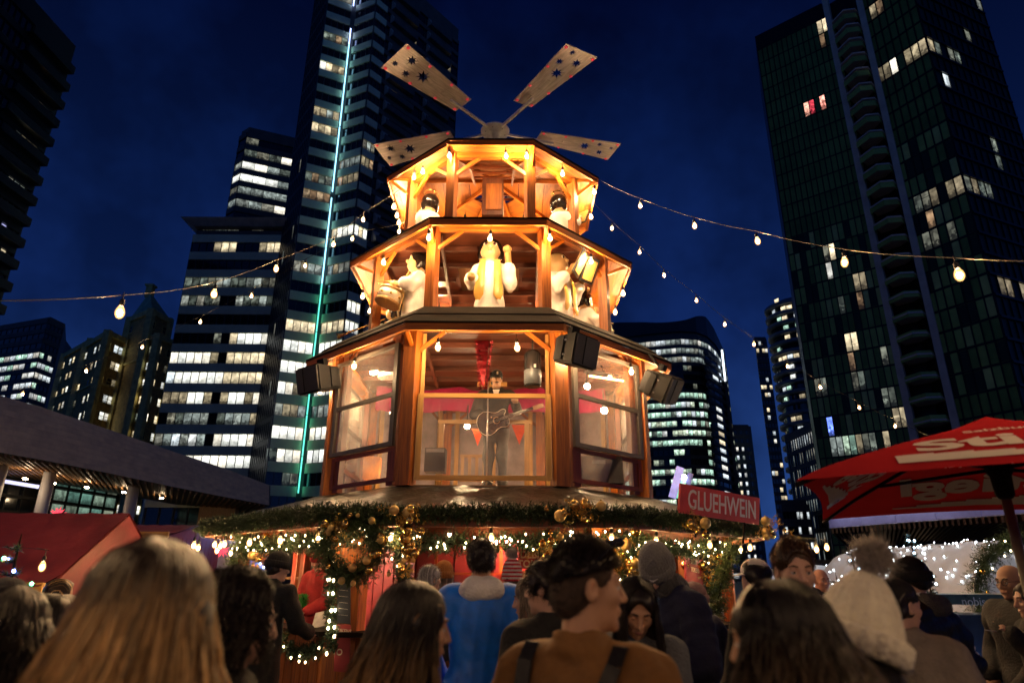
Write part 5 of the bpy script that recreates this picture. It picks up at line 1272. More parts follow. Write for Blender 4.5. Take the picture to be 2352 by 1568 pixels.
garland('fir loop with white lights under the left counter', [at(u, v, 8.1) for u, v in ((640, 1462), (665, 1492), (700, 1504), (740, 1496), (768, 1470))], .09, 420, 43, 'lit fir swags on the kiosk', 15, below=.6)
garland('drooping bright fir branch at the far left pillar of the kiosk', [at(u, v, 9.6) for u, v in ((585, 1235), (560, 1290), (530, 1350))], .17, 520, 44, 'fir branches at the kiosk side pillars', m=NEEDLEB)
garland('drooping bright fir branch at the right pillar of the kiosk', [at(u, v, 9.0) for u, v in ((1690, 1245), (1672, 1300), (1650, 1400))], .14, 520, 45, 'fir branches at the kiosk side pillars', m=NEEDLEB)
garland('bushy fir strand behind the head in the brown jacket', vert(1450, 1235, 1455, 1400, 7.95), .16, 600, 46, 'lit fir strands down the kiosk pillars', 4, m=NEEDLEB)
garland('fir strand with gold ribbon down the right side pillar', vert(1628, 1250, 1642, 1400, 9.7), .11, 420, 47, 'lit fir strands down the kiosk pillars', 8)
garland('narrow fir strand with gold baubles beside the payment sign', vert(1268, 1225, 1266, 1300, 7.85), .10, 420, 48, 'lit fir strands down the kiosk pillars', 7)

def wreath(label, c, r, rt, seed, cat='wreath', dirn=(0, -1, 0), baubles=12, m=NEEDLE, minis=0, bm=None):
    T = thing('wreath', label, cat, c); c = Vector(c)
    x = Vector(dirn).cross(Vector((0, 0, 1))).normalized()
    ring = [c + x * r * math.cos(t) + Vector((0, 0, r * math.sin(t))) for t in [2 * math.pi * k / 28 for k in range(29)]]
    o = link('needles', sprig_mesh(ring, int(560 * 2 * math.pi * r), rt, m, 'needles', seed=seed, along=.7), T, True); o['kind'] = 'stuff'
    mb = MB(); mb.tube(ring, .02, 5); mb.build('wreath_ring', DARKWOOD, T, True)
    rng = random.Random(seed)
    for k in range(baubles):
        t = rng.uniform(0, 6.28); rr = rng.choice((.024, .03, .04, .045)); p = c + x * (r + rng.uniform(-.5, .6) * rt) * math.cos(t) + Vector((0, 0, (r + rng.uniform(-.5, .6) * rt) * math.sin(t))) + Vector(dirn) * rt * .85
        mb = MB(); mb.ball(p, rr, 12, 8); mb.build('bauble', rng.choice((GOLD, SATIN)) if bm is None else rng.choice(bm), T, True)
    if minis:
        me = MB().lathe([(.001, -.018), (.013, -.006), (.010, .008), (.004, .014)], 6).mesh('mini_light', MINI)
        for k in range(minis):
            t = rng.uniform(0, 6.28); o = link('mini_light', me, T, True); o.location = c + x * (r + rng.uniform(-.8, .8) * rt) * math.cos(t) + Vector((0, 0, (r + rng.uniform(-.8, .8) * rt) * math.sin(t))) + Vector(dirn) * rt * .9
    return T
wreath('large fir wreath with gold baubles on the left corner pillar of the kiosk', at(815, 1258, 7.42), .285, .17, 3, baubles=16, m=NEEDLEB)
def snowflake(p, r, T, m=GLITTER):
    mb = MB(); p = Vector(p)
    for k in range(6):
        a = k * math.pi / 3; d = Vector((math.cos(a), 0, math.sin(a))); mb.beam(p, p + d * r, .012, .008, (0, 1, 0))
        for s in (.5, .75):
            for sg in (-1, 1): e = Vector((math.cos(a + sg * .9), 0, math.sin(a + sg * .9))); mb.beam(p + d * r * s, p + d * r * s + e * r * .3, .009, .008, (0, 1, 0))
    mb.build('snowflake', m, T, True)
def ornament_cluster(label, c, w_, h_, n, seed, flake=None, sprays=8):
    T = thing('ornament_cluster', label, 'ornaments', c, 0, 'gold ornament clusters on the kiosk'); c = Vector(c); rng = random.Random(seed)
    for k in range(n):
        r = rng.choice((.026, .034, .042, .055, .065)); p = c + Vector((rng.gauss(0, w_ / 2.6), rng.uniform(-.14, -.05), rng.uniform(-h_ / 2, h_ / 2)))
        mb = MB(); mb.ball(p, r, 14, 10); mb.lathe([(.008, r), (.010, r + .012), (.001, r + .014)], 6, p); mb.build('bauble', rng.choice((GOLD, GOLD, SATIN)), T, True)
    for k in range(sprays):
        a = rng.uniform(0, 6.28); l = rng.uniform(.14, .30); d = Vector((math.cos(a), -.25, abs(math.sin(a)) if rng.random() < .6 else math.sin(a))); b = c + Vector((rng.uniform(-.06, .06), -.06, rng.uniform(-h_ / 3, h_ / 3)))
        pts = [b + d * l * t + Vector((0, 0, -.10 * t * t)) for t in (0, .35, .7, 1)]
        o = link('gold_spray', sprig_mesh(pts, 16, .035, GLITTER, 'gold_spray', needle=.022, seed=seed * 9 + k, spr=7, wn=.007), T, True)
    if flake: snowflake(flake, .085, T)
    return T
for (lab, u, v, Y, w_, h_, n, fk) in (
    ('gold bauble cluster on the front eave garland left of centre', 930, 1195, 7.35, .28, .30, 7, None), ('gold bauble cluster with a silver ball on the front eave right of centre', 1325, 1178, 7.35, .34, .22, 9, None),
    ('hanging gold baubles and snowflake right of the wreath', 938, 1270, 7.55, .16, .50, 14, at(938, 1312, 7.5)), ('gold baubles with snowflake on the far left pillar', 612, 1275, 9.5, .26, .48, 11, at(597, 1325, 9.4)),
    ('gold bauble cluster left of the wreath', 775, 1225, 7.35, .18, .22, 5, None), ('gold baubles above the payment sign', 1262, 1262, 7.7, .22, .40, 9, None),
    ('gold ribbons and baubles on the right side pillar', 1640, 1295, 9.5, .26, .55, 11, at(1645, 1338, 9.4)), ('gold bauble cluster under the red sign', 1600, 1205, 8.1, .30, .22, 7, None),
    ('gold sprays at the far right tip of the eave garland', 1782, 1205, 9.4, .34, .24, 6, None), ('baubles on the dark fir behind the brown jacket man', 1440, 1270, 7.8, .2, .5, 8, None)):
    ornament_cluster(lab, at(u, v, Y), w_, h_, n, hash(lab) % 997 if False else int(u + v), fk, 9)

# ---- bulbs round the kiosk eave
def kpt(i, f, z=2.16, k=.965): return pw(KE[i] * k, z).lerp(pw(KE[(i + 1) % 8] * k, z), f)
cab = []
for i in (6, 7, 0, 1, 2):
    for f in (0, .25, .5, .75): q = kpt(i, f); q.z -= .03 * (f in (.25, .75)); cab.append(q)
string_lights('bulb string hung under the eave of the kiosk', cab, [kpt(i, f, 2.05) for i, f in ((6, .45), (6, .7), (6, .92), (7, .12), (7, .36), (7, .62), (7, .9), (0, .2), (0, .55), (0, .97), (1, .22), (1, .6), (1, .95), (2, .2), (2, .4), (2, .62), (2, .8))], BULB_K, 'light strings on the kiosk')

# ---- signs
SIGNRED = mat('red_sign_board', (0.70, 0.075, 0.05), .5, var=.2, scale=4, bump=.2)
CREAM = mat('cream_lettering', (0.80, 0.72, 0.60), .6, var=.05)
def sign(name, label, cat, c00, c10, c01, board_m, lines, thick=.03, frame=None):
    """c00 lower left, c10 lower right, c01 upper left corners; lines: (text, x, y, size, material) in board fractions"""
    c00, c10, c01 = Vector(c00), Vector(c10), Vector(c01); X = c10 - c00; Yv = c01 - c00; n = X.cross(Yv).normalized()
    T = thing(name, label, cat, c00); mb = MB(); q = [c00, c10, c10 + Yv, c01]; mb.hexa([p - n * thick for p in q] + q); mb.build('board', board_m, T, True)
    for (txt, fx, fy, sz, m, bold, xs) in lines:
        me = text_mesh(txt, sz, m, .005, bold, 1.0, xs); o = place_plate(me, 'lettering', T, c00 + X * fx + Yv * fy + n * .004, X, Yv)
    return T
a, b, c = at(1564, 1172, 8.1), at(1748, 1198, 9.0), at(1568, 1105, 8.1)
sign('hanging_sign', 'red board sign reading GLUEHWEIN in cream capitals on the kiosk roof', 'sign', a, b, c, SIGNRED, [('GLUEHWEIN', .52, .48, .33, CREAM, .003, .72)])
for x in (.2, .8): 
    p = a.lerp(b, x); mb = MB(); mb.tube([p, p + Vector((0, .12, -.25))], .015, 6); tag(mb.build('sign_strut', DARKWOOD), 'thin dark strut behind the red mulled wine sign, %s' % ('its left one' if x < .5 else 'its right one'), 'strut', 'struts behind the red sign')
TOK = mat('crimson_token_board', (0.42, 0.05, 0.05), .5, var=.1)
PALEL = mat('pale_print', (0.78, 0.62, 0.45), .6, var=.03)
a, b, c = at(1196, 1306, 8.3), at(1274, 1306, 8.3), at(1196, 1218, 8.3)
sign('payment_sign', 'red payment sign reading CASH CREDIT DEBIT TOKENS above the front counter', 'sign', a, b, c, TOK, [('CASH', .40, .84, .118, PALEL, .004, .95), ('CREDIT', .46, .60, .118, PALEL, .004, .95), ('DEBIT', .42, .37, .118, PALEL, .004, .95), ('TOKENS', .50, .13, .118, PALEL, .004, .95)])
a, b, c = at(1203, 1345, 8.25), at(1262, 1345, 8.25), at(1203, 1309, 8.25)
sign('gift_notice', 'pink printed notice with small lettering under the payment sign', 'sign', a, b, c, mat('pink_card', (.55, .2, .15), .5), [('Free gift with', .5, .68, .045, CREAM, .001, 1), ('Mugs', .5, .3, .05, CREAM, .001, 1)])
a, b, c = at(1582, 1345, 9.3), at(1622, 1352, 9.7), at(1582, 1243, 9.3)
sign('payment_sign', 'narrow crimson sign reading CREDIT DEBIT TOKENS at the right hatch', 'sign', a, b, c, TOK, [('CREDIT', .5, .80, .085, PALEL, .002, .8), ('DEBIT', .42, .62, .085, PALEL, .002, .8), ('TOKENS', .5, .44, .085, PALEL, .002, .8)])
SLATE = mat('dark_slate_menu', (0.05, 0.055, 0.065), .35, var=.3, scale=3)
a, b, c = at(781, 1434, 7.72), at(812, 1437, 7.74), at(781, 1316, 7.72)
sign('menu_board', 'dark slate menu with pale lines hung under the wreath', 'menu', a, b, c, SLATE, [('A FINE', .5, .90, .05, CREAM, 0, .8)] + [('_____', .5, .2 + .12 * k, .05, CREAM, 0, .8) for k in range(5)])
a, b, c = at(775, 1545, 7.72), at(810, 1548, 7.74), at(779, 1436, 7.72)
sign('token_board', 'crimson banner reading TOKENS ACCEPTED HERE under the slate menu', 'banner', a, b, c, TOK, [('TOKENS', .5, .86, .055, PALEL, .001, .85), ('ACCEPTED HERE', .5, .76, .025, PALEL, 0, .85), ('O', .32, .40, .09, PALEL, .002, .9)])
# purple lit box behind the sign
T = thing('lamp_pylon', 'small slanted violet light box with a white glow behind the red sign', 'light box', at(1560, 1150, 13))
a, b = at(1548, 1138, 13), at(1566, 1068, 13)
mb = MB(); mb.beam(a, b, .14, .06, (0, 1, 0)); mb.build('side_panel', mat('violet_panel', (.35, .35, .75), .4, emis=(.30, .32, .8), estr=.25), T, True)
a, b = at(1580, 1120, 13.1), at(1590, 1082, 13.1)
mb = MB(); mb.beam(a, b, .10, .06, (0, 1, 0)); mb.build('side_panel', mat('violet_panel2', (.2, .2, .5), .4), T, True)
mb = MB(); mb.ball(at(1574, 1091, 13.05), .06, 10, 6); mb.build('lamp_globe', emit('white_spot', (.9, 1, 1), 6), T, True)
mb = MB(); mb.beam(at(1564, 1140, 13.05), at(1572, 1100, 13.05), .12, .05, (0, 1, 0)); mb.build('green_panel', emit('green_glow', (.05, .7, .35), .35), T, True)
mb = MB(); p = at(1562, 1140, 13.1); mb.tube([p, Vector((p.x, p.y, 0))], .04, 8); mb.build('pole', BLACK, T, True)
# little things on the counters
def mini_tree(label, p, h_):
    T = thing('tabletop_tree', label, 'tabletop tree', p); p = Vector(p)
    o = link('needles', sprig_mesh([p + Vector((0, 0, .02)), p + Vector((0, 0, h_ * .5)), p + Vector((0, 0, h_))], 160, .05, mat('tinsel_green', (.04, .35, .06), .3, .3), 'needles', needle=.02, seed=4), T, True); o['kind'] = 'stuff'
    mb = MB(); mb.tube([p, p + Vector((0, 0, h_))], .006, 5); mb.build('trunk', DARKWOOD, T, True)
mini_tree('small glittering green tabletop tree on the left counter', at(700, 1422, 8.7), .26)
T = thing('tablet_stand', 'white till tablet tilted on the left counter', 'tablet', at(745, 1440, 8.4)); p = at(750, 1425, 8.4)
mb = MB(); mb.box(p, (.26, .012, .2), Matrix.Rotation(R(-35), 3, 'X') @ Matrix.Rotation(R(-20), 3, 'Z')); mb.build('tablet', mat('white_plastic', (.75, .75, .75), .3), T, True)
mb = MB(); mb.box(p + Vector((0, .05, -.1)), (.1, .1, .16)); mb.build('stand', mat('white_plastic', (.75, .75, .75), .3), T, True)
T = thing('card_stack', 'white papers lying flat on the left counter', 'papers', at(715, 1448, 8.35)); mb = MB(); mb.box(at(715, 1447, 8.35), (.30, .2, .012)); mb.build('sheets', mat('white_paper', (.8, .8, .78), .6), T, True)
# ================================================================== speakers, figures
def speaker(label, loc, rz, tilt, roll=0.0, size=(.62, .42, .40), grp='loudspeakers on the pyramid'):
    T = thing('loudspeaker', label, 'loudspeaker', loc, rz, grp); w_, d_, h_ = size
    M = Matrix.Rotation(tilt, 3, 'X') @ Matrix.Rotation(roll, 3, 'Y')
    front = [(-w_ / 2, -d_ / 2, -h_ / 2), (w_ / 2, -d_ / 2, -h_ / 2), (w_ / 2, -d_ / 2, h_ / 2), (-w_ / 2, -d_ / 2, h_ / 2)]
    back = [(x * .62, d_ / 2, z * .8) for (x, y, z) in front]
    mb = MB(); mb.hexa([M @ Vector(p) for p in (front[0], front[1], back[1], back[0], front[3], front[2], back[2], back[3])])
    me = mb.mesh('cabinet', BLACK); bm = bmesh.new(); bm.from_mesh(me); bmesh.ops.bevel(bm, geom=bm.edges[:], offset=.025, segments=3, affect='EDGES'); bm.to_mesh(me); bm.free()
    link('cabinet', me, T)
    mb = MB(); mb.hexa([M @ Vector(p) for p in [(-w_ * .46, -d_ / 2 - .012, -h_ * .44), (w_ * .46, -d_ / 2 - .012, -h_ * .44), (w_ * .46, -d_ / 2 + .01, -h_ * .44), (-w_ * .46, -d_ / 2 + .01, -h_ * .44), (-w_ * .46, -d_ / 2 - .012, h_ * .44), (w_ * .46, -d_ / 2 - .012, h_ * .44), (w_ * .46, -d_ / 2 + .01, h_ * .44), (-w_ * .46, -d_ / 2 + .01, h_ * .44)]]); mb.build('grille', GRILL, T)
    mb = MB(); mb.box(M @ Vector((-w_ * .13, -d_ / 2 - .014, 0)), (.012, .012, h_ * .86), M); mb.build('grille_bar', BLACK, T)
    mb = MB()
    for sx in (-1, 1): mb.box(M @ Vector((sx * (w_ / 2 + .0) * .86, .06, 0)), (.02, .10, h_ * .7), M)
    mb.box(M @ Vector((0, .06, h_ / 2 + .06)), (w_ * .3, .08, .10), M); mb.tube([M @ Vector((0, .1, h_ / 2 + .05)), M @ Vector((0, .35, h_ / 2 + .18))], .02, 8); mb.build('bracket', BLACK, T)
    mb = MB()
    for (y, z) in ((-.05, .1), (-.05, -.1), (.1, .08), (.1, -.08)): mb.ball(M @ Vector((-w_ / 2 * .93 + y * .3, y, z)), .016, 8, 5)
    mb.build('bolt', STEEL, T)
    return T
speaker('big black loudspeaker on the right front post of the glazed room', at(1318, 805, 8.45), R(46), R(14), 0, (.52, .46, .44))
speaker('black loudspeaker clamped under the left corner of the lowest eave', at(738, 876, 9.75), R(-38), R(14), 0, (.56, .5, .42))
speaker('black loudspeaker seen from its side under the right corner of the lowest eave', at(1516, 882, 9.75), R(62), R(30), R(-12), (.55, .5, .44))
T = thing('patio_heater_box', 'dark cylinder lantern-like heater hanging inside the right front opening', 'heater', at(1224, 845, 9.3))
mb = MB(); mb.lathe([(.10, -.29), (.125, -.27), (.125, .22), (.09, .27)], 18); mb.build('housing', mat('dark_glossy_housing', (.04, .042, .045), .22, .4), T)
mb = MB(); mb.lathe([(.129, -.26), (.129, -.05), (.127, -.04)], 18); mb.build('lower_guard', mat('blue_grey_guard', (.16, .19, .22), .4, .3), T)
mb = MB(); mb.box((.03, -.128, .0), (.035, .01, .05)); mb.build('label_plate', mat('white_plastic', (.75, .75, .75), .3), T)
mb = MB(); mb.tube([(0, 0, .27), (0, 0, .45)], .012, 6); mb.build('hanger', CABLE, T)
# stage monitor wedge behind the right corner pane, amp and drum-like orange box on the left
T = thing('stage_monitor', 'dark wedge stage monitor on the floor behind the right corner pane', 'stage monitor', at(1378, 1090, 9.7))
mb = MB(); mb.hexa([(-.35, -.2, -.13), (.35, -.2, -.13), (.35, .22, -.13), (-.35, .22, -.13), (-.35, -.05, .28), (.35, -.05, .28), (.35, .22, .28), (-.35, .22, .28)]); mb.build('cabinet', GRILL, T)
mb = MB(); mb.hexa([(-.1, -.16, -.05), (.1, -.16, -.05), (.1, -.14, -.05), (-.1, -.14, -.05), (-.1, -.075, .22), (.1, -.075, .22), (.1, -.055, .22), (-.1, -.055, .22)]); mb.build('grille_badge', mat('grey_badge', (.2, .2, .22), .4), T)
T = thing('orange_lampshade', 'square orange cloth shade standing behind the left corner pane', 'lamp shade', at(858, 1080, 10.0))
mb = MB(); mb.lathe([(.16, -.16), (.17, .17)], 4, M=Matrix.Rotation(R(45), 3, 'Z')); mb.build('shade', fabric_glow('orange_shade', (.75, .32, .08), .5), T); mb = MB(); mb.ball((.05, 0, -.05), .03, 8, 6); mb.build('bulb', emit('shade_bulb', (1, .7, .35), 14), T)
T = thing('amplifier', 'small dark amplifier on the floor at the left of the front window', 'amplifier', at(1004, 1060, 9.6)); mb = MB(); mb.box((0, 0, 0), (.3, .25, .34)); mb.build('cabinet', GRILL, T); mb = MB(); mb.box((0, -.13, .13), (.26, .015, .05)); mb.build('control_panel', mat('grey_badge', (.2, .2, .22), .4), T)
T = thing('wooden_crate', 'pale wooden slatted stand behind the guitarist at the left', 'crate', at(1090, 1075, 11.0))
for x in (-.18, -.06, .06, .18): mb = MB(); mb.box((x, 0, 0), (.05, .02, .42)); mb.build('slat', PALEPLY, T)
mb = MB(); mb.box((0, .02, .2), (.44, .03, .05)); mb.box((0, .02, -.2), (.44, .03, .05)); mb.build('crossbar', PALEPLY, T)

# ---- angel figures
SKINW = mat('painted_wood_skin', (0.50, 0.33, 0.155), .35, var=.08, scale=3)
HAIRK = mat('glossy_black_paint', (0.010, 0.007, 0.006), .16, var=.1)
STOLE = mat('yellow_satin', (0.62, 0.36, 0.06), .35, var=.15, scale=5, sheen=.3)
HALO = mat('gold_halo', (.72, .48, .16), .28, .9)
EYEW = mat('eye_white', (.75, .72, .66), .3); EYEB = mat('eye_brown', (.05, .02, .012), .2)
WOODHAND = wood('bare_light_wood', (.50, .28, .10), (.66, .42, .17), .45)
def angel(label, loc, rz, s=1.0, hair=True, pose='raise', prop=None, seed=1, group='angel figures on the pyramid'):
    T = thing('angel_figure', label, 'angel figure', loc, rz, group); T.scale = (s, s, s)
    # robe: one soft cloth body with sleeves
    S = Sdf()
    S.cap((0, 0, .0), (0, 0, .85), .255, .205, .05); S.ell((0, 0, 1.0), (.25, .19, .16), k=.06)
    sh = {-1: Vector((-.21, -.0, 1.03)), 1: Vector((.21, 0, 1.03))}
    P = {'raise': {1: ((.29, .10, .80), (.27, .34, .74)), -1: ((-.31, .10, .76), (-.27, .22, 1.24))}, 'drum': {-1: ((-.32, .10, .84), (-.14, .36, .86)), 1: ((.32, .10, .84), (.14, .38, .90))},
         'book': {-1: ((-.30, .14, .84), (-.20, .38, 1.08)), 1: ((.30, .14, .84), (.20, .38, 1.08))}, 'horn': {-1: ((-.30, .16, .86), (-.10, .40, .92)), 1: ((.30, .16, .86), (.12, .34, .90))}}[pose]
    for sd in (-1, 1):
        e, w_ = [Vector(q) for q in P[sd]]
        S.cap(sh[sd], e, .085, .095, .05); m = e.lerp(w_, .42); S.cap(e, m, .095, .11, .03); S.cap(e, e + Vector((0, .02, -.12)), .10, .06, .04)
    # back folds and wings of cloth: a soft ridge down the middle
    V, F = S.mesh(.026, noise=.014, nscale=9, seed=seed, cut=lambda x, y, z: -z + 0 * x + 0 * y)
    link('robe', np_mesh('robe', V, F, ROBE), T)
    for sd in (-1, 1):
        e, w_ = [Vector(q) for q in P[sd]]; mb = MB(); mb.tube([e.lerp(w_, .25), e.lerp(w_, .95)], [.052, .050], 14); mb.build('forearm', WOODHAND, T)
        mb = MB(); mb.ball(w_ + (w_ - e).normalized() * .03, .066, 14, 10); mb.build('hand', WOODHAND, T)
    # stole: two bands hanging from the neck
    for sd in (-1, 1):
        V = []; F = []; nz_ = 16
        for j in range(nz_ + 1):
            t = j / nz_; z = 1.13 - t * .72; y = .165 + .09 * math.sin(min(1, t * 1.6) * 1.5) ** 1 + .015 * math.sin(t * 9 + sd)
            cx = sd * (.11 + .03 * t + (.03 if sd > 0 else .0) * t); hw = .045 + .035 * t if t < .85 else .08 * (1.05 - (t - .85) * 4.5)
            V += [(cx - hw, y - .01, z), (cx, y + .012, z), (cx + hw, y - .01, z)]
        for j in range(nz_):
            for i in range(2): b = j * 3 + i; F.append((b, b + 1, b + 4, b + 3))
        link('stole', np_mesh('stole', V, F, STOLE), T)
    # head
    hz = 1.36
    S = Sdf(); S.ell((0, 0, hz), (.165, .16, .18), k=.02); S.ell((0, .03, hz - .07), (.15, .145, .12), k=.05); S.cap((0, 0, 1.10), (0, 0, 1.25), .10, .10, .04)
    V, F = S.mesh(.014); link('head', np_mesh('head', V, F, SKINW), T)
    mb = MB(); mb.ball((0, .175, hz - .005), .032, 12, 8); mb.build('nose', SKINW, T)
    for sd in (-1, 1):
        mb = MB(); mb.ball((sd * .068, .138, hz + .045), (.038, .018, .030), 12, 8); ey = mb.build('eye', EYEW, T)
        mb = MB(); mb.ball((sd * .066, .149, hz + .046), (.026, .012, .026), 10, 8); mb.build('pupil', EYEB, ey)
        mb = MB(); mb.tube([(sd * .035, .150, hz + .085), (sd * .065, .148, hz + .098), (sd * .10, .125, hz + .09)], .004, 5); mb.build('eyebrow', HAIRK, T)
    mb = MB(); mb.tube([(-.03, .167, hz - .075), (0, .172, hz - .082), (.03, .167, hz - .075)], .010, 6); mb.build('mouth', mat('painted_lip', (.45, .12, .08), .3), T)
    if hair:
        S = Sdf(); S.ell((0, -.018, hz + .012), (.192, .182, .196), k=.02); S.cap((-.165, -.0, hz - .06), (-.15, .02, hz - .15), .045, .04, .03); S.cap((.165, -.0, hz - .06), (.15, .02, hz - .15), .045, .04, .03); S.ell((0, .20, hz - .05), (.138, .18, .170), k=.03, op='-')
        V, F = S.mesh(.014, cut=lambda x, y, z: (hz - .19) - z + 0 * x + 0 * y); link('hair', np_mesh('hair', V, F, HAIRK), T)
    mb = MB(); mb.tube([(.135 * math.cos(t), -.02 + .135 * math.sin(t), hz + .235) for t in [2 * math.pi * k / 28 for k in range(29)]], .017, 8, caps=False); mb.build('halo', HALO, T)
    mb = MB()
    for t in (.6, 2.5, 4.7): mb.tube([(.1 * math.cos(t), -.02 + .1 * math.sin(t), hz + .14), (.13 * math.cos(t), -.02 + .13 * math.sin(t), hz + .23)], .006, 5)
    mb.build('halo_pin', HALO, T)
    if prop == 'drum':
        mb = MB(); D = Matrix.Rotation(R(18), 3, 'X'); c = Vector((0, .42, .68)); mb.lathe([(.20, -.10), (.20, .10)], 24, c, 0, D); dr = mb.build('drum', mat('white_drum_shell', (.75, .66, .5), .4), T)
        mb = MB(); mb.lathe([(.205, .08), (.21, .09), (.21, .125), (.2, .13), (.01, .13)], 24, c, 0, D); mb.lathe([(.205, -.08), (.21, -.09), (.21, -.125), (.2, -.13), (.01, -.13)], 24, c, 0, D); mb.build('drum_rim', WOODHAND, dr)
        mb = MB()
        for k in range(8):
            t = k * .785; q = c + D @ Vector((.202 * math.cos(t), .202 * math.sin(t), 0)); mb.ball(q, .022, 8, 6)
        mb.build('drum_star', STOLE, dr)
        for sd in (-1, 1): mb = MB(); mb.tube([(sd * .10, .36, .93), (sd * .05, .62, .92)], .008, 6); mb.ball((sd * .05, .62, .92), .014, 8, 6); mb.build('drumstick', WOODHAND, T)
    if prop == 'book':
        Bk = mat('black_book_cover', (.02, .02, .02), .35); PG = mat('parchment_page', (.46, .27, .07), .5, var=.1)
        for sd in (-1, 1):
            mb = MB(); M = Matrix.Rotation(R(sd * 14), 3, 'Z') @ Matrix.Rotation(R(-28), 3, 'X'); c = Vector((sd * .15, .50, 1.16)); mb.box(c, (.30, .025, .42), M); mb.build('book_cover', Bk, T)
            mb = MB(); mb.box(c + M @ Vector((0, .016, 0)), (.22, .008, .33), M); mb.box(c - M @ Vector((0, .018, 0)), (.27, .02, .38), M); mb.build('page', PG, T)
    if prop == 'horn':
        mb = MB(); mb.tube([(0, .2, 1.22), (0, .5, 1.10), (0, .95, .92), (0, 1.05, .88), (0, 1.10, .86)], [.012, .014, .022, .035, .07], 14); mb.build('horn', mat('brass', (.75, .5, .18), .25, .95), T)
    return T
def ringp(u, v, Y): p = at(u, v, Y); return p
def spot(u, Y, z): p = at(u, 650, Y); return (p.x, p.y, z)
angel('angel raising one hand, facing out at the centre of the middle tier', spot(1124, 9.80, 5.28), R(180), 1.06, True, 'raise', None, 1)
angel('drumming angel in profile at the left of the middle tier', spot(957, 10.25, 5.28), R(106), 1.06, True, 'drum', 'drum', 2)
angel('bald angel holding up a black song book at the right of the middle tier', spot(1280, 10.25, 5.28), R(236), 1.06, False, 'book', 'book', 3)
angel('angel blowing a long brass horn past the left post of the middle tier', spot(912, 11.3, 4.92), R(88), .95, True, 'horn', 'horn', 4)
angel('black-haired angel with a drum, back turned, behind the song book', spot(1338, 10.95, 5.10), R(-70), .9, True, 'drum', 'drum', 5)
def spot3(u, Y, z): p = at(u, 470, Y); return (p.x, p.y, z)
angel('black-haired angel with its back turned at the left of the top tier', spot3(984, 10.65, 6.92), R(40), .90, True, 'book', None, 6)
angel('black-haired angel with its back turned at the right of the top tier', spot3(1280, 10.65, 6.92), R(-50), .90, True, 'book', 'book', 7)
# ================================================================== people
SKIN = {k: mat('skin_' + k, c, .5, var=.12, scale=9, spec=.35) for k, c in dict(fair=(.56, .34, .25), tan=(.50, .29, .18), olive=(.44, .25, .15), deep=(.30, .16, .09)).items()}
LIP = mat('lips', (.36, .12, .10), .4); BROW = mat('brow_hair', (.03, .02, .014), .7); IRIS = mat('iris', (.03, .02, .015), .15); SCLERA = mat('sclera', (.62, .60, .56), .3)
def cloth(name, col, rough=.8, bump=.35, bscale=60, sheen=.0, var=.22, scale=8): return mat(name, col, rough, var=var, scale=scale, bump=bump, bscale=bscale, sheen=sheen)
BLACKC = cloth('black_wool', (.005, .005, .006)); DARKC = cloth('charcoal_cloth', (.03, .03, .034)); DENIM = cloth('dark_denim', (.03, .04, .06)); SHOEM = mat('dark_shoe', (.02, .018, .016), .4)
NYLON_BK = cloth('black_nylon', (.004, .004, .0045), .5, .3, 30, 0)
HAIR = {k: hair_mat('hair_' + k, r, t, .38, a, b) for k, r, t, a, b in (('blond', (.020, .011, .006), (.56, .34, .13), .26, .66), ('ombre', (.008, .005, .004), (.34, .19, .07), .55, .98), ('dark', (.010, .007, .006), (.022, .015, .011), .1, .8),
        ('darkstreak', (.009, .007, .006), (.12, .075, .04), .45, .95), ('brown', (.035, .018, .008), (.09, .05, .024), .1, .8), ('grey', (.20, .19, .17), (.45, .43, .40), .1, .7), ('ash', (.08, .06, .045), (.30, .24, .17), .1, .7))}
def hands(S, wrist, elbow, up=(0, 0, 1), curl=.6, k=.006):
    w_ = Vector(wrist); d = (w_ - Vector(elbow)).normalized(); up = Vector(up); sd = d.cross(up).normalized(); nrm = sd.cross(d)
    S.cap(w_ - d * .06, w_ + d * .01, .026, .024, .01); S.ell(w_ + d * .05, (.021, .021, .021), k=.012)
    for i, (off, ln) in enumerate(((-.030, .072), (-.010, .080), (.010, .076), (.029, .060))):
        a = w_ + d * .025 + sd * off * .7; b = w_ + d * .085 + sd * off; S.cap(a, b, .014, .0105, .007)
        c = b + (d * math.cos(curl) - nrm * math.sin(curl)) * ln * .5; e = c + (d * math.cos(curl * 2) - nrm * math.sin(curl * 2)) * ln * .45
        S.cap(b, c, .0098, .009, .003); S.cap(c, e, .009, .0075, .003)
    t0 = w_ + d * .02 - sd * .03; t1 = w_ + d * .06 - sd * .058 - nrm * .015; t2 = t1 + d * .035 + sd * .012 - nrm * .012
    S.cap(t0, t1, .014, .011, .008); S.cap(t1, t2, .0105, .008, .003)
ARMS = {'down': ((.275, -.03, 1.14), (.28, .09, .91)), 'pocket': ((.30, -.06, 1.14), (.22, .14, .98)), 'cup': ((.25, .06, 1.12), (.10, .32, 1.20)), 'counter': ((.24, .12, 1.16), (.16, .40, 1.10)), 'up': ((.26, .10, 1.16), (.12, .26, 1.40))}
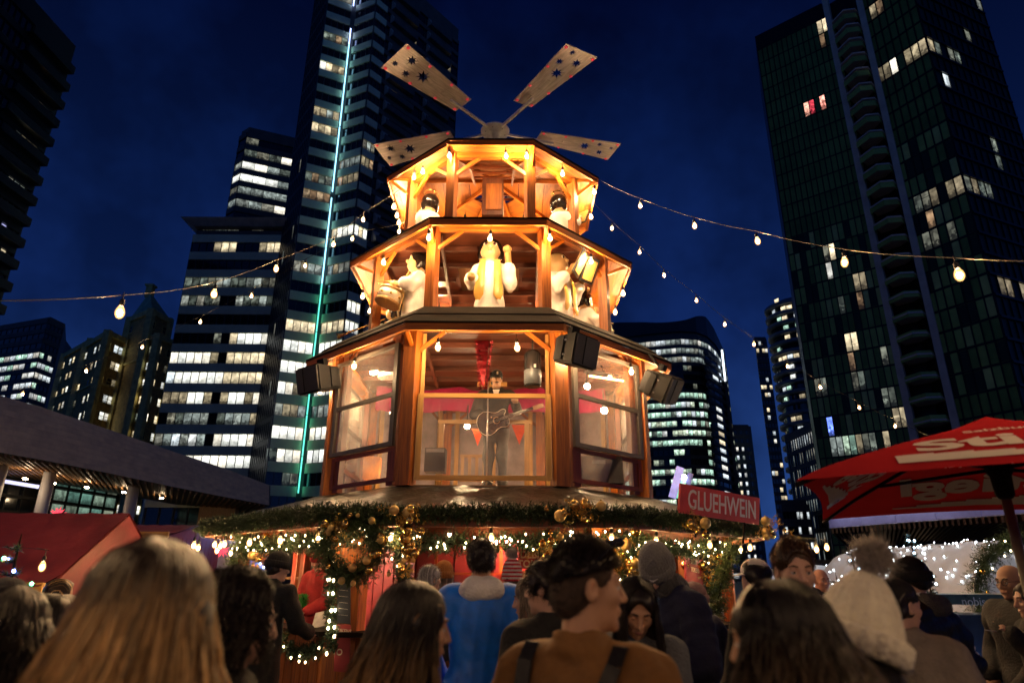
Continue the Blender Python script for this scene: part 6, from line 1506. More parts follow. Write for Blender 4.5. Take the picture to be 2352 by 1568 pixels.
def person(label, uvY, rz, head=(0, 0, 0), lean=0, wide=1.0, skin='fair', jacket=BLACKC, trousers=DENIM, hem=.78, puff=.022, arms=('down', 'down'), collar=True, hood=None, face=True, res=.020, fres=.0092, brow=BROW, bald=False, armpts=None, handfine=False, noise=.012, group=None, z0=0.0, hz_add=0.0, stub=None, female=False, name='person', hd=1.0, ears=None, lid=.0095):
    """returns root plus a dict with the head frame; head=(yaw, pitch down, roll) in degrees"""
    ln = R(lean)
    def T_(p):
        p = Vector(p)
        if p.z > .95: y, z = p.y, p.z - .95; p = Vector((p.x, y * math.cos(ln) + z * math.sin(ln), .95 + z * math.cos(ln) - y * math.sin(ln)))
        return p
    nb = T_((0, -.01, 1.50)); Mh = np.array((Matrix.Rotation(R(head[0]), 3, 'Z') @ Matrix.Rotation(-R(head[1]) - ln * .3, 3, 'X') @ Matrix.Rotation(R(head[2]), 3, 'Y')))
    hc = np.array(nb) + Mh @ np.array((0, .022, .135 + hz_add)) * hd; fm = Matrix(Mh.tolist())
    def H(x, y, z): return hc + Mh @ np.array((x, y, z)) * hd
    zt = H(0, -.01, .119)
    p = at(*uvY); s = (p.z - z0) / float(zt[2])
    off = Matrix.Rotation(R(rz), 3, 'Z') @ Vector((zt[0], zt[1], 0)) * s
    loc = Vector((p.x - off.x, p.y - off.y, z0))
    wd = wide * (.92 if female else 1)
    # ---- body
    S = Sdf()
    S.ell((0, 0, .95), (.155 * wd, .11, .13)); S.ell(T_((0, 0, 1.15)), (.145 * wd, .10, .22)); S.ell(T_((0, .01, 1.31)), (.165 * wd, .11, .17)); S.cap(T_((-.155 * wd, 0, 1.42)), T_((.155 * wd, 0, 1.42)), .055, k=.05)
    S.cap(T_((0, -.015, 1.40)), H(0, -.015, -.06), .064, .056, .03)
    for sd in (-1, 1):
        S.cap((sd * .09, 0, .92), (sd * .095, .005, .5), .085, .055, .04); S.cap((sd * .095, .005, .5), (sd * .095, -.02, .09), .055, .036, .02); S.cap((sd * .095, -.03, .04), (sd * .105, .13, .032), .036, .034, .02)
    A = []
    for i, sd in enumerate((-1, 1)):
        e, w_ = (armpts[i] if armpts and armpts[i] else ARMS[arms[i]]); e = Vector((sd * e[0] * wd if not (armpts and armpts[i]) else e[0], e[1], e[2])); w_ = Vector((sd * w_[0] if not (armpts and armpts[i]) else w_[0], w_[1], w_[2])); e, w_ = T_(e), T_(w_)
        A.append((T_((sd * .185 * wd, 0, 1.40)), e, w_))
        S.cap(A[-1][0], e, .05, .042, .03); S.cap(e, w_, .042, .03, .02)
    # head
    S.ell(H(0, -.012, .03), np.array((.076, .097, .088)) * hd, Mh, .02); S.ell(H(0, .03, -.03), np.array((.061, .064, .088)) * hd, Mh, .02); S.ell(H(0, .036, -.083), np.array((.046, .048, .034)) * hd, Mh, .02)
    if face:
        S.ell(H(0, .076, -.103), .019, k=.014); S.cap(H(0, .092, .012), H(0, .111, -.030), .0085, .0125, .010); S.cap(H(-.014, .098, -.034), H(.014, .098, -.034), .009, k=.006)
        S.cap(H(-.036, .080, .024), H(.036, .080, .024), .013, k=.014); S.cap(H(-.020, .089, -.062), H(.020, .089, -.062), .0085, k=.006); S.cap(H(-.016, .088, -.072), H(.016, .088, -.072), .008, k=.005)
        for sd in (-1, 1): S.ell(H(sd * .042, .062, -.022), .023, k=.02); S.ell(H(sd * .032, .102, .003), .0155, k=.012, op='-')
    for sd in ((-1, 1) if (ears if ears is not None else not female) else ()): S.ell(H(sd * .077, -.006, -.008), np.array((.010, .021, .033)) * hd, Mh @ np.array(Matrix.Rotation(sd * R(-18), 3, 'Z')), .008); S.ell(H(sd * .085, .002, -.004), np.array((.007, .010, .018)) * hd, Mh, .004, '-')
    for (a, e, w_) in A: hands(S, w_, e, (0, 0, 1)) if not handfine else None
    fl_ = (H(0, 0, 0) - np.array((.10, .125, .135)), H(0, 0, 0) + np.array((.10, .125, .13)), fres)
    V, F = S.mesh(.024, fl_)
    sk = SKIN[skin] if isinstance(skin, str) else skin
    me = np_mesh(name, V, F, [sk])
    root = link(name, me); root.location = loc; root.rotation_euler = (0, 0, R(rz)); root.scale = (s,) * 3; tag(root, label, 'person', group)
    if handfine:
        for (a, e, w_) in A:
            S2 = Sdf(); hands(S2, w_, e, handfine[0] if w_.x < 0 else handfine[1], .75); V2, F2 = S2.mesh(.006); link('hand', np_mesh('hand', V2, F2, sk), root)
    if face:
        for sd in (-1, 1):
            mb = MB(); mb.ball(H(sd * .031, .0795, .003), .0125 * hd, 10, 8); ey = mb.build('eye', SCLERA, root)
            mb = MB(); mb.ball(H(sd * .031, .0870, .002), .0062 * hd, 8, 6); mb.build('iris', IRIS, ey)
            mb = MB(); mb.tube([H(sd * .014, .0945, .024), H(sd * .032, .0945, .030), H(sd * .050, .082, .025)], [.003, .0045, .002], 6); mb.build('eyebrow', brow, root)
            mb = MB(); mb.ball(H(sd * .031, .0795, lid), .0132 * hd, 12, 8); mb.build('eyelid', sk, root)
        mb = MB(); mb.tube([H(-.021, .0925, -.066), H(0, .0985, -.0665), H(.021, .0925, -.066)], [.002, .0055, .002], 6); mb.build('mouth', LIP, root)
    # ---- clothing
    pf = puff
    if jacket is not None:
        S = Sdf(); S.ell((0, 0, .95), (.155 * wd + pf, .11 + pf, .15), k=.05); S.ell(T_((0, 0, 1.15)), (.148 * wd + pf, .105 + pf, .23), k=.05); S.ell(T_((0, .005, 1.31)), (.165 * wd + pf, .112 + pf, .16 + pf), k=.05); S.cap(T_((-.155 * wd, 0, 1.415)), T_((.155 * wd, 0, 1.415)), .052 + pf, k=.05)
        if hem < .8: S.cap((0, 0, .95), (0, 0, hem - .05), .165 * wd + pf * .6, .18 * wd + pf, .05, flat=(1, .78, 1))
        for (a, e, w_) in A: S.cap(a, e, .053 + pf, .047 + pf, .014); S.cap(e, e.lerp(w_, .96), .047 + pf, .036 + pf * .8, .012)
        if collar:
            cs = [T_((0, -.012, 1.475)) + Vector((.074 * math.cos(t * math.pi / 9), .068 * math.sin(t * math.pi / 9), .030 - .035 * max(0, math.sin(t * math.pi / 9)))) for t in range(18)]
            for t in range(18): S.cap(cs[t], cs[(t + 1) % 18], .021, .021, .012); S.cap(cs[t] - Vector((0, 0, .035)), cs[(t + 1) % 18] - Vector((0, 0, .035)), .027, .027, .02)
        def cut(x, y, z): return (hem - z) + 0 * x + 0 * y
        V, F = S.mesh(res * .95, noise=noise * 1.35, nscale=12, seed=int(uvY[0]) % 100, cut=cut)
        root['jk'] = 0
        jo = link('jacket', np_mesh('jacket', V, F, jacket), root); jv = V
        del root['jk']
    else: jv = None
    if hood is not None:
        S = Sdf(); S.ell(T_((0, -.085, 1.465)), (.135, .085, .075), k=.03); S.ell(T_((0, -.03, 1.50)), (.098, .09, .05), k=.03); S.ell(H(0, .0, -.02), (.076, .10, .10), k=.01, op='-')
        V, F = S.mesh(res * .7, noise=.010, nscale=14, seed=3); link('hood', np_mesh('hood', V, F, hood), root)
    if trousers is not None:
        S = Sdf(); S.ell((0, 0, .93), (.165 * wd, .12, .14))
        for sd in (-1, 1): S.cap((sd * .09, 0, .90), (sd * .097, .005, .5), .098, .075, .04); S.cap((sd * .097, .005, .5), (sd * .097, -.02, .10), .075, .062, .02)
        V, F = S.mesh(.028, noise=.012, nscale=10, seed=5); link('trousers', np_mesh('trousers', V, F, trousers), root)
        S = Sdf()
        for sd in (-1, 1): S.cap((sd * .097, -.05, .045), (sd * .107, .15, .038), .046, .042, .02); S.ell((sd * .097, -.03, .09), .05)
        V, F = S.mesh(.022, cut=lambda x, y, z: -z + .003 + 0 * x + 0 * y); link('shoes', np_mesh('shoes', V, F, SHOEM), root)
    return root, dict(H=H, hc=hc, Mh=Mh, T=T_, jv=jv, s=s, A=A, hd=hd)
def hair_cap(root, f, m, grow=.012, front=.10, nape=-.075, noise=.010, res=.009, side=.0, name='hair', topz=0.0, fr=(.078, .085, .092), fz=-.035):
    H, Mh, hd = f['H'], f['Mh'], f['hd']; S = Sdf(); g_ = grow
    S.ell(H(0, -.014, .032 + topz * .5), np.array((.078 + g_, .099 + g_, .090 + g_ + topz * .5)) * hd, Mh, .02); S.ell(H(0, -.05, -.03), np.array((.066 + g_, .058 + g_, .065)) * hd, Mh, .03)
    S.ell(H(0, front + .012, fz), np.array(fr) * hd, Mh, .012, '-')
    for sd in (-1, 1): S.ell(H(sd * .088, .012 + side, -.03), np.array((.022, .03, .045)) * hd, Mh, .01, '-')
    zc = H(0, -.05, nape); n_ = Mh @ np.array((0, -.25, 1.0)); n_ = n_ / np.linalg.norm(n_)
    V, F = S.mesh(res, noise=noise, nscale=40, seed=7, cut=lambda x, y, z: -((x - zc[0]) * n_[0] + (y - zc[1]) * n_[1] + (z - zc[2]) * n_[2]))
    rg = np.random.RandomState(1); t = .3 + .4 * rg.rand(len(V)) + np.floor((V[:, 0] * 90 + 100))
    return link(name, np_mesh(name, V, F, m, attr=t), root), V, F
def fuzz(root, V, F, m, n, ln, rad, f, flow=(0, .3, -.5), seed=1, name='hair_strands', jitter=.6):
    """short strands standing off a hair cap"""
    rg = np.random.RandomState(seed); q = F[rg.randint(len(F), size=n)]; w_ = rg.dirichlet((1, 1, 1, 1), n)
    P0 = (V[q] * w_[..., None]).sum(1); N = np.cross(V[q[:, 1]] - V[q[:, 0]], V[q[:, 3]] - V[q[:, 0]]); N /= np.linalg.norm(N, axis=1)[:, None] + 1e-9
    C = np.asarray(f['hc']); N = np.where(((P0 - C) * N).sum(1)[:, None] < 0, -N, N)
    d = N + f['Mh'] @ np.array(flow) + rg.randn(n, 3) * jitter * .5; d /= np.linalg.norm(d, axis=1)[:, None]
    L_ = ln * (.5 + rg.rand(n, 1)); P1 = P0 + d * L_ * .6; P2 = P1 + (d + np.array((0, 0, -.35))) * L_ * .4
    return strand_mesh(root, np.stack([P0 - N * .003, P1, P2], 1), m, rad, name)
def strand_mesh(root, P, m, rad, name='hair_strands'):
    n, k, _ = P.shape; T_ = np.gradient(P, axis=1); T_ /= np.linalg.norm(T_, axis=2)[..., None] + 1e-9
    ref = np.array((.3, .2, .9)); A = np.cross(T_, ref); A /= np.linalg.norm(A, axis=2)[..., None] + 1e-9; B = np.cross(T_, A)
    r = rad * (1 - .75 * np.linspace(0, 1, k) ** 3)[None, :, None]
    R3 = np.stack([P + (A * math.cos(a) + B * math.sin(a)) * r for a in (0, 2.094, 4.189)], 2)   # n,k,3,3
    V = R3.reshape(-1, 3); idx = np.arange(n * k * 3).reshape(n, k, 3)
    Fq = []
    for j in range(3):
        j2 = (j + 1) % 3; Fq.append(np.stack([idx[:, :-1, j], idx[:, :-1, j2], idx[:, 1:, j2], idx[:, 1:, j]], -1).reshape(-1, 4))
    t = (np.linspace(.001, .999, k)[None, :, None] + np.arange(n)[:, None, None]) * np.ones((1, 1, 3))
    o = link(name, np_mesh(name, V, np.concatenate(Fq), m, attr=t.ravel()), root); return o
def long_hair(root, f, m, n=1100, length=.42, rad=.0032, flare=.10, wave=.008, face_gap=58, seed=1, k=12, part=0.0, grow=.012, back=.05, curl=0.0, vol=1.0, hat=False):
    H, Mh, hc = f['H'], f['Mh'], np.asarray(f['hc']); rg = np.random.RandomState(seed)
    sgn = np.sign(rg.rand(n) - .5); ph = np.radians(face_gap + (180 - face_gap) * rg.rand(n) ** .85) * sgn      # 0 = straight ahead
    th0 = .06 + .42 * rg.rand(n) ** 1.2; th1 = 1.62 + .18 * rg.rand(n); rr = 1 + rg.rand(n) * .10 * vol
    s = np.linspace(0, 1, k); head_part = .42 if not hat else .1
    P = np.zeros((n, k, 3)); rx, ry, rz_ = [(a + grow) for a in (.080, .102, .092)]
    for i in range(k):
        if s[i] <= head_part:
            th = th0 + (th1 - th0) * (s[i] / head_part); L = np.stack([np.sin(th) * np.sin(ph) * rx * rr, np.sin(th) * np.cos(ph) * ry * rr - .012, np.cos(th) * rz_ * rr + .03], 1)
            # strands start on the parting and spread round the head
            w_ = min(1, s[i] / head_part * 2.2) if not hat else 1
            start = np.stack([part + sgn * .004, np.cos(ph) * .05 - .01, np.full(n, rz_ * 1.0 + .03)], 1) * np.array((1, 1, 1)); L = start * (1 - w_) + L * w_
            if hat: L = np.stack([np.sin(ph) * rx * .93, np.cos(ph) * ry * .93 - .012, np.full(n, -.035)], 1)
            W = hc + L @ Mh.T; P[:, i] = W; last = W.copy(); lastL = L
        else:
            t = (s[i] - head_part) / (1 - head_part); ln = length * (.75 + .25 * np.cos(seed + np.arange(n) * 1.7)) * t
            out = np.stack([np.sin(ph), np.cos(ph) * .5 - back * 6 * .2, np.zeros(n)], 1); out = out @ Mh.T
            fl = flare * (t ** 1.3) * (.6 + .8 * rg.rand(n)) if i < 0 else flare * (t ** 1.3) * (.6 + .4 * np.sin(np.arange(n) * 2.3))
            W = last + out * fl[:, None]; W[:, 2] = last[:, 2] - ln
            W[:, 1] -= back * t * (np.abs(ph) > 1.3)
            P[:, i] = W
    cl = np.floor(rg.rand(n) * 60); a = cl * 2.39
    for ax_ in range(3): P[:, :, ax_] += (wave * np.sin(s[None, :] * (9 + (cl % 5))[:, None] + a[:, None] + ax_ * 2) * np.clip(s[None, :] * 1.6 - .3, 0, 1)) * (1 if ax_ < 2 else .5)
    if curl: 
        for ax_ in range(3): P[:, :, ax_] += curl * np.sin(s[None, :] * (26 + rg.rand(n, 1) * 14) + rg.rand(n, 1) * 6 + ax_ * 2.1)
    return strand_mesh(root, P, m, rad)
def hair_mass(root, f, m, length=.36, w_=.115, d_=.085, back=.06, flare=1.2, face=(.12, .085, .10, .125), noise=.012, res=.013, grow=.010, curl=False, hat=False):
    """solid underlayer of long hair"""
    H, Mh = f['H'], f['Mh']; S = Sdf(); S.ell(H(0, -.012, .030 if not hat else -.03), np.array((.080 + grow, .101 + grow, .092 + grow)) * (1 if not hat else .9), Mh, .03)
    a = Vector(H(0, -.055, -.03)); b = a + Vector((0, 0, -length)) + f['T']((0, -back, 1.3)) - f['T']((0, 0, 1.3)); a = a + Vector((0, .02, -.04)); S.cap(a, b, w_ * .50, w_ * flare * .72, .05, flat=(1, .62, 1))
    for sd in (-1, 1): a2 = Vector(H(sd * .070, -.015, -.01)); S.cap(a2, a2 + Vector((sd * .01, -.02, -length * .75)), .022, .030, .05)
    S.ell(H(0, face[0], -.03), np.array(face[1:]), Mh, .012, '-')
    V, F = S.mesh(res, noise=noise, nscale=26 if curl else 12, seed=9); rg = np.random.RandomState(2)
    hz = np.asarray(f['hc'])[2] + .12; t = np.clip((hz - V[:, 2]) / (length + .25), .02, .97) + np.floor(V[:, 0] * 60 + 60)
    return link('hair', np_mesh('hair', V, F, m, attr=t), root)
def beanie(root, f, m, pom=None, tall=.0, ribs=26, cuff=True, rip=.03, tilt=0, low=.035, stripes=None, slouch=0.0, rs=1.0, taper=False):
    H, Mh, hd = f['H'], f['Mh'], f['hd']; D = Matrix(Mh.tolist()) @ Matrix.Rotation(R(tilt), 3, 'X') @ Matrix.Diagonal((rs, 1.2 * rs, 1.0)).to_3x3()
    ripple = lambda a, z: 1 + rip * math.cos(ribs * a)
    zt = .125 + tall; prof = []
    for i in range(13):
        t = i / 12; z = low + (zt - low) * t; r = .093 * math.sqrt(max(0, 1 - max(0, (t - .25) / .75) ** 2.2)) if t > .25 else .093
        if taper: r = .093 * math.sqrt(max(0, 1 - max(0, (t - .12) / .88) ** 2.0)) * (1 - .22 * t)
        prof.append((max(r, .004), z))
    org = H(0, -.012, .0)
    if stripes:
        for i in range(12):
            mb = MB(); mb.lathe([(prof[i][0], prof[i][1]), (prof[i][0] + .004, (prof[i][1] + prof[i + 1][1]) / 2), prof[i + 1]], ribs * 4, org, 0, D, ripple); mb.build('hat_stripe', stripes[i % 2], root)
    else:
        mb = MB(); mb.lathe(prof, ribs * 4, org, 0, D, ripple); hat = mb.build('beanie', m, root)
        if cuff:
            mb = MB(); mb.lathe([(.093, low - .012), (.103, low - .010), (.104, low + .045), (.097, low + .052), (.093, low + .05)], ribs * 4, org, 0, D, ripple); mb.build('beanie_cuff', m, hat if not stripes else root)
    if pom:
        mp, r = pom; c = org + np.array(D @ Vector((0, -.01, zt + r * .75))); rg = np.random.RandomState(3); n = 2600
        d = rg.randn(n, 3); d /= np.linalg.norm(d, axis=1)[:, None]; L_ = r * (.8 + .35 * rg.rand(n, 1))
        P = np.stack([c + d * r * .25, c + d * L_ * .75 + rg.randn(n, 3) * .004, c + d * L_ * 1.05 + rg.randn(n, 3) * .012], 1)
        o = strand_mesh(root, P, mp, .0016, 'pompom'); mb = MB(); mb.ball(c, r * .72, 16, 12); mb.build('pompom_core', mp, o)
def cap_hat(root, f, m, back=False, brim_m=None, tall=.012):
    H, Mh = f['H'], f['Mh']; S = Sdf(); S.ell(H(0, -.012, .035 + tall), np.array((.086, .108, .092)), Mh, .01)
    zc = H(0, 0, .028); n_ = Mh @ np.array((0, .08, 1.0)); V, F = S.mesh(.009, cut=lambda x, y, z: -((x - zc[0]) * n_[0] + (y - zc[1]) * n_[1] + (z - zc[2]) * n_[2])); cp_ = link('cap_crown', np_mesh('cap_crown', V, F, m), root)
    sg = -1 if back else 1; mb = MB(); top = []; bot = []
    for i in range(11):
        a = -1.15 + 2.3 * i / 10; top.append((.082 * math.sin(a), sg * (.085 * math.cos(a)) - .005, .034)); bot.append((.080 * math.sin(a), sg * (.085 * math.cos(a) + .075 * math.cos(a * .95) ** .7) - .005, .024 - .010 * math.cos(a)))
    for i in range(10):
        q = [H(*top[i]), H(*top[i + 1]), H(*bot[i + 1]), H(*bot[i])]; mb.hexa([Vector(p) - Vector((0, 0, .003)) for p in q] + [Vector(p) + Vector((0, 0, .003)) for p in q])
    mb.build('cap_brim', brim_m or m, cp_); return cp_
def glasses(root, f, m=CABLE):
    H = f['H']; mb = MB()
    for sd in (-1, 1):
        mb.tube([H(sd * .033 + .024 * math.cos(t), .102, .001 + .019 * math.sin(t)) for t in [2 * math.pi * k / 16 for k in range(17)]], .0018, 5, caps=False); mb.tube([H(sd * .057, .100, .006), H(sd * .080, .04, .008), H(sd * .082, -.01, .0)], .0018, 5)
    mb.tube([H(-.009, .104, .004), H(.009, .104, .004)], .0018, 5); return mb.build('glasses', m, root)
def surf_y(jv, x, z, back=True, dx=.03, dz=.03):
    q = jv[(np.abs(jv[:, 0] - x) < dx) & (np.abs(jv[:, 2] - z) < dz)]
    return (q[:, 1].min() if back else q[:, 1].max()) if len(q) else (-.14 if back else .14)
def strap(root, jv, pts, w_, m, name='strap'):
    mb = MB(); P = []
    for (x, z) in pts: P.append(Vector((x, (surf_y(jv, x, z) - .006) if z < 1.45 else -.05, z)))
    for a, b in zip(P[:-1], P[1:]):
        d = (b - a); sd = Vector((1, 0, 0)) - d.normalized() * d.normalized().x; sd = sd.normalized() * w_ / 2; o = Vector((0, -.006, 0)); mb.hexa([a - sd, a + sd, b + sd, b - sd, a - sd + o, a + sd + o, b + sd + o, b - sd + o])
    mb.build(name, m, root)
# ------------------------------------------------------------------ the guitarist in the glazed room
NAVYJ = cloth('black_jacket', (.014, .014, .016)); JEAN = cloth('grey_jeans', (.10, .11, .12))
g_, f = person('man with moustache in a black cap and jacket playing a guitar in the glazed room', (1142, 853, 10.35), 180, (6, 8, 0), 3, 1.1, 'tan', NAVYJ, JEAN, .88, .02, armpts=(((-.31, .05, 1.17), (-.28, .33, 1.23)), ((.30, .04, 1.12), (.10, .27, 1.07))), z0=2.76, handfine=((0, -.7, -.6), (0, .3, 1)), res=.014)
hair_cap(g_, f, HAIR['dark'], .004, .10)
cp_ = cap_hat(g_, f, BLACKC, tall=.02)
H = f['H']; me = text_mesh('S', .052, CREAM, .004, .003); Mh = Matrix(f['Mh'].tolist())
o = link('cap_emblem', me, cp_); o.matrix_local = Matrix.Translation(H(0, .096, .082)) @ (Mh @ Matrix.Rotation(R(180), 3, 'Z') @ Matrix.Rotation(R(68), 3, 'X')).to_4x4()
mb = MB(); mb.tube([H(-.030, .093, -.056), H(-.012, .103, -.048), H(.012, .103, -.048), H(.030, .093, -.056)], [.003, .007, .007, .003], 8); mb.build('moustache', BROW, g_)
mb = MB(); mb.hexa([f['T'](p) for p in ((-.03, .128, 1.40), (.03, .128, 1.40), (.03, .11, 1.40), (-.03, .11, 1.40), (-.05, .085, 1.475), (.05, .085, 1.475), (.05, .06, 1.475), (-.05, .06, 1.475))]); mb.build('shirt_collar', ROBE, g_)
# guitar (held, so a thing of its own)
GT = thing('guitar', 'dark cutaway acoustic guitar with pale binding held by the man in the cap', 'guitar', at(1140, 968, 10.05))
out = [(-.29, 0), (-.285, .06), (-.26, .12), (-.21, .170), (-.14, .190), (-.07, .175), (-.01, .140), (.04, .122), (.09, .124), (.14, .140), (.185, .138), (.205, .115), (.195, .085), (.165, .060), (.155, .035), (.18, .02), (.215, 0), (.21, -.06), (.19, -.115), (.15, -.142), (.10, -.136), (.05, -.122), (-.01, -.138), (-.07, -.174), (-.14, -.190), (-.21, -.170), (-.26, -.12), (-.285, -.06)]
GM = Matrix.Rotation(R(90), 3, 'X'); GR = Matrix.Rotation(R(-19), 3, 'Y') @ Matrix.Rotation(R(90), 3, 'X')
bodyw = mat('dark_guitar_lacquer', (.035, .018, .010), .2, spec=.6)
o = link('guitar_body', curve_plate('guitar_body', [out], .085, bodyw, .006), GT); o.matrix_local = GR.to_4x4()
mb = MB(); mb.tube([GR @ Vector((x, y, .049)) for (x, y) in out + out[:1]], .0045, 5, caps=False); mb.build('binding', CREAM, GT)
mb = MB(); mb.tube([GR @ Vector((.02 + .050 * math.cos(t), .050 * math.sin(t), .05)) for t in [2 * math.pi * k / 20 for k in range(21)]], .006, 5, caps=False); mb.build('rosette', mat('pale_rosette', (.55, .32, .16), .4), GT)
mb = MB(); mb.lathe([(.001, 0), (.044, 0)], 16, GR @ Vector((.02, 0, .0495)), 0, GR); mb.build('sound_hole', BLACK, GT)
mb = MB(); mb.hexa([GR @ Vector(p) for p in ((.06, -.027, .05), (.62, -.021, .05), (.62, .021, .05), (.06, .027, .05), (.06, -.027, .068), (.62, -.021, .068), (.62, .021, .068), (.06, .027, .068))]); mb.build('neck', bodyw, GT)
mb = MB(); mb.hexa([GR @ Vector(p) for p in ((.62, -.03, .04), (.80, -.038, .03), (.80, .038, .03), (.62, .03, .04), (.62, -.03, .055), (.80, -.038, .045), (.80, .038, .045), (.62, .03, .055))]); mb.build('headstock', mat('headstock_wood', (.30, .13, .04), .3), GT)
mb = MB(); mb.box(GR @ Vector((-.13, 0, .055)), (.03, .02, .12), GR); mb.build('bridge', BLACK, GT)
mb = MB()
for k in range(6): mb.tube([GR @ Vector((-.13, -.02 + k * .008, .066)), GR @ Vector((.62, -.015 + k * .006, .072))], .0011, 4)
mb.build('strings', STEEL, GT)
T = thing('microphone_stand', 'thin grey microphone stand with a black microphone in front of the guitarist', 'microphone stand', (at(1121, 1095, 9.7).x, 9.7, 2.76))
p = at(1121, 890, 9.7); x, y = p.x, p.y
mb = MB(); mb.tube([(0, 0, .02), (0, 0, p.z - 2.76 + .1)], .012, 8); mb.build('pole', STEEL, T)
mb = MB()
for k in range(3): mb.tube([(0, 0, .18), (.25 * math.cos(k * 2.09), .25 * math.sin(k * 2.09), .01)], .009, 6)
mb.build('tripod_base', STEEL, T)
mb = MB(); mb.tube([(0, 0, p.z - 2.76 + .1), (.03, .04, p.z - 2.76 + .2)], [.014, .012], 8); mb.ball((.045, .06, p.z - 2.76 + .23), .030, 10, 8); mb.build('microphone', BLACK, T)

# ------------------------------------------------------------------ the crowd
TANJ = cloth('brown_canvas_jacket', (.235, .108, .026), .8, .8, 14); BLUEJ = cloth('bright_blue_shell', (.010, .20, .92), .55, .3, 12, 0); GREYH = cloth('pale_grey_fleece', (.80, .79, .77), .9, .6, 60)
BEIGEC = cloth('beige_wool_coat', (.70, .54, .30), .9, .7, 70, .5); CREAMK = cloth('cream_knit', (.95, .86, .66), .9, .8, 60, .5); POM = hair_mat('pom_fur', (.28, .25, .22), (.55, .50, .45), .6, .1, .8)
NAVYC = cloth('navy_coat', (.012, .016, .055), .75, .35, 30); GREYK = cloth('grey_knit', (.18, .18, .17), .9, .7, 80, .4); SCARF = cloth('dark_grey_scarf', (.055, .056, .055), .95, .9, 40, .4)
GREYC = cloth('grey_wool_coat', (.12, .13, .14), .9, .6, 60); REDJ = cloth('red_jumper', (.40, .025, .03), .85, .5, 50); OLIVE = cloth('olive_parka', (.10, .085, .03), .75, .4, 30); PINKC = cloth('pale_pink_puffer', (.66, .38, .36), .5, .3, 14, 0)
TAUPE = cloth('taupe_jacket', (.26, .22, .175), .8, .4, 40); ORK = cloth('orange_knit', (.42, .16, .035), .9, .7, 60)
GR = 'people in the crowd'
# blond woman, very close
r_, f = person('woman with long blond hair seen from behind, nearest at the lower left', (372, 1268, 1.12), 2, (3, 4, 0), 0, .98, 'fair', DARKC, DENIM, .6, .035, face=False, res=.012, female=True, group=GR)
hair_mass(r_, f, HAIR['blond'], .40, .135, .09, .055, 1.25); long_hair(r_, f, HAIR['blond'], 2300, .42, .0028, .085, .010, 50, 3, vol=.8, grow=.012)
# curly dark-haired woman
r_, f = person('woman with dark curly hair and pale profile, behind the blond woman', (582, 1338, 2.05), -62, (4, 10, 0), 0, 1, 'fair', BLACKC, DENIM, .6, .03, res=.014, fres=.007, female=True, group=GR)
hair_mass(r_, f, HAIR['dark'], .24, .14, .10, .03, 1.1, curl=True, noise=.02, grow=.022); long_hair(r_, f, HAIR['dark'], 1100, .24, .0030, .10, .008, 62, 5, curl=.012, vol=2.2, grow=.02)
# man in black beanie at the left hatch
r_, f = person('man in black beanie and long black coat leaning on the left counter', (650, 1277, 6.6), -28, (-18, 6, 0), 6, 1.05, 'fair', BLACKC, DARKC, .45, .03, arms=('down', 'counter'), group=GR)
beanie(r_, f, BLACKC, tall=.02, ribs=30, rip=.012, low=.0); hair_cap(r_, f, HAIR['dark'], .004)
# blue jacket
r_, f = person('man in bright blue jacket with pale grey hood, seen from behind', (1112, 1240, 4.4), 6, (-4, 2, 0), 0, 1.04, 'tan', BLUEJ, DARKC, .62, .035, hood=GREYH, arms=('pocket', 'pocket'), face=False, noise=.009, res=.014, group=GR)
ho, V, F = hair_cap(r_, f, HAIR['dark'], .007, .10, -.055, .006, .008); fuzz(r_, V, F, HAIR['dark'], 2200, .016, .0011, f)
# ombre hair woman
r_, f = person('woman with long dark hair turning blond at the ends, profile to the right', (968, 1350, 2.05), -48, (-24, 6, 0), 0, .96, 'tan', BLACKC, DENIM, .6, .03, res=.014, fres=.007, female=True, group=GR)
hair_mass(r_, f, HAIR['ombre'], .40, .105, .085, .045, 1.2); long_hair(r_, f, HAIR['ombre'], 1500, .44, .0030, .11, .012, 62, 7, grow=.014)
# person behind her raising a hand in a black sleeve
r_, f = person('person in black coat lifting one hand, mostly hidden behind the ombre hair', (905, 1430, 3.3), -10, (0, 10, 0), 8, .95, 'fair', BLACKC, DENIM, .6, .03, arms=('up', 'down'), face=False, group=GR)
hair_mass(r_, f, HAIR['dark'], .3)
# brown jacket man
r_, f = person('man in brown jacket with black straps and short black hair, facing right', (1345, 1250, 2.0), -30, (-52, 1, 0), 0, 1.1, 'tan', TANJ, DARKC, .70, .030, res=.011, fres=.006, noise=.010, group=GR)
ho, V, F = hair_cap(r_, f, HAIR['dark'], .008, .112, .028, .006, .007, topz=.012, fz=-.045, fr=(.085, .085, .098)); fuzz(r_, V, F, HAIR['dark'], 5200, .015, .0010, f, (0, .8, .3), jitter=.3)
ho, V, F = hair_cap(r_, f, mat('shaved_stubble', (.07, .042, .026), .8, var=.4, scale=60), .0018, .085, -.085, .0, .007, name='faded_hair'); fuzz(r_, V, F, HAIR['dark'], 4200, .006, .0007, f, (0, 0, -.6), 4)
strap(r_, f['jv'], [(-.135, 1.485), (-.14, 1.44), (-.145, 1.38), (-.15, 1.30), (-.15, 1.2), (-.145, 1.1), (-.14, 1.0), (-.14, .9)], .045, NYLON_BK); strap(r_, f['jv'], [(.14, 1.485), (.135, 1.44), (.12, 1.40), (.10, 1.32), (.075, 1.22), (.05, 1.12), (.02, 1.0), (0, .9)], .045, NYLON_BK)
jv = f['jv']
def seam(pts):
    mb = MB(); mb.tube([Vector((x, surf_y(jv, x, z, True, .025, .02) - .001, z)) for (x, z) in pts], .0035, 5); mb.build('seam', cloth('dark_brown_stitching', (.10, .045, .012)), r_)
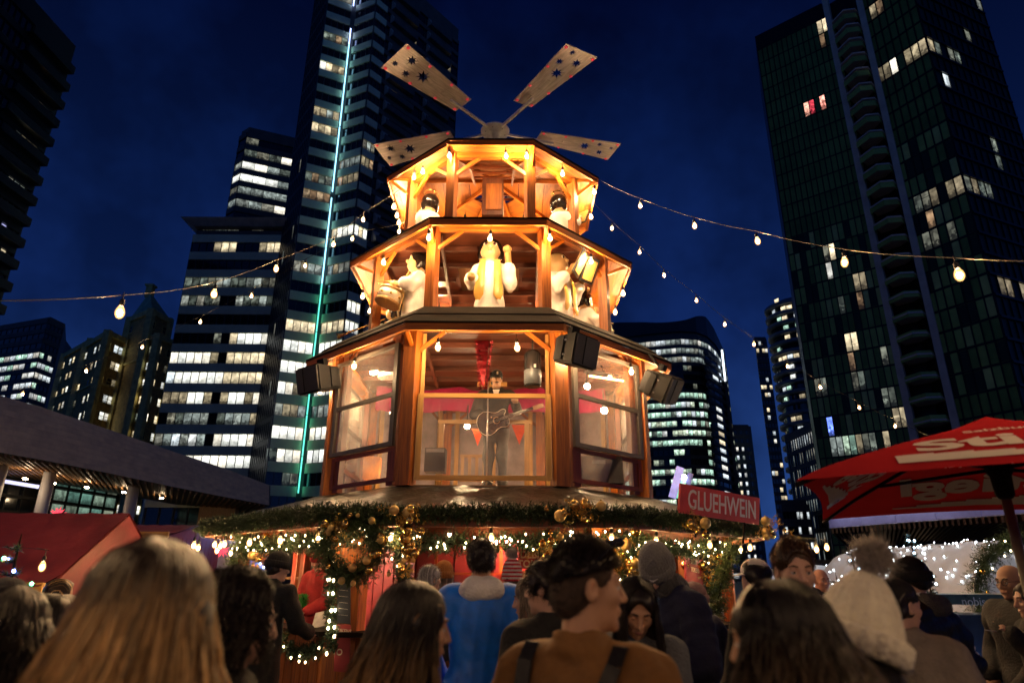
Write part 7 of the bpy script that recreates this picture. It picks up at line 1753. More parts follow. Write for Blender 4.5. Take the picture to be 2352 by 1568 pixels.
seam([(-.20 + .04 * k, 1.325 - .012 * math.sin(k * .6)) for k in range(11)]); seam([(0, 1.31 - .05 * k) for k in range(10)])
H = f['H']; mb = MB()
for sd in (-1, 1): mb.tube([H(sd * .084, -.03, .03), H(sd * .086, .02, .085), H(sd * .07, .07, .125)], .0028, 5); mb.ball(H(sd * .04, .085, .128), (.028, .02, .016), 10, 6)
mb.build('sunglasses', mat('sunglass_black', (.01, .01, .01), .15), r_)
# dark-haired man just behind him, facing left
r_, f = person('man with thick black hair turned away to the left, behind the brown jacket', (1262, 1287, 3.2), 35, (28, 4, 0), 0, 1, 'fair', BLACKC, DENIM, .7, .03, fres=.008, group=GR)
ho, V, F = hair_cap(r_, f, HAIR['dark'], .016, .105, -.07, .012, .008); fuzz(r_, V, F, HAIR['dark'], 2200, .018, .0012, f, jitter=.4)
# ash hair woman
r_, f = person('woman with straight ash-blond hair and black coat turned left, by the payment sign', (1222, 1328, 4.0), 60, (20, 8, 0), 0, .95, 'fair', BLACKC, DENIM, .6, .035, female=True, group=GR)
hair_mass(r_, f, HAIR['ash'], .22, .10); long_hair(r_, f, HAIR['ash'], 700, .24, .0034, .04, .004, 60, 11)
# pink puffer with striped hat
r_, f = person('person in pale pink puffer with red and white striped bobble hat at the counter', (1182, 1300, 6.2), 5, (0, 0, 0), 0, 1.1, 'fair', PINKC, DENIM, .7, .045, face=False, arms=('counter', 'counter'), noise=.02, group=GR)
RW = (cloth('red_yarn', (.48, .02, .03)), cloth('white_yarn', (.72, .66, .62))); hair_cap(r_, f, HAIR['brown'], .004); beanie(r_, f, RW[0], (POM, .045), .07, 24, True, .015, 0, -.01, RW)
# pair lit orange at the left of the front hatch
r_, f = person('grey-haired person with glasses lit orange by the front hatch, next to the orange hat', (993, 1301, 6.3), -15, (-35, 0, 0), 0, 1, 'fair', DARKC, DENIM, .7, .03, group=GR); ho, V, F = hair_cap(r_, f, HAIR['grey'], .010, .105, -.07, .006); fuzz(r_, V, F, HAIR['grey'], 900, .02, .0014, f); glasses(r_, f)
r_, f = person('person in an orange knit hat facing the front hatch', (1026, 1296, 6.8), 0, (-10, 0, 0), 0, 1, 'fair', ORK, DENIM, .7, .03, face=False, group=GR); hair_mass(r_, f, HAIR['ash'], .15, .1, hat=True); beanie(r_, f, ORK, None, .035, 26, True, .025, 0, -.005)
# woman looking down
r_, f = person('young woman with long parted black hair and grey coat looking down', (1474, 1340, 3.0), 172, (8, 30, -4), 2, .95, 'tan', GREYC, DENIM, .55, .028, res=.013, fres=.0055, arms=('cup', 'cup'), female=True, group=GR, hd=.97, lid=.003)
hair_mass(r_, f, HAIR['dark'], .34, .10, .08, .0, 1.0, face=(.118, .064, .10, .115), grow=.008); long_hair(r_, f, HAIR['dark'], 1300, .36, .0030, .03, .004, 42, 13)
# man in the grey beanie
r_, f = person('tall man in grey beanie, thick grey scarf and navy coat bowing his head', (1506, 1262, 4.1), 118, (35, 34, 0), 14, 1.12, 'fair', NAVYC, DENIM, .5, .045, res=.014, fres=.007, arms=('cup', 'cup'), group=GR)
beanie(r_, f, GREYK, None, .055, 34, True, .012, -6, .0); H = f['H']
me = curve_plate('hat_mark', [[(-.024, .006), (-.012, -.008), (.0, -.010), (.03, .010), (.0, -.001), (-.012, .0)]], .003, mat('white_print', (.8, .8, .78), .5)); o = link('hat_mark', me, r_); o.matrix_local = Matrix.Translation(H(0, .118, .020)) @ (Matrix(f['Mh'].tolist()) @ Matrix.Rotation(R(180), 3, 'Z') @ Matrix.Rotation(R(86), 3, 'X')).to_4x4()
S = Sdf()
for t in range(10):
    a = t * math.pi / 5; c = f['T']((0, 0, 1.50)) + Vector((.105 * math.cos(a), .10 * math.sin(a), .015 * math.sin(3 * a))); S.ell(c, (.055, .055, .07), k=.03)
S.cap(f['T']((.06, .13, 1.45)), f['T']((.08, .17, 1.05)), .06, .07, .03, flat=(1, .5, 1)); V, F = S.mesh(.012, noise=.014, nscale=22); link('scarf', np_mesh('scarf', V, F, SCARF), r_)
# man behind him
r_, f = person('person in dusty pink knit hat at the right hatch, behind the navy coat', (1598, 1331, 5.2), 20, (20, 0, 0), 0, 1, 'fair', NAVYC, DENIM, .7, .035, face=False, group=GR); beanie(r_, f, cloth('dusty_pink_knit', (.38, .22, .19)), None, .0, 30, True, .01, 0, -.03)
# dark-haired woman in the beige coat, close right
r_, f = person('woman with long dark streaked hair and beige coat, close at the lower right', (1778, 1340, 1.5), 28, (24, 6, 0), 0, .98, 'tan', BEIGEC, DENIM, .5, .04, res=.012, fres=.007, female=True, group=GR)
hair_mass(r_, f, HAIR['darkstreak'], .26, .115, .09, .05, 1.2); long_hair(r_, f, HAIR['darkstreak'], 2000, .33, .0030, .13, .011, 58, 17, grow=.012, vol=.9)
# cream bobble hat
r_, f = person('woman in a cream ribbed bobble hat with a grey fur pompom, dark hair below', (1992, 1340, 1.75), 8, (-8, 2, 21), 0, 1, 'fair', OLIVE, DENIM, .5, .045, res=.013, face=False, female=True, group=GR)
hair_mass(r_, f, HAIR['darkstreak'], .34, .105, .08, .05, 1.2, hat=True); long_hair(r_, f, HAIR['darkstreak'], 1300, .36, .0030, .10, .010, 60, 19, hat=True, grow=.004, vol=.5)
beanie(r_, f, CREAMK, (POM, .046), .045, 20, True, .055, 0, -.050, rs=1.2, taper=True)
# young man with brown hair
r_, f = person('young man with short brown hair and serious face looking down to the right', (1822, 1240, 3.1), 158, (18, 5, 0), 0, 1.04, 'fair', BLACKC, DENIM, .7, .03, res=.015, fres=.0055, group=GR, brow=mat('brown_brow', (.09, .05, .03), .7))
ho, V, F = hair_cap(r_, f, HAIR['brown'], .008, .096, -.02, .006, .007, topz=.020, fz=-.012, fr=(.078, .085, .098)); fuzz(r_, V, F, HAIR['brown'], 3200, .009, .0010, f, (0, .4, .6), jitter=.3); hair_cap(r_, f, HAIR['brown'], .004, .092, -.06, .004, name='side_hair')
# white and black cap
r_, f = person('person in a white cap turned backwards over a dark top, left of the brown-haired man', (1738, 1281, 5.0), 75, (0, 0, 0), 0, 1, 'fair', BLACKC, DENIM, .7, .03, face=False, group=GR); cap_hat(r_, f, cloth('white_twill', (.66, .60, .55), .7), brim_m=cloth('white_twill', (.66, .60, .55), .7)); hair_mass(r_, f, HAIR['dark'], .12, .09)
# bald men
r_, f = person('bald older man in a dark coat in the distance, looking right', (1888, 1298, 7.6), -150, (-20, 6, 0), 0, 1.05, mat('ruddy_skin', (.52, .25, .17), .5, var=.15, scale=12), BLACKC, DARKC, .6, .03, fres=.007, group=GR)
r_, f = person('bald man with glasses and black coat at the right edge, looking left', (2318, 1284, 5.0), 98, (8, 4, 0), 0, 1.12, 'tan', BLACKC, DARKC, .45, .045, arms=('down', 'pocket'), fres=.006, group=GR); glasses(r_, f)
r_, f = person('woman with dark hair at the right frame edge holding a cigarette near her chin', (2362, 1325, 4.7), 80, (0, 6, 0), 0, .95, 'fair', BLACKC, DARKC, .45, .04, arms=('up', 'pocket'), female=True, fres=.007, group=GR); hair_mass(r_, f, HAIR['dark'], .2, .1)
w_ = Vector(f['A'][0][2]); mb = MB(); mb.tube([w_ + Vector((.01, .09, .02)), w_ + Vector((.0, .17, .03))], .004, 6); mb.build('cigarette', mat('white_paper', (.8, .8, .78), .6), r_)
# black hats at right
r_, f = person('person in a black knit hat and black parka with white chain trim on the sleeve', (2086, 1269, 4.3), 30, (10, 4, 0), 0, 1.12, 'fair', NYLON_BK, DARKC, .5, .055, face=False, hood=cloth('grey_fur_trim', (.10, .095, .085), .95, 1, 90), noise=.02, group=GR); beanie(r_, f, BLACKC, None, .0, 30, True, .008, 0, -.02); hair_cap(r_, f, HAIR['dark'], .005)
a, e, w_ = f['A'][1]
for k in range(11):
    p = a.lerp(e, k / 6) if k < 6 else e.lerp(w_, (k - 6) / 5); mb = MB(); mb.tube([p + Vector((.045 + .018 * math.cos(t), -.085, .016 * math.sin(t))) for t in [2 * math.pi * j / 10 for j in range(11)]], .005, 5, caps=False); mb.build('chain_link', mat('white_print', (.8, .8, .78), .5), r_)
r_, f = person('man in a black cap worn backwards and taupe jacket, profile to the right', (2062, 1325, 3.3), -38, (-38, 4, 0), 0, 1.08, 'fair', TAUPE, DENIM, .7, .035, fres=.006, res=.014, group=GR); cap_hat(r_, f, BLACKC, back=True); hair_cap(r_, f, HAIR['dark'], .004, .085, -.08)
H = f['H']; me = curve_plate('cap_mark', [[(-.012, -.008), (-.004, .0), (-.012, .010), (.0, .005), (.014, .010), (.006, .0), (.008, -.010), (.0, -.003)]], .003, mat('white_print', (.8, .8, .78), .5)); o = link('cap_mark', me, r_); o.matrix_local = Matrix.Translation(H(.070, .055, .065)) @ (Matrix(f['Mh'].tolist()) @ Matrix.Rotation(R(50), 3, 'Z') @ Matrix.Rotation(R(80), 3, 'X')).to_4x4()
# dark group far left
r_, f = person('broad person in a dark coat filling the lower left corner, head turned away', (45, 1372, 1.9), 40, (0, 6, 0), 0, 1.15, 'fair', BLACKC, DENIM, .5, .05, face=False, group=GR); hair_mass(r_, f, HAIR['dark'], .16, .11, noise=.015); long_hair(r_, f, HAIR['dark'], 700, .16, .003, .05, .008, 50, 31)
r_, f = person('person in a dark knit hat behind the lower left corner, under the small tree', (22, 1345, 3.2), 60, (0, 4, 0), 0, 1, 'fair', BLACKC, DENIM, .6, .035, face=False, group=GR); beanie(r_, f, DARKC, None, .01, 30, True, .01)
r_, f = person('woman with dark hair in profile beside the pale beanie', (132, 1383, 3.0), -70, (0, 6, 0), 0, .95, 'fair', BLACKC, DENIM, .6, .03, female=True, group=GR); hair_mass(r_, f, HAIR['dark'], .2, .105); long_hair(r_, f, HAIR['dark'], 500, .22, .003, .05, .008, 58, 33)
r_, f = person('person in a pale cream beanie half hidden by the blond hair', (168, 1378, 3.6), -100, (0, 8, 0), 0, .95, 'fair', BLACKC, DENIM, .6, .03, group=GR); beanie(r_, f, CREAMK, None, .0, 28, True, .02, 0, -.005)
r_, f = person('blond person in the distance below the red stall roof', (150, 1343, 5.2), -60, (0, 4, 0), 0, .95, 'fair', DARKC, DENIM, .6, .03, face=False, female=True, group=GR); hair_mass(r_, f, HAIR['blond'], .2, .1)
r_, f = person('person glimpsed between the blond and curly heads, by the fir branch', (508, 1334, 6.5), -60, (0, 4, 0), 0, 1, 'tan', DARKC, DENIM, .6, .03, group=GR); hair_cap(r_, f, HAIR['brown'], .01)
r_, f = person('man in a dark coat behind the bald man, mostly hidden', (1872, 1340, 6.4), 200, (0, 4, 0), 0, 1, 'fair', BLACKC, DENIM, .6, .03, face=False, group=GR); hair_cap(r_, f, HAIR['dark'], .012)
# vendor
r_, f = person('stall keeper in a red jumper and red hat working behind the left counter', (737, 1268, 8.9), 150, (25, 20, 0), 10, 1, 'fair', REDJ, DARKC, .75, .025, arms=('counter', 'counter'), z0=.08, fres=.007); hair_cap(r_, f, HAIR['dark'], .010); beanie(r_, f, REDJ, (cloth('white_yarn', (.72, .66, .62)), .03) if False else None, .05, 26, True, .01, 0, .02)
# ================================================================== light strings overhead
def span(pts_px, n=5):
    P = [at(*p) for p in pts_px]; out = []
    for i in range(len(P) - 1):
        for k in range(n): t = k / n; q = P[i].lerp(P[i + 1], t); q.z -= .05 * math.sin(math.pi * t) * (P[i + 1] - P[i]).length * .25; out.append(q)
    out.append(P[-1]); return out
def overhead(label, px, drop, s=1.0, ends=(0, 0)):
    """px: attachment points (u, v, Y) on the cable; a bulb hangs below each one but the ends"""
    c = span(px); bl = [at(*p) - Vector((0, 0, drop)) for p in px[1:-1]]
    return string_lights(label, c, bl, BULB_F, 'light strings over the square', s, .0042)
overhead('near string of warm bulbs from the pyramid out over the square at left', [(918, 436, 10.4), (832, 492, 9.8), (765, 548, 9.2), (635, 602, 7.8), (495, 655, 6.4), (283, 688, 4.6), (-120, 705, 3.4)], .085, .95)
overhead('far string of small warm bulbs at left, running down towards the round office block', [(955, 497, 11.4), (915, 518, 11.8), (808, 537, 12.2), (701, 600, 12.8), (579, 671, 13.4), (462, 733, 14.2), (330, 792, 15), (202, 848, 15.6), (57, 903, 16.2), (-60, 945, 17)], .10, 1.05)
overhead('near string of warm bulbs from the top eave out over the square at right', [(1373, 411, 10.6), (1466, 452, 9.4), (1590, 494, 8.2), (1733, 524, 7.0), (1933, 563, 5.6), (2190, 580, 4.3), (2480, 584, 3.4)], .085, .95)
overhead('far string of warm bulbs descending at right towards the red umbrella', [(1355, 458, 11.8), (1402, 506, 12.2), (1466, 560, 12.6), (1522, 613, 13), (1597, 670, 13.4), (1663, 724, 13.8), (1730, 769, 14.2), (1807, 819, 14.6), (1882, 866, 15), (1972, 912, 15.4), (2056, 953, 15.8), (2143, 992, 16.2), (2240, 1036, 16.6)], .10, 1.05)
# strings carried on behind the viewpoint, added unseen to light the crowd
for lab, pts in (('added string of warm bulbs continuing unseen behind the viewpoint at left, to light the crowd', [(-3.6, 3.4, 3.0), (-3.2, 1.2, 3.1), (-2.6, -.6, 3.2), (-1.6, -2.2, 3.3), (-.4, -3.6, 3.5)]), ('added string of warm bulbs continuing unseen behind the viewpoint at right, to light the crowd', [(3.2, 3.4, 3.3), (3.3, 1.4, 3.2), (2.9, -.4, 3.2), (2.0, -2.0, 3.3), (.8, -3.6, 3.5)])):
    P_ = [Vector(p) for p in pts]; c = []; bl = []
    for a, b in zip(P_[:-1], P_[1:]):
        for k in range(3): q = a.lerp(b, k / 3); c.append(q); bl.append(q - Vector((0, 0, .085)))
    string_lights(lab, c + [P_[-1]], bl, BULB_F, 'light strings over the square', .85, .004)
string_lights('loose bulbs on a wire in front of the left stall', [at(90, 1270, 7.5), at(118, 1275, 7.4), at(40, 1268, 7.6)], [at(106, 1300, 7.5), at(32, 1352, 7.4)], BULB_F, 'light strings over the square', 1.0)

# ================================================================== red umbrella
UMR = fabric_glow('red_umbrella_cloth', (.40, .022, .028), .10); UWIN = fabric_glow('white_print_inside', (.85, .78, .72), .02)
UT = Vector((2.65, 3.57, 0)); UMB = thing('market_umbrella', 'large red market umbrella with white blackletter lettering, on a dark pole at right', 'umbrella', UT)
uu = Vector((.45, .89, 0)).normalized(); vv = Vector((.89, -.45, 0)).normalized()
ha, hb, ze, za = 1.19, .95, 2.005, 2.42
corners = [-uu * ha - vv * hb, uu * ha - vv * hb, uu * ha + vv * hb, -uu * ha + vv * hb]
def upoint(c0, c1, s, t):
    """t: 0 eave .. 1 apex, canopy bows slightly; eave edges curve in between the corners"""
    e = c0.lerp(c1, s); e = e * (1 - .045 * math.sin(math.pi * s)); p = e * (1 - t); z = ze + .03 * math.sin(math.pi * s) + (za - ze) * (t ** .85); return Vector((p.x, p.y, z))
for i in range(4):
    c0, c1 = corners[i], corners[(i + 1) % 4]; V = []; F = []; n = 18
    for j in range(n + 1):
        for k in range(n + 1): V.append(tuple(upoint(c0, c1, k / n, j / n)))
    for j in range(n):
        for k in range(n): b = j * (n + 1) + k; F.append((b, b + 1, b + n + 2, b + n + 1))
    link('canopy_panel', np_mesh('canopy_panel', V, F, UMR), UMB)
    mb = MB(); mb.tube([upoint(c0, c1, 0, t) - Vector((0, 0, .02)) for t in (0, .25, .5, .75, .97)], .011, 6); mb.build('rib', BLACK, UMB)
    mb = MB(); mb.tube([upoint(c0, c1, 0, .42) - Vector((0, 0, .03)), Vector((0, 0, 2.16))], .011, 6); mb.build('strut', BLACK, UMB)
mb = MB(); mb.tube([(0, 0, .02), (0, 0, 2.41)], .024, 12); mb.build('pole', mat('grey_bronze_pole', (.20, .18, .14), .4, .5), UMB)
mb = MB(); mb.lathe([(.03, 2.0), (.045, 2.02), (.05, 2.12), (.062, 2.14), (.062, 2.2), (.03, 2.22)], 12); mb.build('runner_hub', BLACK, UMB)
mb = MB(); mb.lathe([(.34, 0), (.34, .05), (.06, .08), (.04, .3)], 20); mb.build('base', DCONC, UMB)
# printed letters follow the cloth, on both faces
UWHITE = fabric_glow('white_print_cloth', (.80, .74, .68), .3)
def warp_print(me, i, cs, ct, su, name, flip=False, lift=.006):
    c1, c0 = corners[i], corners[(i + 1) % 4]; Lc = (c1 - c0).length; slope = math.hypot((c0.lerp(c1, .5)).length, za - ze)
    bm = bmesh.new(); bm.from_mesh(me); bmesh.ops.delete(bm, geom=[f_ for f_ in bm.faces if f_.normal.z < .5], context='FACES'); bmesh.ops.subdivide_edges(bm, edges=bm.edges[:], cuts=1, use_grid_fill=False); bm.to_mesh(me); bm.free()
    for v in me.vertices:
        x, y = v.co.x * su, v.co.y * su; s = cs + (x if not flip else x) / Lc; t = ct + y / slope
        width = max(.15, 1 - t); s = .5 + (s - .5) / 1.0
        s2 = .5 + (cs - .5) + (x / Lc) / width
        p = upoint(c0, c1, s2, t); v.co = p + Vector((0, 0, lift))
    return link(name, me, UMB)
for i in range(4):
    warp_print(text_mesh('Stiegl', .37, UWHITE, .0, .012, 1.0, 1.15), i, .5, .30, 1.0, 'lettering')
    warp_print(text_mesh('Stiegl', .37, UWIN, .0, .012, 1.0, 1.15), i, .5, .30, 1.0, 'lettering', lift=-.008)
    warp_print(text_mesh('Salzburger', .10, UWIN, .0, .002), i, .5, .53, 1.0, 'lettering', lift=-.008)
    warp_print(text_mesh('Salzburger', .10, UWHITE, .0, .002), i, .5, .53, 1.0, 'lettering')
    lp = []; x = -.55
    st = [(-.55, -.06), (.50, -.06)]
    for k in range(7): st += [(.50 - k * .15, -.045 + k * .02), (.50 - (k + 1) * .15, -.045 + k * .02)]
    warp_print(curve_plate('stepped_bar', [st], .0002, UWHITE), i, .5, .11, 1.0, 'stepped_bar'); warp_print(curve_plate('stepped_bar', [st], .0002, UWIN), i, .5, .11, 1.0, 'stepped_bar', lift=-.008)
me = curve_plate('crest_patch', [[(-.09, -.07), (.09, -.07), (.09, .07), (-.09, .07)]], .0002, mat('cream_patch', (.62, .52, .34), .7)); warp_print(me, 0, .22, .10, 1.0, 'crest_patch', lift=-.006)
me = curve_plate('crest_arch', [[(.055 * math.cos(t), .045 * math.sin(t) - .02) for t in [math.pi * k / 10 for k in range(11)]] + [(-.038, -.02), (-.02, .008), (.02, .008), (.038, -.02)][::1]], .0002, mat('crest_dark', (.25, .10, .06), .7)); warp_print(me, 0, .22, .10, 1.0, 'crest_arch', lift=-.009)

# ================================================================== right-hand background of the square
SLAT = wood('canopy_slat', (.10, .045, .015), (.20, .10, .035), .45); VIOL = mat('pale_violet_fascia', (.42, .40, .58), .45, var=.15, scale=2, emis=(.35, .32, .75), estr=.04)
T = thing('slatted_canopy', 'long low canopy of close timber slats with a pale violet lit edge behind the umbrella', 'canopy', (22, 38, 0)); TC = Vector((22, 38, 0))
fa, fb = at(1912, 1203, 40), at(2520, 1150, 27); d = fb - fa; nsl = 46
for k in range(6):
    a = fa + d * (k / 6); b = fa + d * ((k + .985) / 6); mb = MB(); mb.beam(a + Vector((0, 0, .45)), b + Vector((0, 0, .45)), .1, .95); mb.build('fascia_panel', VIOL, T, True)
mb = MB(); mb.beam(fa + Vector((0, -.1, -.02)), fb + Vector((0, -.1, -.02)), .08, .05); mb.build('edge_trim', mat('white_print', (.8, .8, .78), .5), T, True)
back = Vector((14, 26, -.2))
for k in range(nsl):
    a = fa.lerp(fb, (k + .5) / nsl) + Vector((0, 0, -.18)); mb = MB(); mb.beam(a, a + back, .10, .30); mb.build('slat', SLAT, T, True)
mb = MB(); q = [fa, fb, fb + back, fa + back]; mb.hexa([p + Vector((0, 0, .05)) for p in q] + [p + Vector((0, 0, .9)) for p in q]); mb.build('roof_deck', DMULL, T, True)
SPOTW = emit('downlight', (.9, .85, 1), 5, False)
for k in range(9): p = fa.lerp(fb, .05 + .06 * k) + Vector((-.1, -.3, .8)); mb = MB(); mb.ball(p, (.12, .12, .05), 8, 5); mb.build('downlight', SPOTW, T, True)
T = thing('dark_back_wall', 'dark glazed wall beneath the slatted canopy', 'wall', (20, 46, 0)); a, b = at(1860, 1290, 50), at(2500, 1290, 44)
facade(T, (a.x - 20, a.y - 46), (b.x - 20, b.y - 46), .2, 2.6, 1, 14, lambda k, c: (W_DIMW if c in (4, 6) else None), win=.9, span=DMULL, mull=DMULL)
# white fairy-light tunnel
TUN = fabric_glow('white_tent_cloth', (.86, .87, .90), .55); FAIRY = emit('fairy_light', (.85, .92, 1.0), 10); FAIRYW = emit('warm_fairy_light', (1, .9, .7), 14)
def tunnel(label, a, b, r, zc, n_l, seed, grp):
    T = thing('light_tunnel', label, 'tent tunnel', (a[0], a[1], 0), 0, grp); a = Vector(a); b = Vector(b); d = (b - a).normalized(); sd = Vector((d.y, -d.x, 0)); L_ = (b - a).length; V = []; F = []; nl, na = 36, 22
    def P_(s, t, e=0): an = math.pi * t; w_ = (r + e) * (1 + .035 * abs(math.sin(s * L_ * 3.6)) * math.sin(an) + .012 * math.sin(t * 40 + s * 25)); return a + d * (s * L_) + sd * (math.cos(an) * w_) + Vector((0, 0, zc + math.sin(an) * w_ * .95))
    for i in range(nl + 1):
        for j in range(na + 1): V.append(tuple(P_(i / nl, j / na)))
    for i in range(nl):
        for j in range(na): q = i * (na + 1) + j; F.append((q, q + 1, q + na + 2, q + na + 1))
    link('tent_cloth', np_mesh('tent_cloth', V, F, TUN), T, True)
    mb = MB()
    for s in (-1, 1): mb.beam(a + sd * s * r + Vector((0, 0, zc / 2)), b + sd * s * r + Vector((0, 0, zc / 2)), .04, zc)
    mb.build('side_cloth', TUN, T, True)
    for k in range(7): mb = MB(); mb.tube([P_(k / 6, j / 12, -.03) for j in range(13)], .02, 6); mb.build('hoop', STEEL, T, True)
    rng = random.Random(seed); me = MB().ball((0, 0, 0), .012, 6, 4).mesh('fairy_light', FAIRY)
    for k in range(n_l): o = link('fairy_light', me, T, True); o.location = P_(rng.random(), rng.uniform(.12, .98), .03)
    for k in range(6):
        s = (k + .5) / 6; mb = MB(); mb.ball(a + d * (s * L_) + Vector((0, 0, zc + r * .55)), .05, 8, 6); mb.build('lamp_globe', emit('tunnel_fill_light', (.86, .92, 1.0), 20), T, True)  # lamps added inside the tunnel to light its cloth from within
    return P_
tunnel('large white cloth tunnel covered in fairy lights, behind the bobble hat', (9.2, 12.2, 0), (8.9, 17.5, 0), 1.25, 1.05, 210, 3, 'white light tunnels')
tunnel('smaller white lit tunnel farther back, behind the bald man', (7.7, 19.5, 0), (11.5, 21.5, 0), 1.05, .9, 80, 5, 'white light tunnels')
wreath('fir arch with red bows and white lights round the mouth of the white tunnel', (9.2, 12.08, 1.15), 1.12, .22, 12, 'arch', Vector((-.05, -1, 0)).normalized(), 14, NEEDLE, 60, (mat('red_bow', (.5, .02, .03), .4), GOLD))
mb = MB(); p = at(2228, 1228, 22); T = thing('yellow_tent', 'pointed yellow tent top rising behind the white tunnel', 'tent', (p.x, p.y, 0))
mb.lathe([(2.0, p.z - .75), (1.2, p.z - .5), (.5, p.z - .2), (.1, p.z), (.001, p.z + .02)], 8); mb.build('tent_top', fabric_glow('yellow_tent_cloth', (.62, .36, .10), .4), T); mb = MB(); mb.lathe([(1.95, 0), (1.98, p.z - .76)], 8); mb.build('tent_wall', fabric_glow('yellow_tent_cloth', (.62, .36, .10), .4), T)
mb = MB(); mb.ball((-1.2, -1.2, p.z - 1.1), .1, 8, 6); mb.build('lamp_globe', emit('tent_lamp', (1, .7, .35), 6), T)
# blue-lit booth
BOOTH = mat('dark_teal_booth', (.02, .035, .05), .4); T = thing('promotion_booth', 'dark teal booth with pale blue lettering and thin blue lights, before the white tunnel', 'booth', at(2190, 1500, 9.0) * 1.0)
T.location.z = 0; WLOC[T.name] = (Vector((T.location.x, T.location.y, 0)), 0); bl_ = Vector(T.location)
tz = at(2230, 1352, 9.0).z
mb = MB(); mb.box(bl_ + Vector((.55, .35, tz / 2 - .12)), (2.3, .7, tz - .25)); mb.build('counter_body', BOOTH, T, True)
mb = MB(); mb.box(bl_ + Vector((.55, .33, tz - .06)), (2.4, .8, .12)); mb.build('counter_top', mat('teal_top', (.05, .11, .12), .3), T, True)
me = text_mesh('nobis', .145, mat('pale_blue_print', (.45, .6, .7), .4), .004); place_plate(me, 'lettering', T, at(2243, 1369, 8.93), (1, 0, 0), (0, 0, 1))
BLUEL = emit('blue_fairy_light', (.22, .38, 1.0), 16); mbl = MB().ball((0, 0, 0), .012, 6, 4).mesh('blue_light', BLUEL)
for (u0, v0, u1, v1, n) in ((2190, 1518, 2300, 1520, 9), (2205, 1520, 2210, 1480, 4), (2190, 1474, 2228, 1478, 4), (2262, 1560, 2275, 1500, 5), (2100, 1400, 2112, 1440, 4)):
    for k in range(n): o = link('blue_light', mbl, T, True); o.location = at(u0 + (u1 - u0) * k / n, v0 + (v1 - v0) * k / n + random.uniform(-3, 3), 8.9)
# small firs with lights
def fir(label, u, vtop, Y, h_, w_, lights, lm, group, n=420, m=None, col=NEEDLE, seed=1, bare=False):
    top = at(u, vtop, Y); z1 = top.z; T = thing('christmas_tree', label, 'christmas tree', (top.x, top.y, z1 - h_), 0, group); rng = random.Random(seed); b0 = Vector((top.x, top.y, z1 - h_))
    if z1 - h_ < 0: b0.z = 0.0; T.location.z = 0; WLOC[T.name] = (Vector(T.location), 0); h_ = z1
    mb = MB(); mb.tube([b0, b0 + Vector((.01, 0, h_ * .5)), Vector((top.x, top.y, z1))], [.035, .022, .004], 7); mb.build('trunk', DARKWOOD, T, True)
    br = MB(); tips = []; nl = int(h_ / .11)
    for k in range(nl):
        t = .10 + .88 * k / nl; z = b0.z + h_ * t; r = w_ * (1 - t) ** .85 + .03
        for j in range(6 if t < .7 else 4):
            a = rng.uniform(0, 6.28); l = r * rng.uniform(.6, 1.1); p0 = Vector((top.x, top.y, z)); p1 = p0 + Vector((math.cos(a) * l, math.sin(a) * l, l * rng.uniform(.10, .45))); br.tube([p0, p1], [.007, .003], 4); tips.append((p0, p1))
    br.build('branch', DARKWOOD, T, True)
    Vs = []
    rg = np.random.RandomState(seed)
    per = max(6, int(n / max(1, len(tips)) * 6))
    P0 = np.array([tuple(a) for a, b in tips]); P1 = np.array([tuple(b) for a, b in tips]); nb = len(tips)
    s = rg.rand(nb, per, 1) * .9 + .12; base = P0[:, None] * (1 - s) + P1[:, None] * s; dr = (P1 - P0); dr /= np.linalg.norm(dr, axis=1)[:, None]
    nd = rg.randn(nb, per, 3) * .9 + dr[:, None] * .9; nd /= np.linalg.norm(nd, axis=2)[..., None]; sd = np.cross(nd, rg.randn(nb, per, 3)); sd /= np.linalg.norm(sd, axis=2)[..., None]
    wn = .008; L_ = .055 * (.6 + .7 * rg.rand(nb, per, 1)); V = np.stack([base - sd * wn / 2, base + sd * wn / 2, base + nd * L_], 2).reshape(-1, 3)
    o = link('needles', np_mesh('needles', V, np.arange(len(V)).reshape(-1, 3), col, smooth=False), T, True); o['kind'] = 'stuff'
    me = MB().ball((0, 0, 0), .014, 6, 4)
    mm = [me.mesh('tree_light', q) for q in (lm if isinstance(lm, tuple) else (lm,))]
    for k in range(lights): p0, p1 = rng.choice(tips); o = link('tree_light', rng.choice(mm), T, True); o.location = p0.lerp(p1, rng.uniform(.5, 1.05)) + Vector((0, -.02, .01))
    return T
BLUEW = emit('blue_white_light', (.45, .72, 1.0), 16); GNEED = mat('blue_green_needles', (.022, .05, .045), .6, var=.5, scale=4)
BT = 'christmas trees with blue lights'
fir('slim fir with blue-white lights left of the grey pompom', 1958, 1240, 9.2, 2.2, .42, 26, BLUEW, BT, col=GNEED, seed=2)
fir('tall thin fir with blue-white lights right of the grey pompom', 2090, 1195, 10.0, 2.4, .32, 32, BLUEW, BT, col=GNEED, seed=3)
fir('dark fir in front of the white tunnel right of the black knit hat', 2132, 1290, 9.4, 1.9, .5, 18, BLUEW, BT, col=GNEED, seed=4)
fir('fir beside the bald man in the distance', 1925, 1305, 9.5, 1.8, .45, 14, BLUEW, BT, col=GNEED, seed=5)
fir('small fir left of the bald man in the distance', 1868, 1312, 10.5, 1.7, .4, 4, BLUEW, BT, col=NEEDLE, seed=6)
fir('low blue-lit fir at the booth corner', 2150, 1372, 7.4, 1.2, .38, 40, (BLUEW, BLUEL), BT, col=GNEED, seed=8)
MULTI = (emit('green_light', (.1, 1, .5), 14), emit('blue_light', (.15, .2, 1), 20), emit('warm_light', (1, .6, .25), 14), emit('cyan_light', (.2, .9, 1), 12))
fir('sparse small fir with coloured lights in front of the left stall', 55, 1238, 5.6, 1.35, .36, 26, MULTI, 'christmas trees on the left', n=300, col=NEEDLE, seed=9)
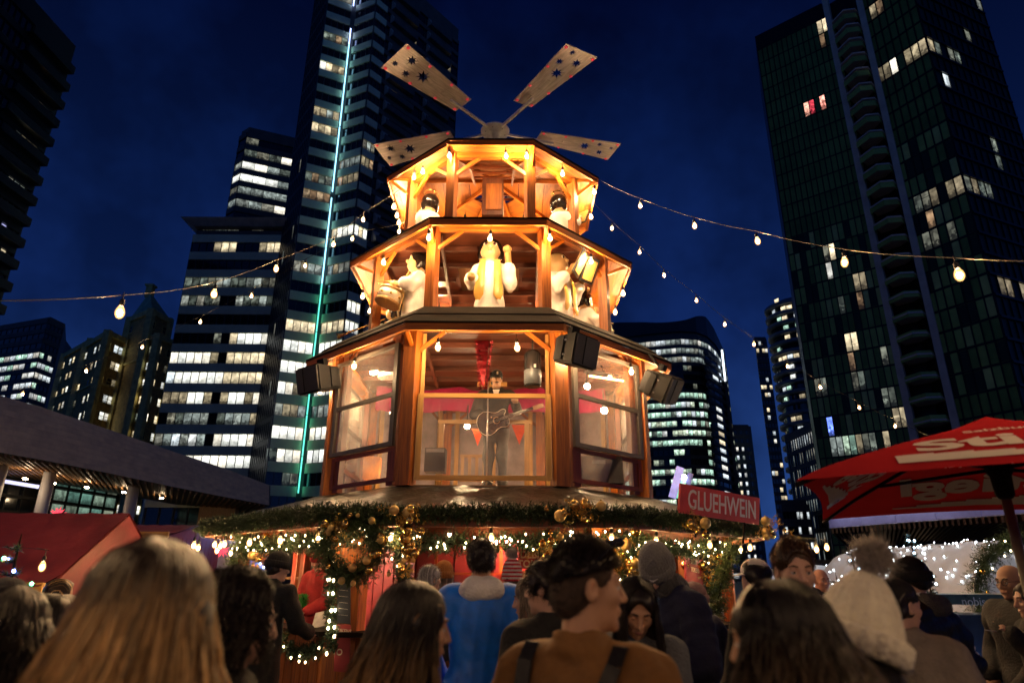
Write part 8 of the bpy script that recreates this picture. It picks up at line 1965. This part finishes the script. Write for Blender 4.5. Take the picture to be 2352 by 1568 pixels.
fir('small fir with white lights seen past the left end of the kiosk', 525, 1310, 11.5, 1.5, .3, 40, FAIRYW, 'christmas trees on the left', col=GNEED, seed=10)
# paper stars
def paper_star(label, p, r, m, n=9, half=False):
    T = thing('paper_star', label, 'star', p, 0, 'glowing red stars'); p = Vector(p); rng = random.Random(3); dirs = []
    for k in range(26):
        z = 1 - 2 * (k + .5) / 26; a = k * 2.39996; q = Vector((math.sqrt(1 - z * z) * math.cos(a), math.sqrt(1 - z * z) * math.sin(a), z)); dirs.append(q)
    for q in dirs:
        if half and q.z < -.15: continue
        s = q.orthogonal().normalized(); u = q.cross(s); b = [p + q * r * .28 + (s * math.cos(t) + u * math.sin(t)) * r * .15 for t in (0, 1.57, 3.14, 4.71)]; mb = MB(); tp = p + q * r
        for i in range(4): mb.face([b[i], b[(i + 1) % 4], tp])
        mb.face(list(reversed(b))); mb.build('ray', m, T, True)
    mb = MB(); mb.ball(p, r * .3, 10, 6); mb.build('core', m, T, True)
STARM = mat('lit_red_paper', (.6, .04, .05), .5, emis=(1, .07, .12), estr=.45)
paper_star('glowing red paper star on the ridge of the left stall', at(136, 1194, 10.25), .13, STARM, half=False)
paper_star('small red paper star hung past the left end of the kiosk', at(515, 1270, 12), .14, STARM)
T = thing('lit_hut', 'distant pale hut outlined in blue-white lights past the left end of the kiosk', 'hut', (at(525, 1300, 19).x, 19, 0)); p = at(525, 1300, 19)
mb = MB(); mb.prism([(-1.1, 0), (1.1, 0), (1.1, 1.5), (-1.1, 1.5)], 0, 1.7); mb.build('wall', mat('pale_board', (.35, .35, .42), .6), T)
mb = MB(); mb.face([(-1.2, -.1, 1.7), (1.2, -.1, 1.7), (0, -.1, 2.7)]); mb.face([(-1.2, 1.6, 1.7), (1.2, 1.6, 1.7), (0, 1.6, 2.7)]); mb.face([(-1.2, -.1, 1.7), (0, -.1, 2.7), (0, 1.6, 2.7), (-1.2, 1.6, 1.7)]); mb.face([(1.2, -.1, 1.7), (0, -.1, 2.7), (0, 1.6, 2.7), (1.2, 1.6, 1.7)]); mb.build('roof', mat('pale_board', (.35, .35, .42), .6), T)
for k in range(24):
    t = k / 24; x = -1.2 + 2.4 * t; z = 1.7 + (1 - abs(x) / 1.2) * 1.0; o = link('blue_light', mbl, T); o.location = (x, -.15, z); o.scale = (2, 2, 2)
tunnel_lamps = None
string_lights('warm bulbs hanging at the far left end of the kiosk eave', [at(445, 1222, 9.4), at(505, 1222, 10), at(540, 1225, 10.5)], [at(452, 1250, 9.4), at(462, 1256, 9.8), at(500, 1248, 10), at(505, 1262, 10.6), at(537, 1268, 11)], BULB_K, 'light strings on the kiosk')
string_lights('warm bulbs hanging at the far right end of the kiosk eave', [at(1820, 1222, 10), at(1740, 1222, 10.6), at(1900, 1230, 9.6)], [at(1828, 1240, 10), at(1862, 1248, 10), at(1880, 1243, 9.8), at(1826, 1262, 10.4), at(1903, 1238, 9.6)], BULB_K, 'light strings on the kiosk')
# lamp spill inside the left stall: a bulb under its eave
string_lights('single warm bulb glowing under the eave of the left stall', [at(95, 1368, 8.9), at(95, 1376, 8.9)], [at(95, 1385, 8.9)], BULB_K, 'light strings over the square')
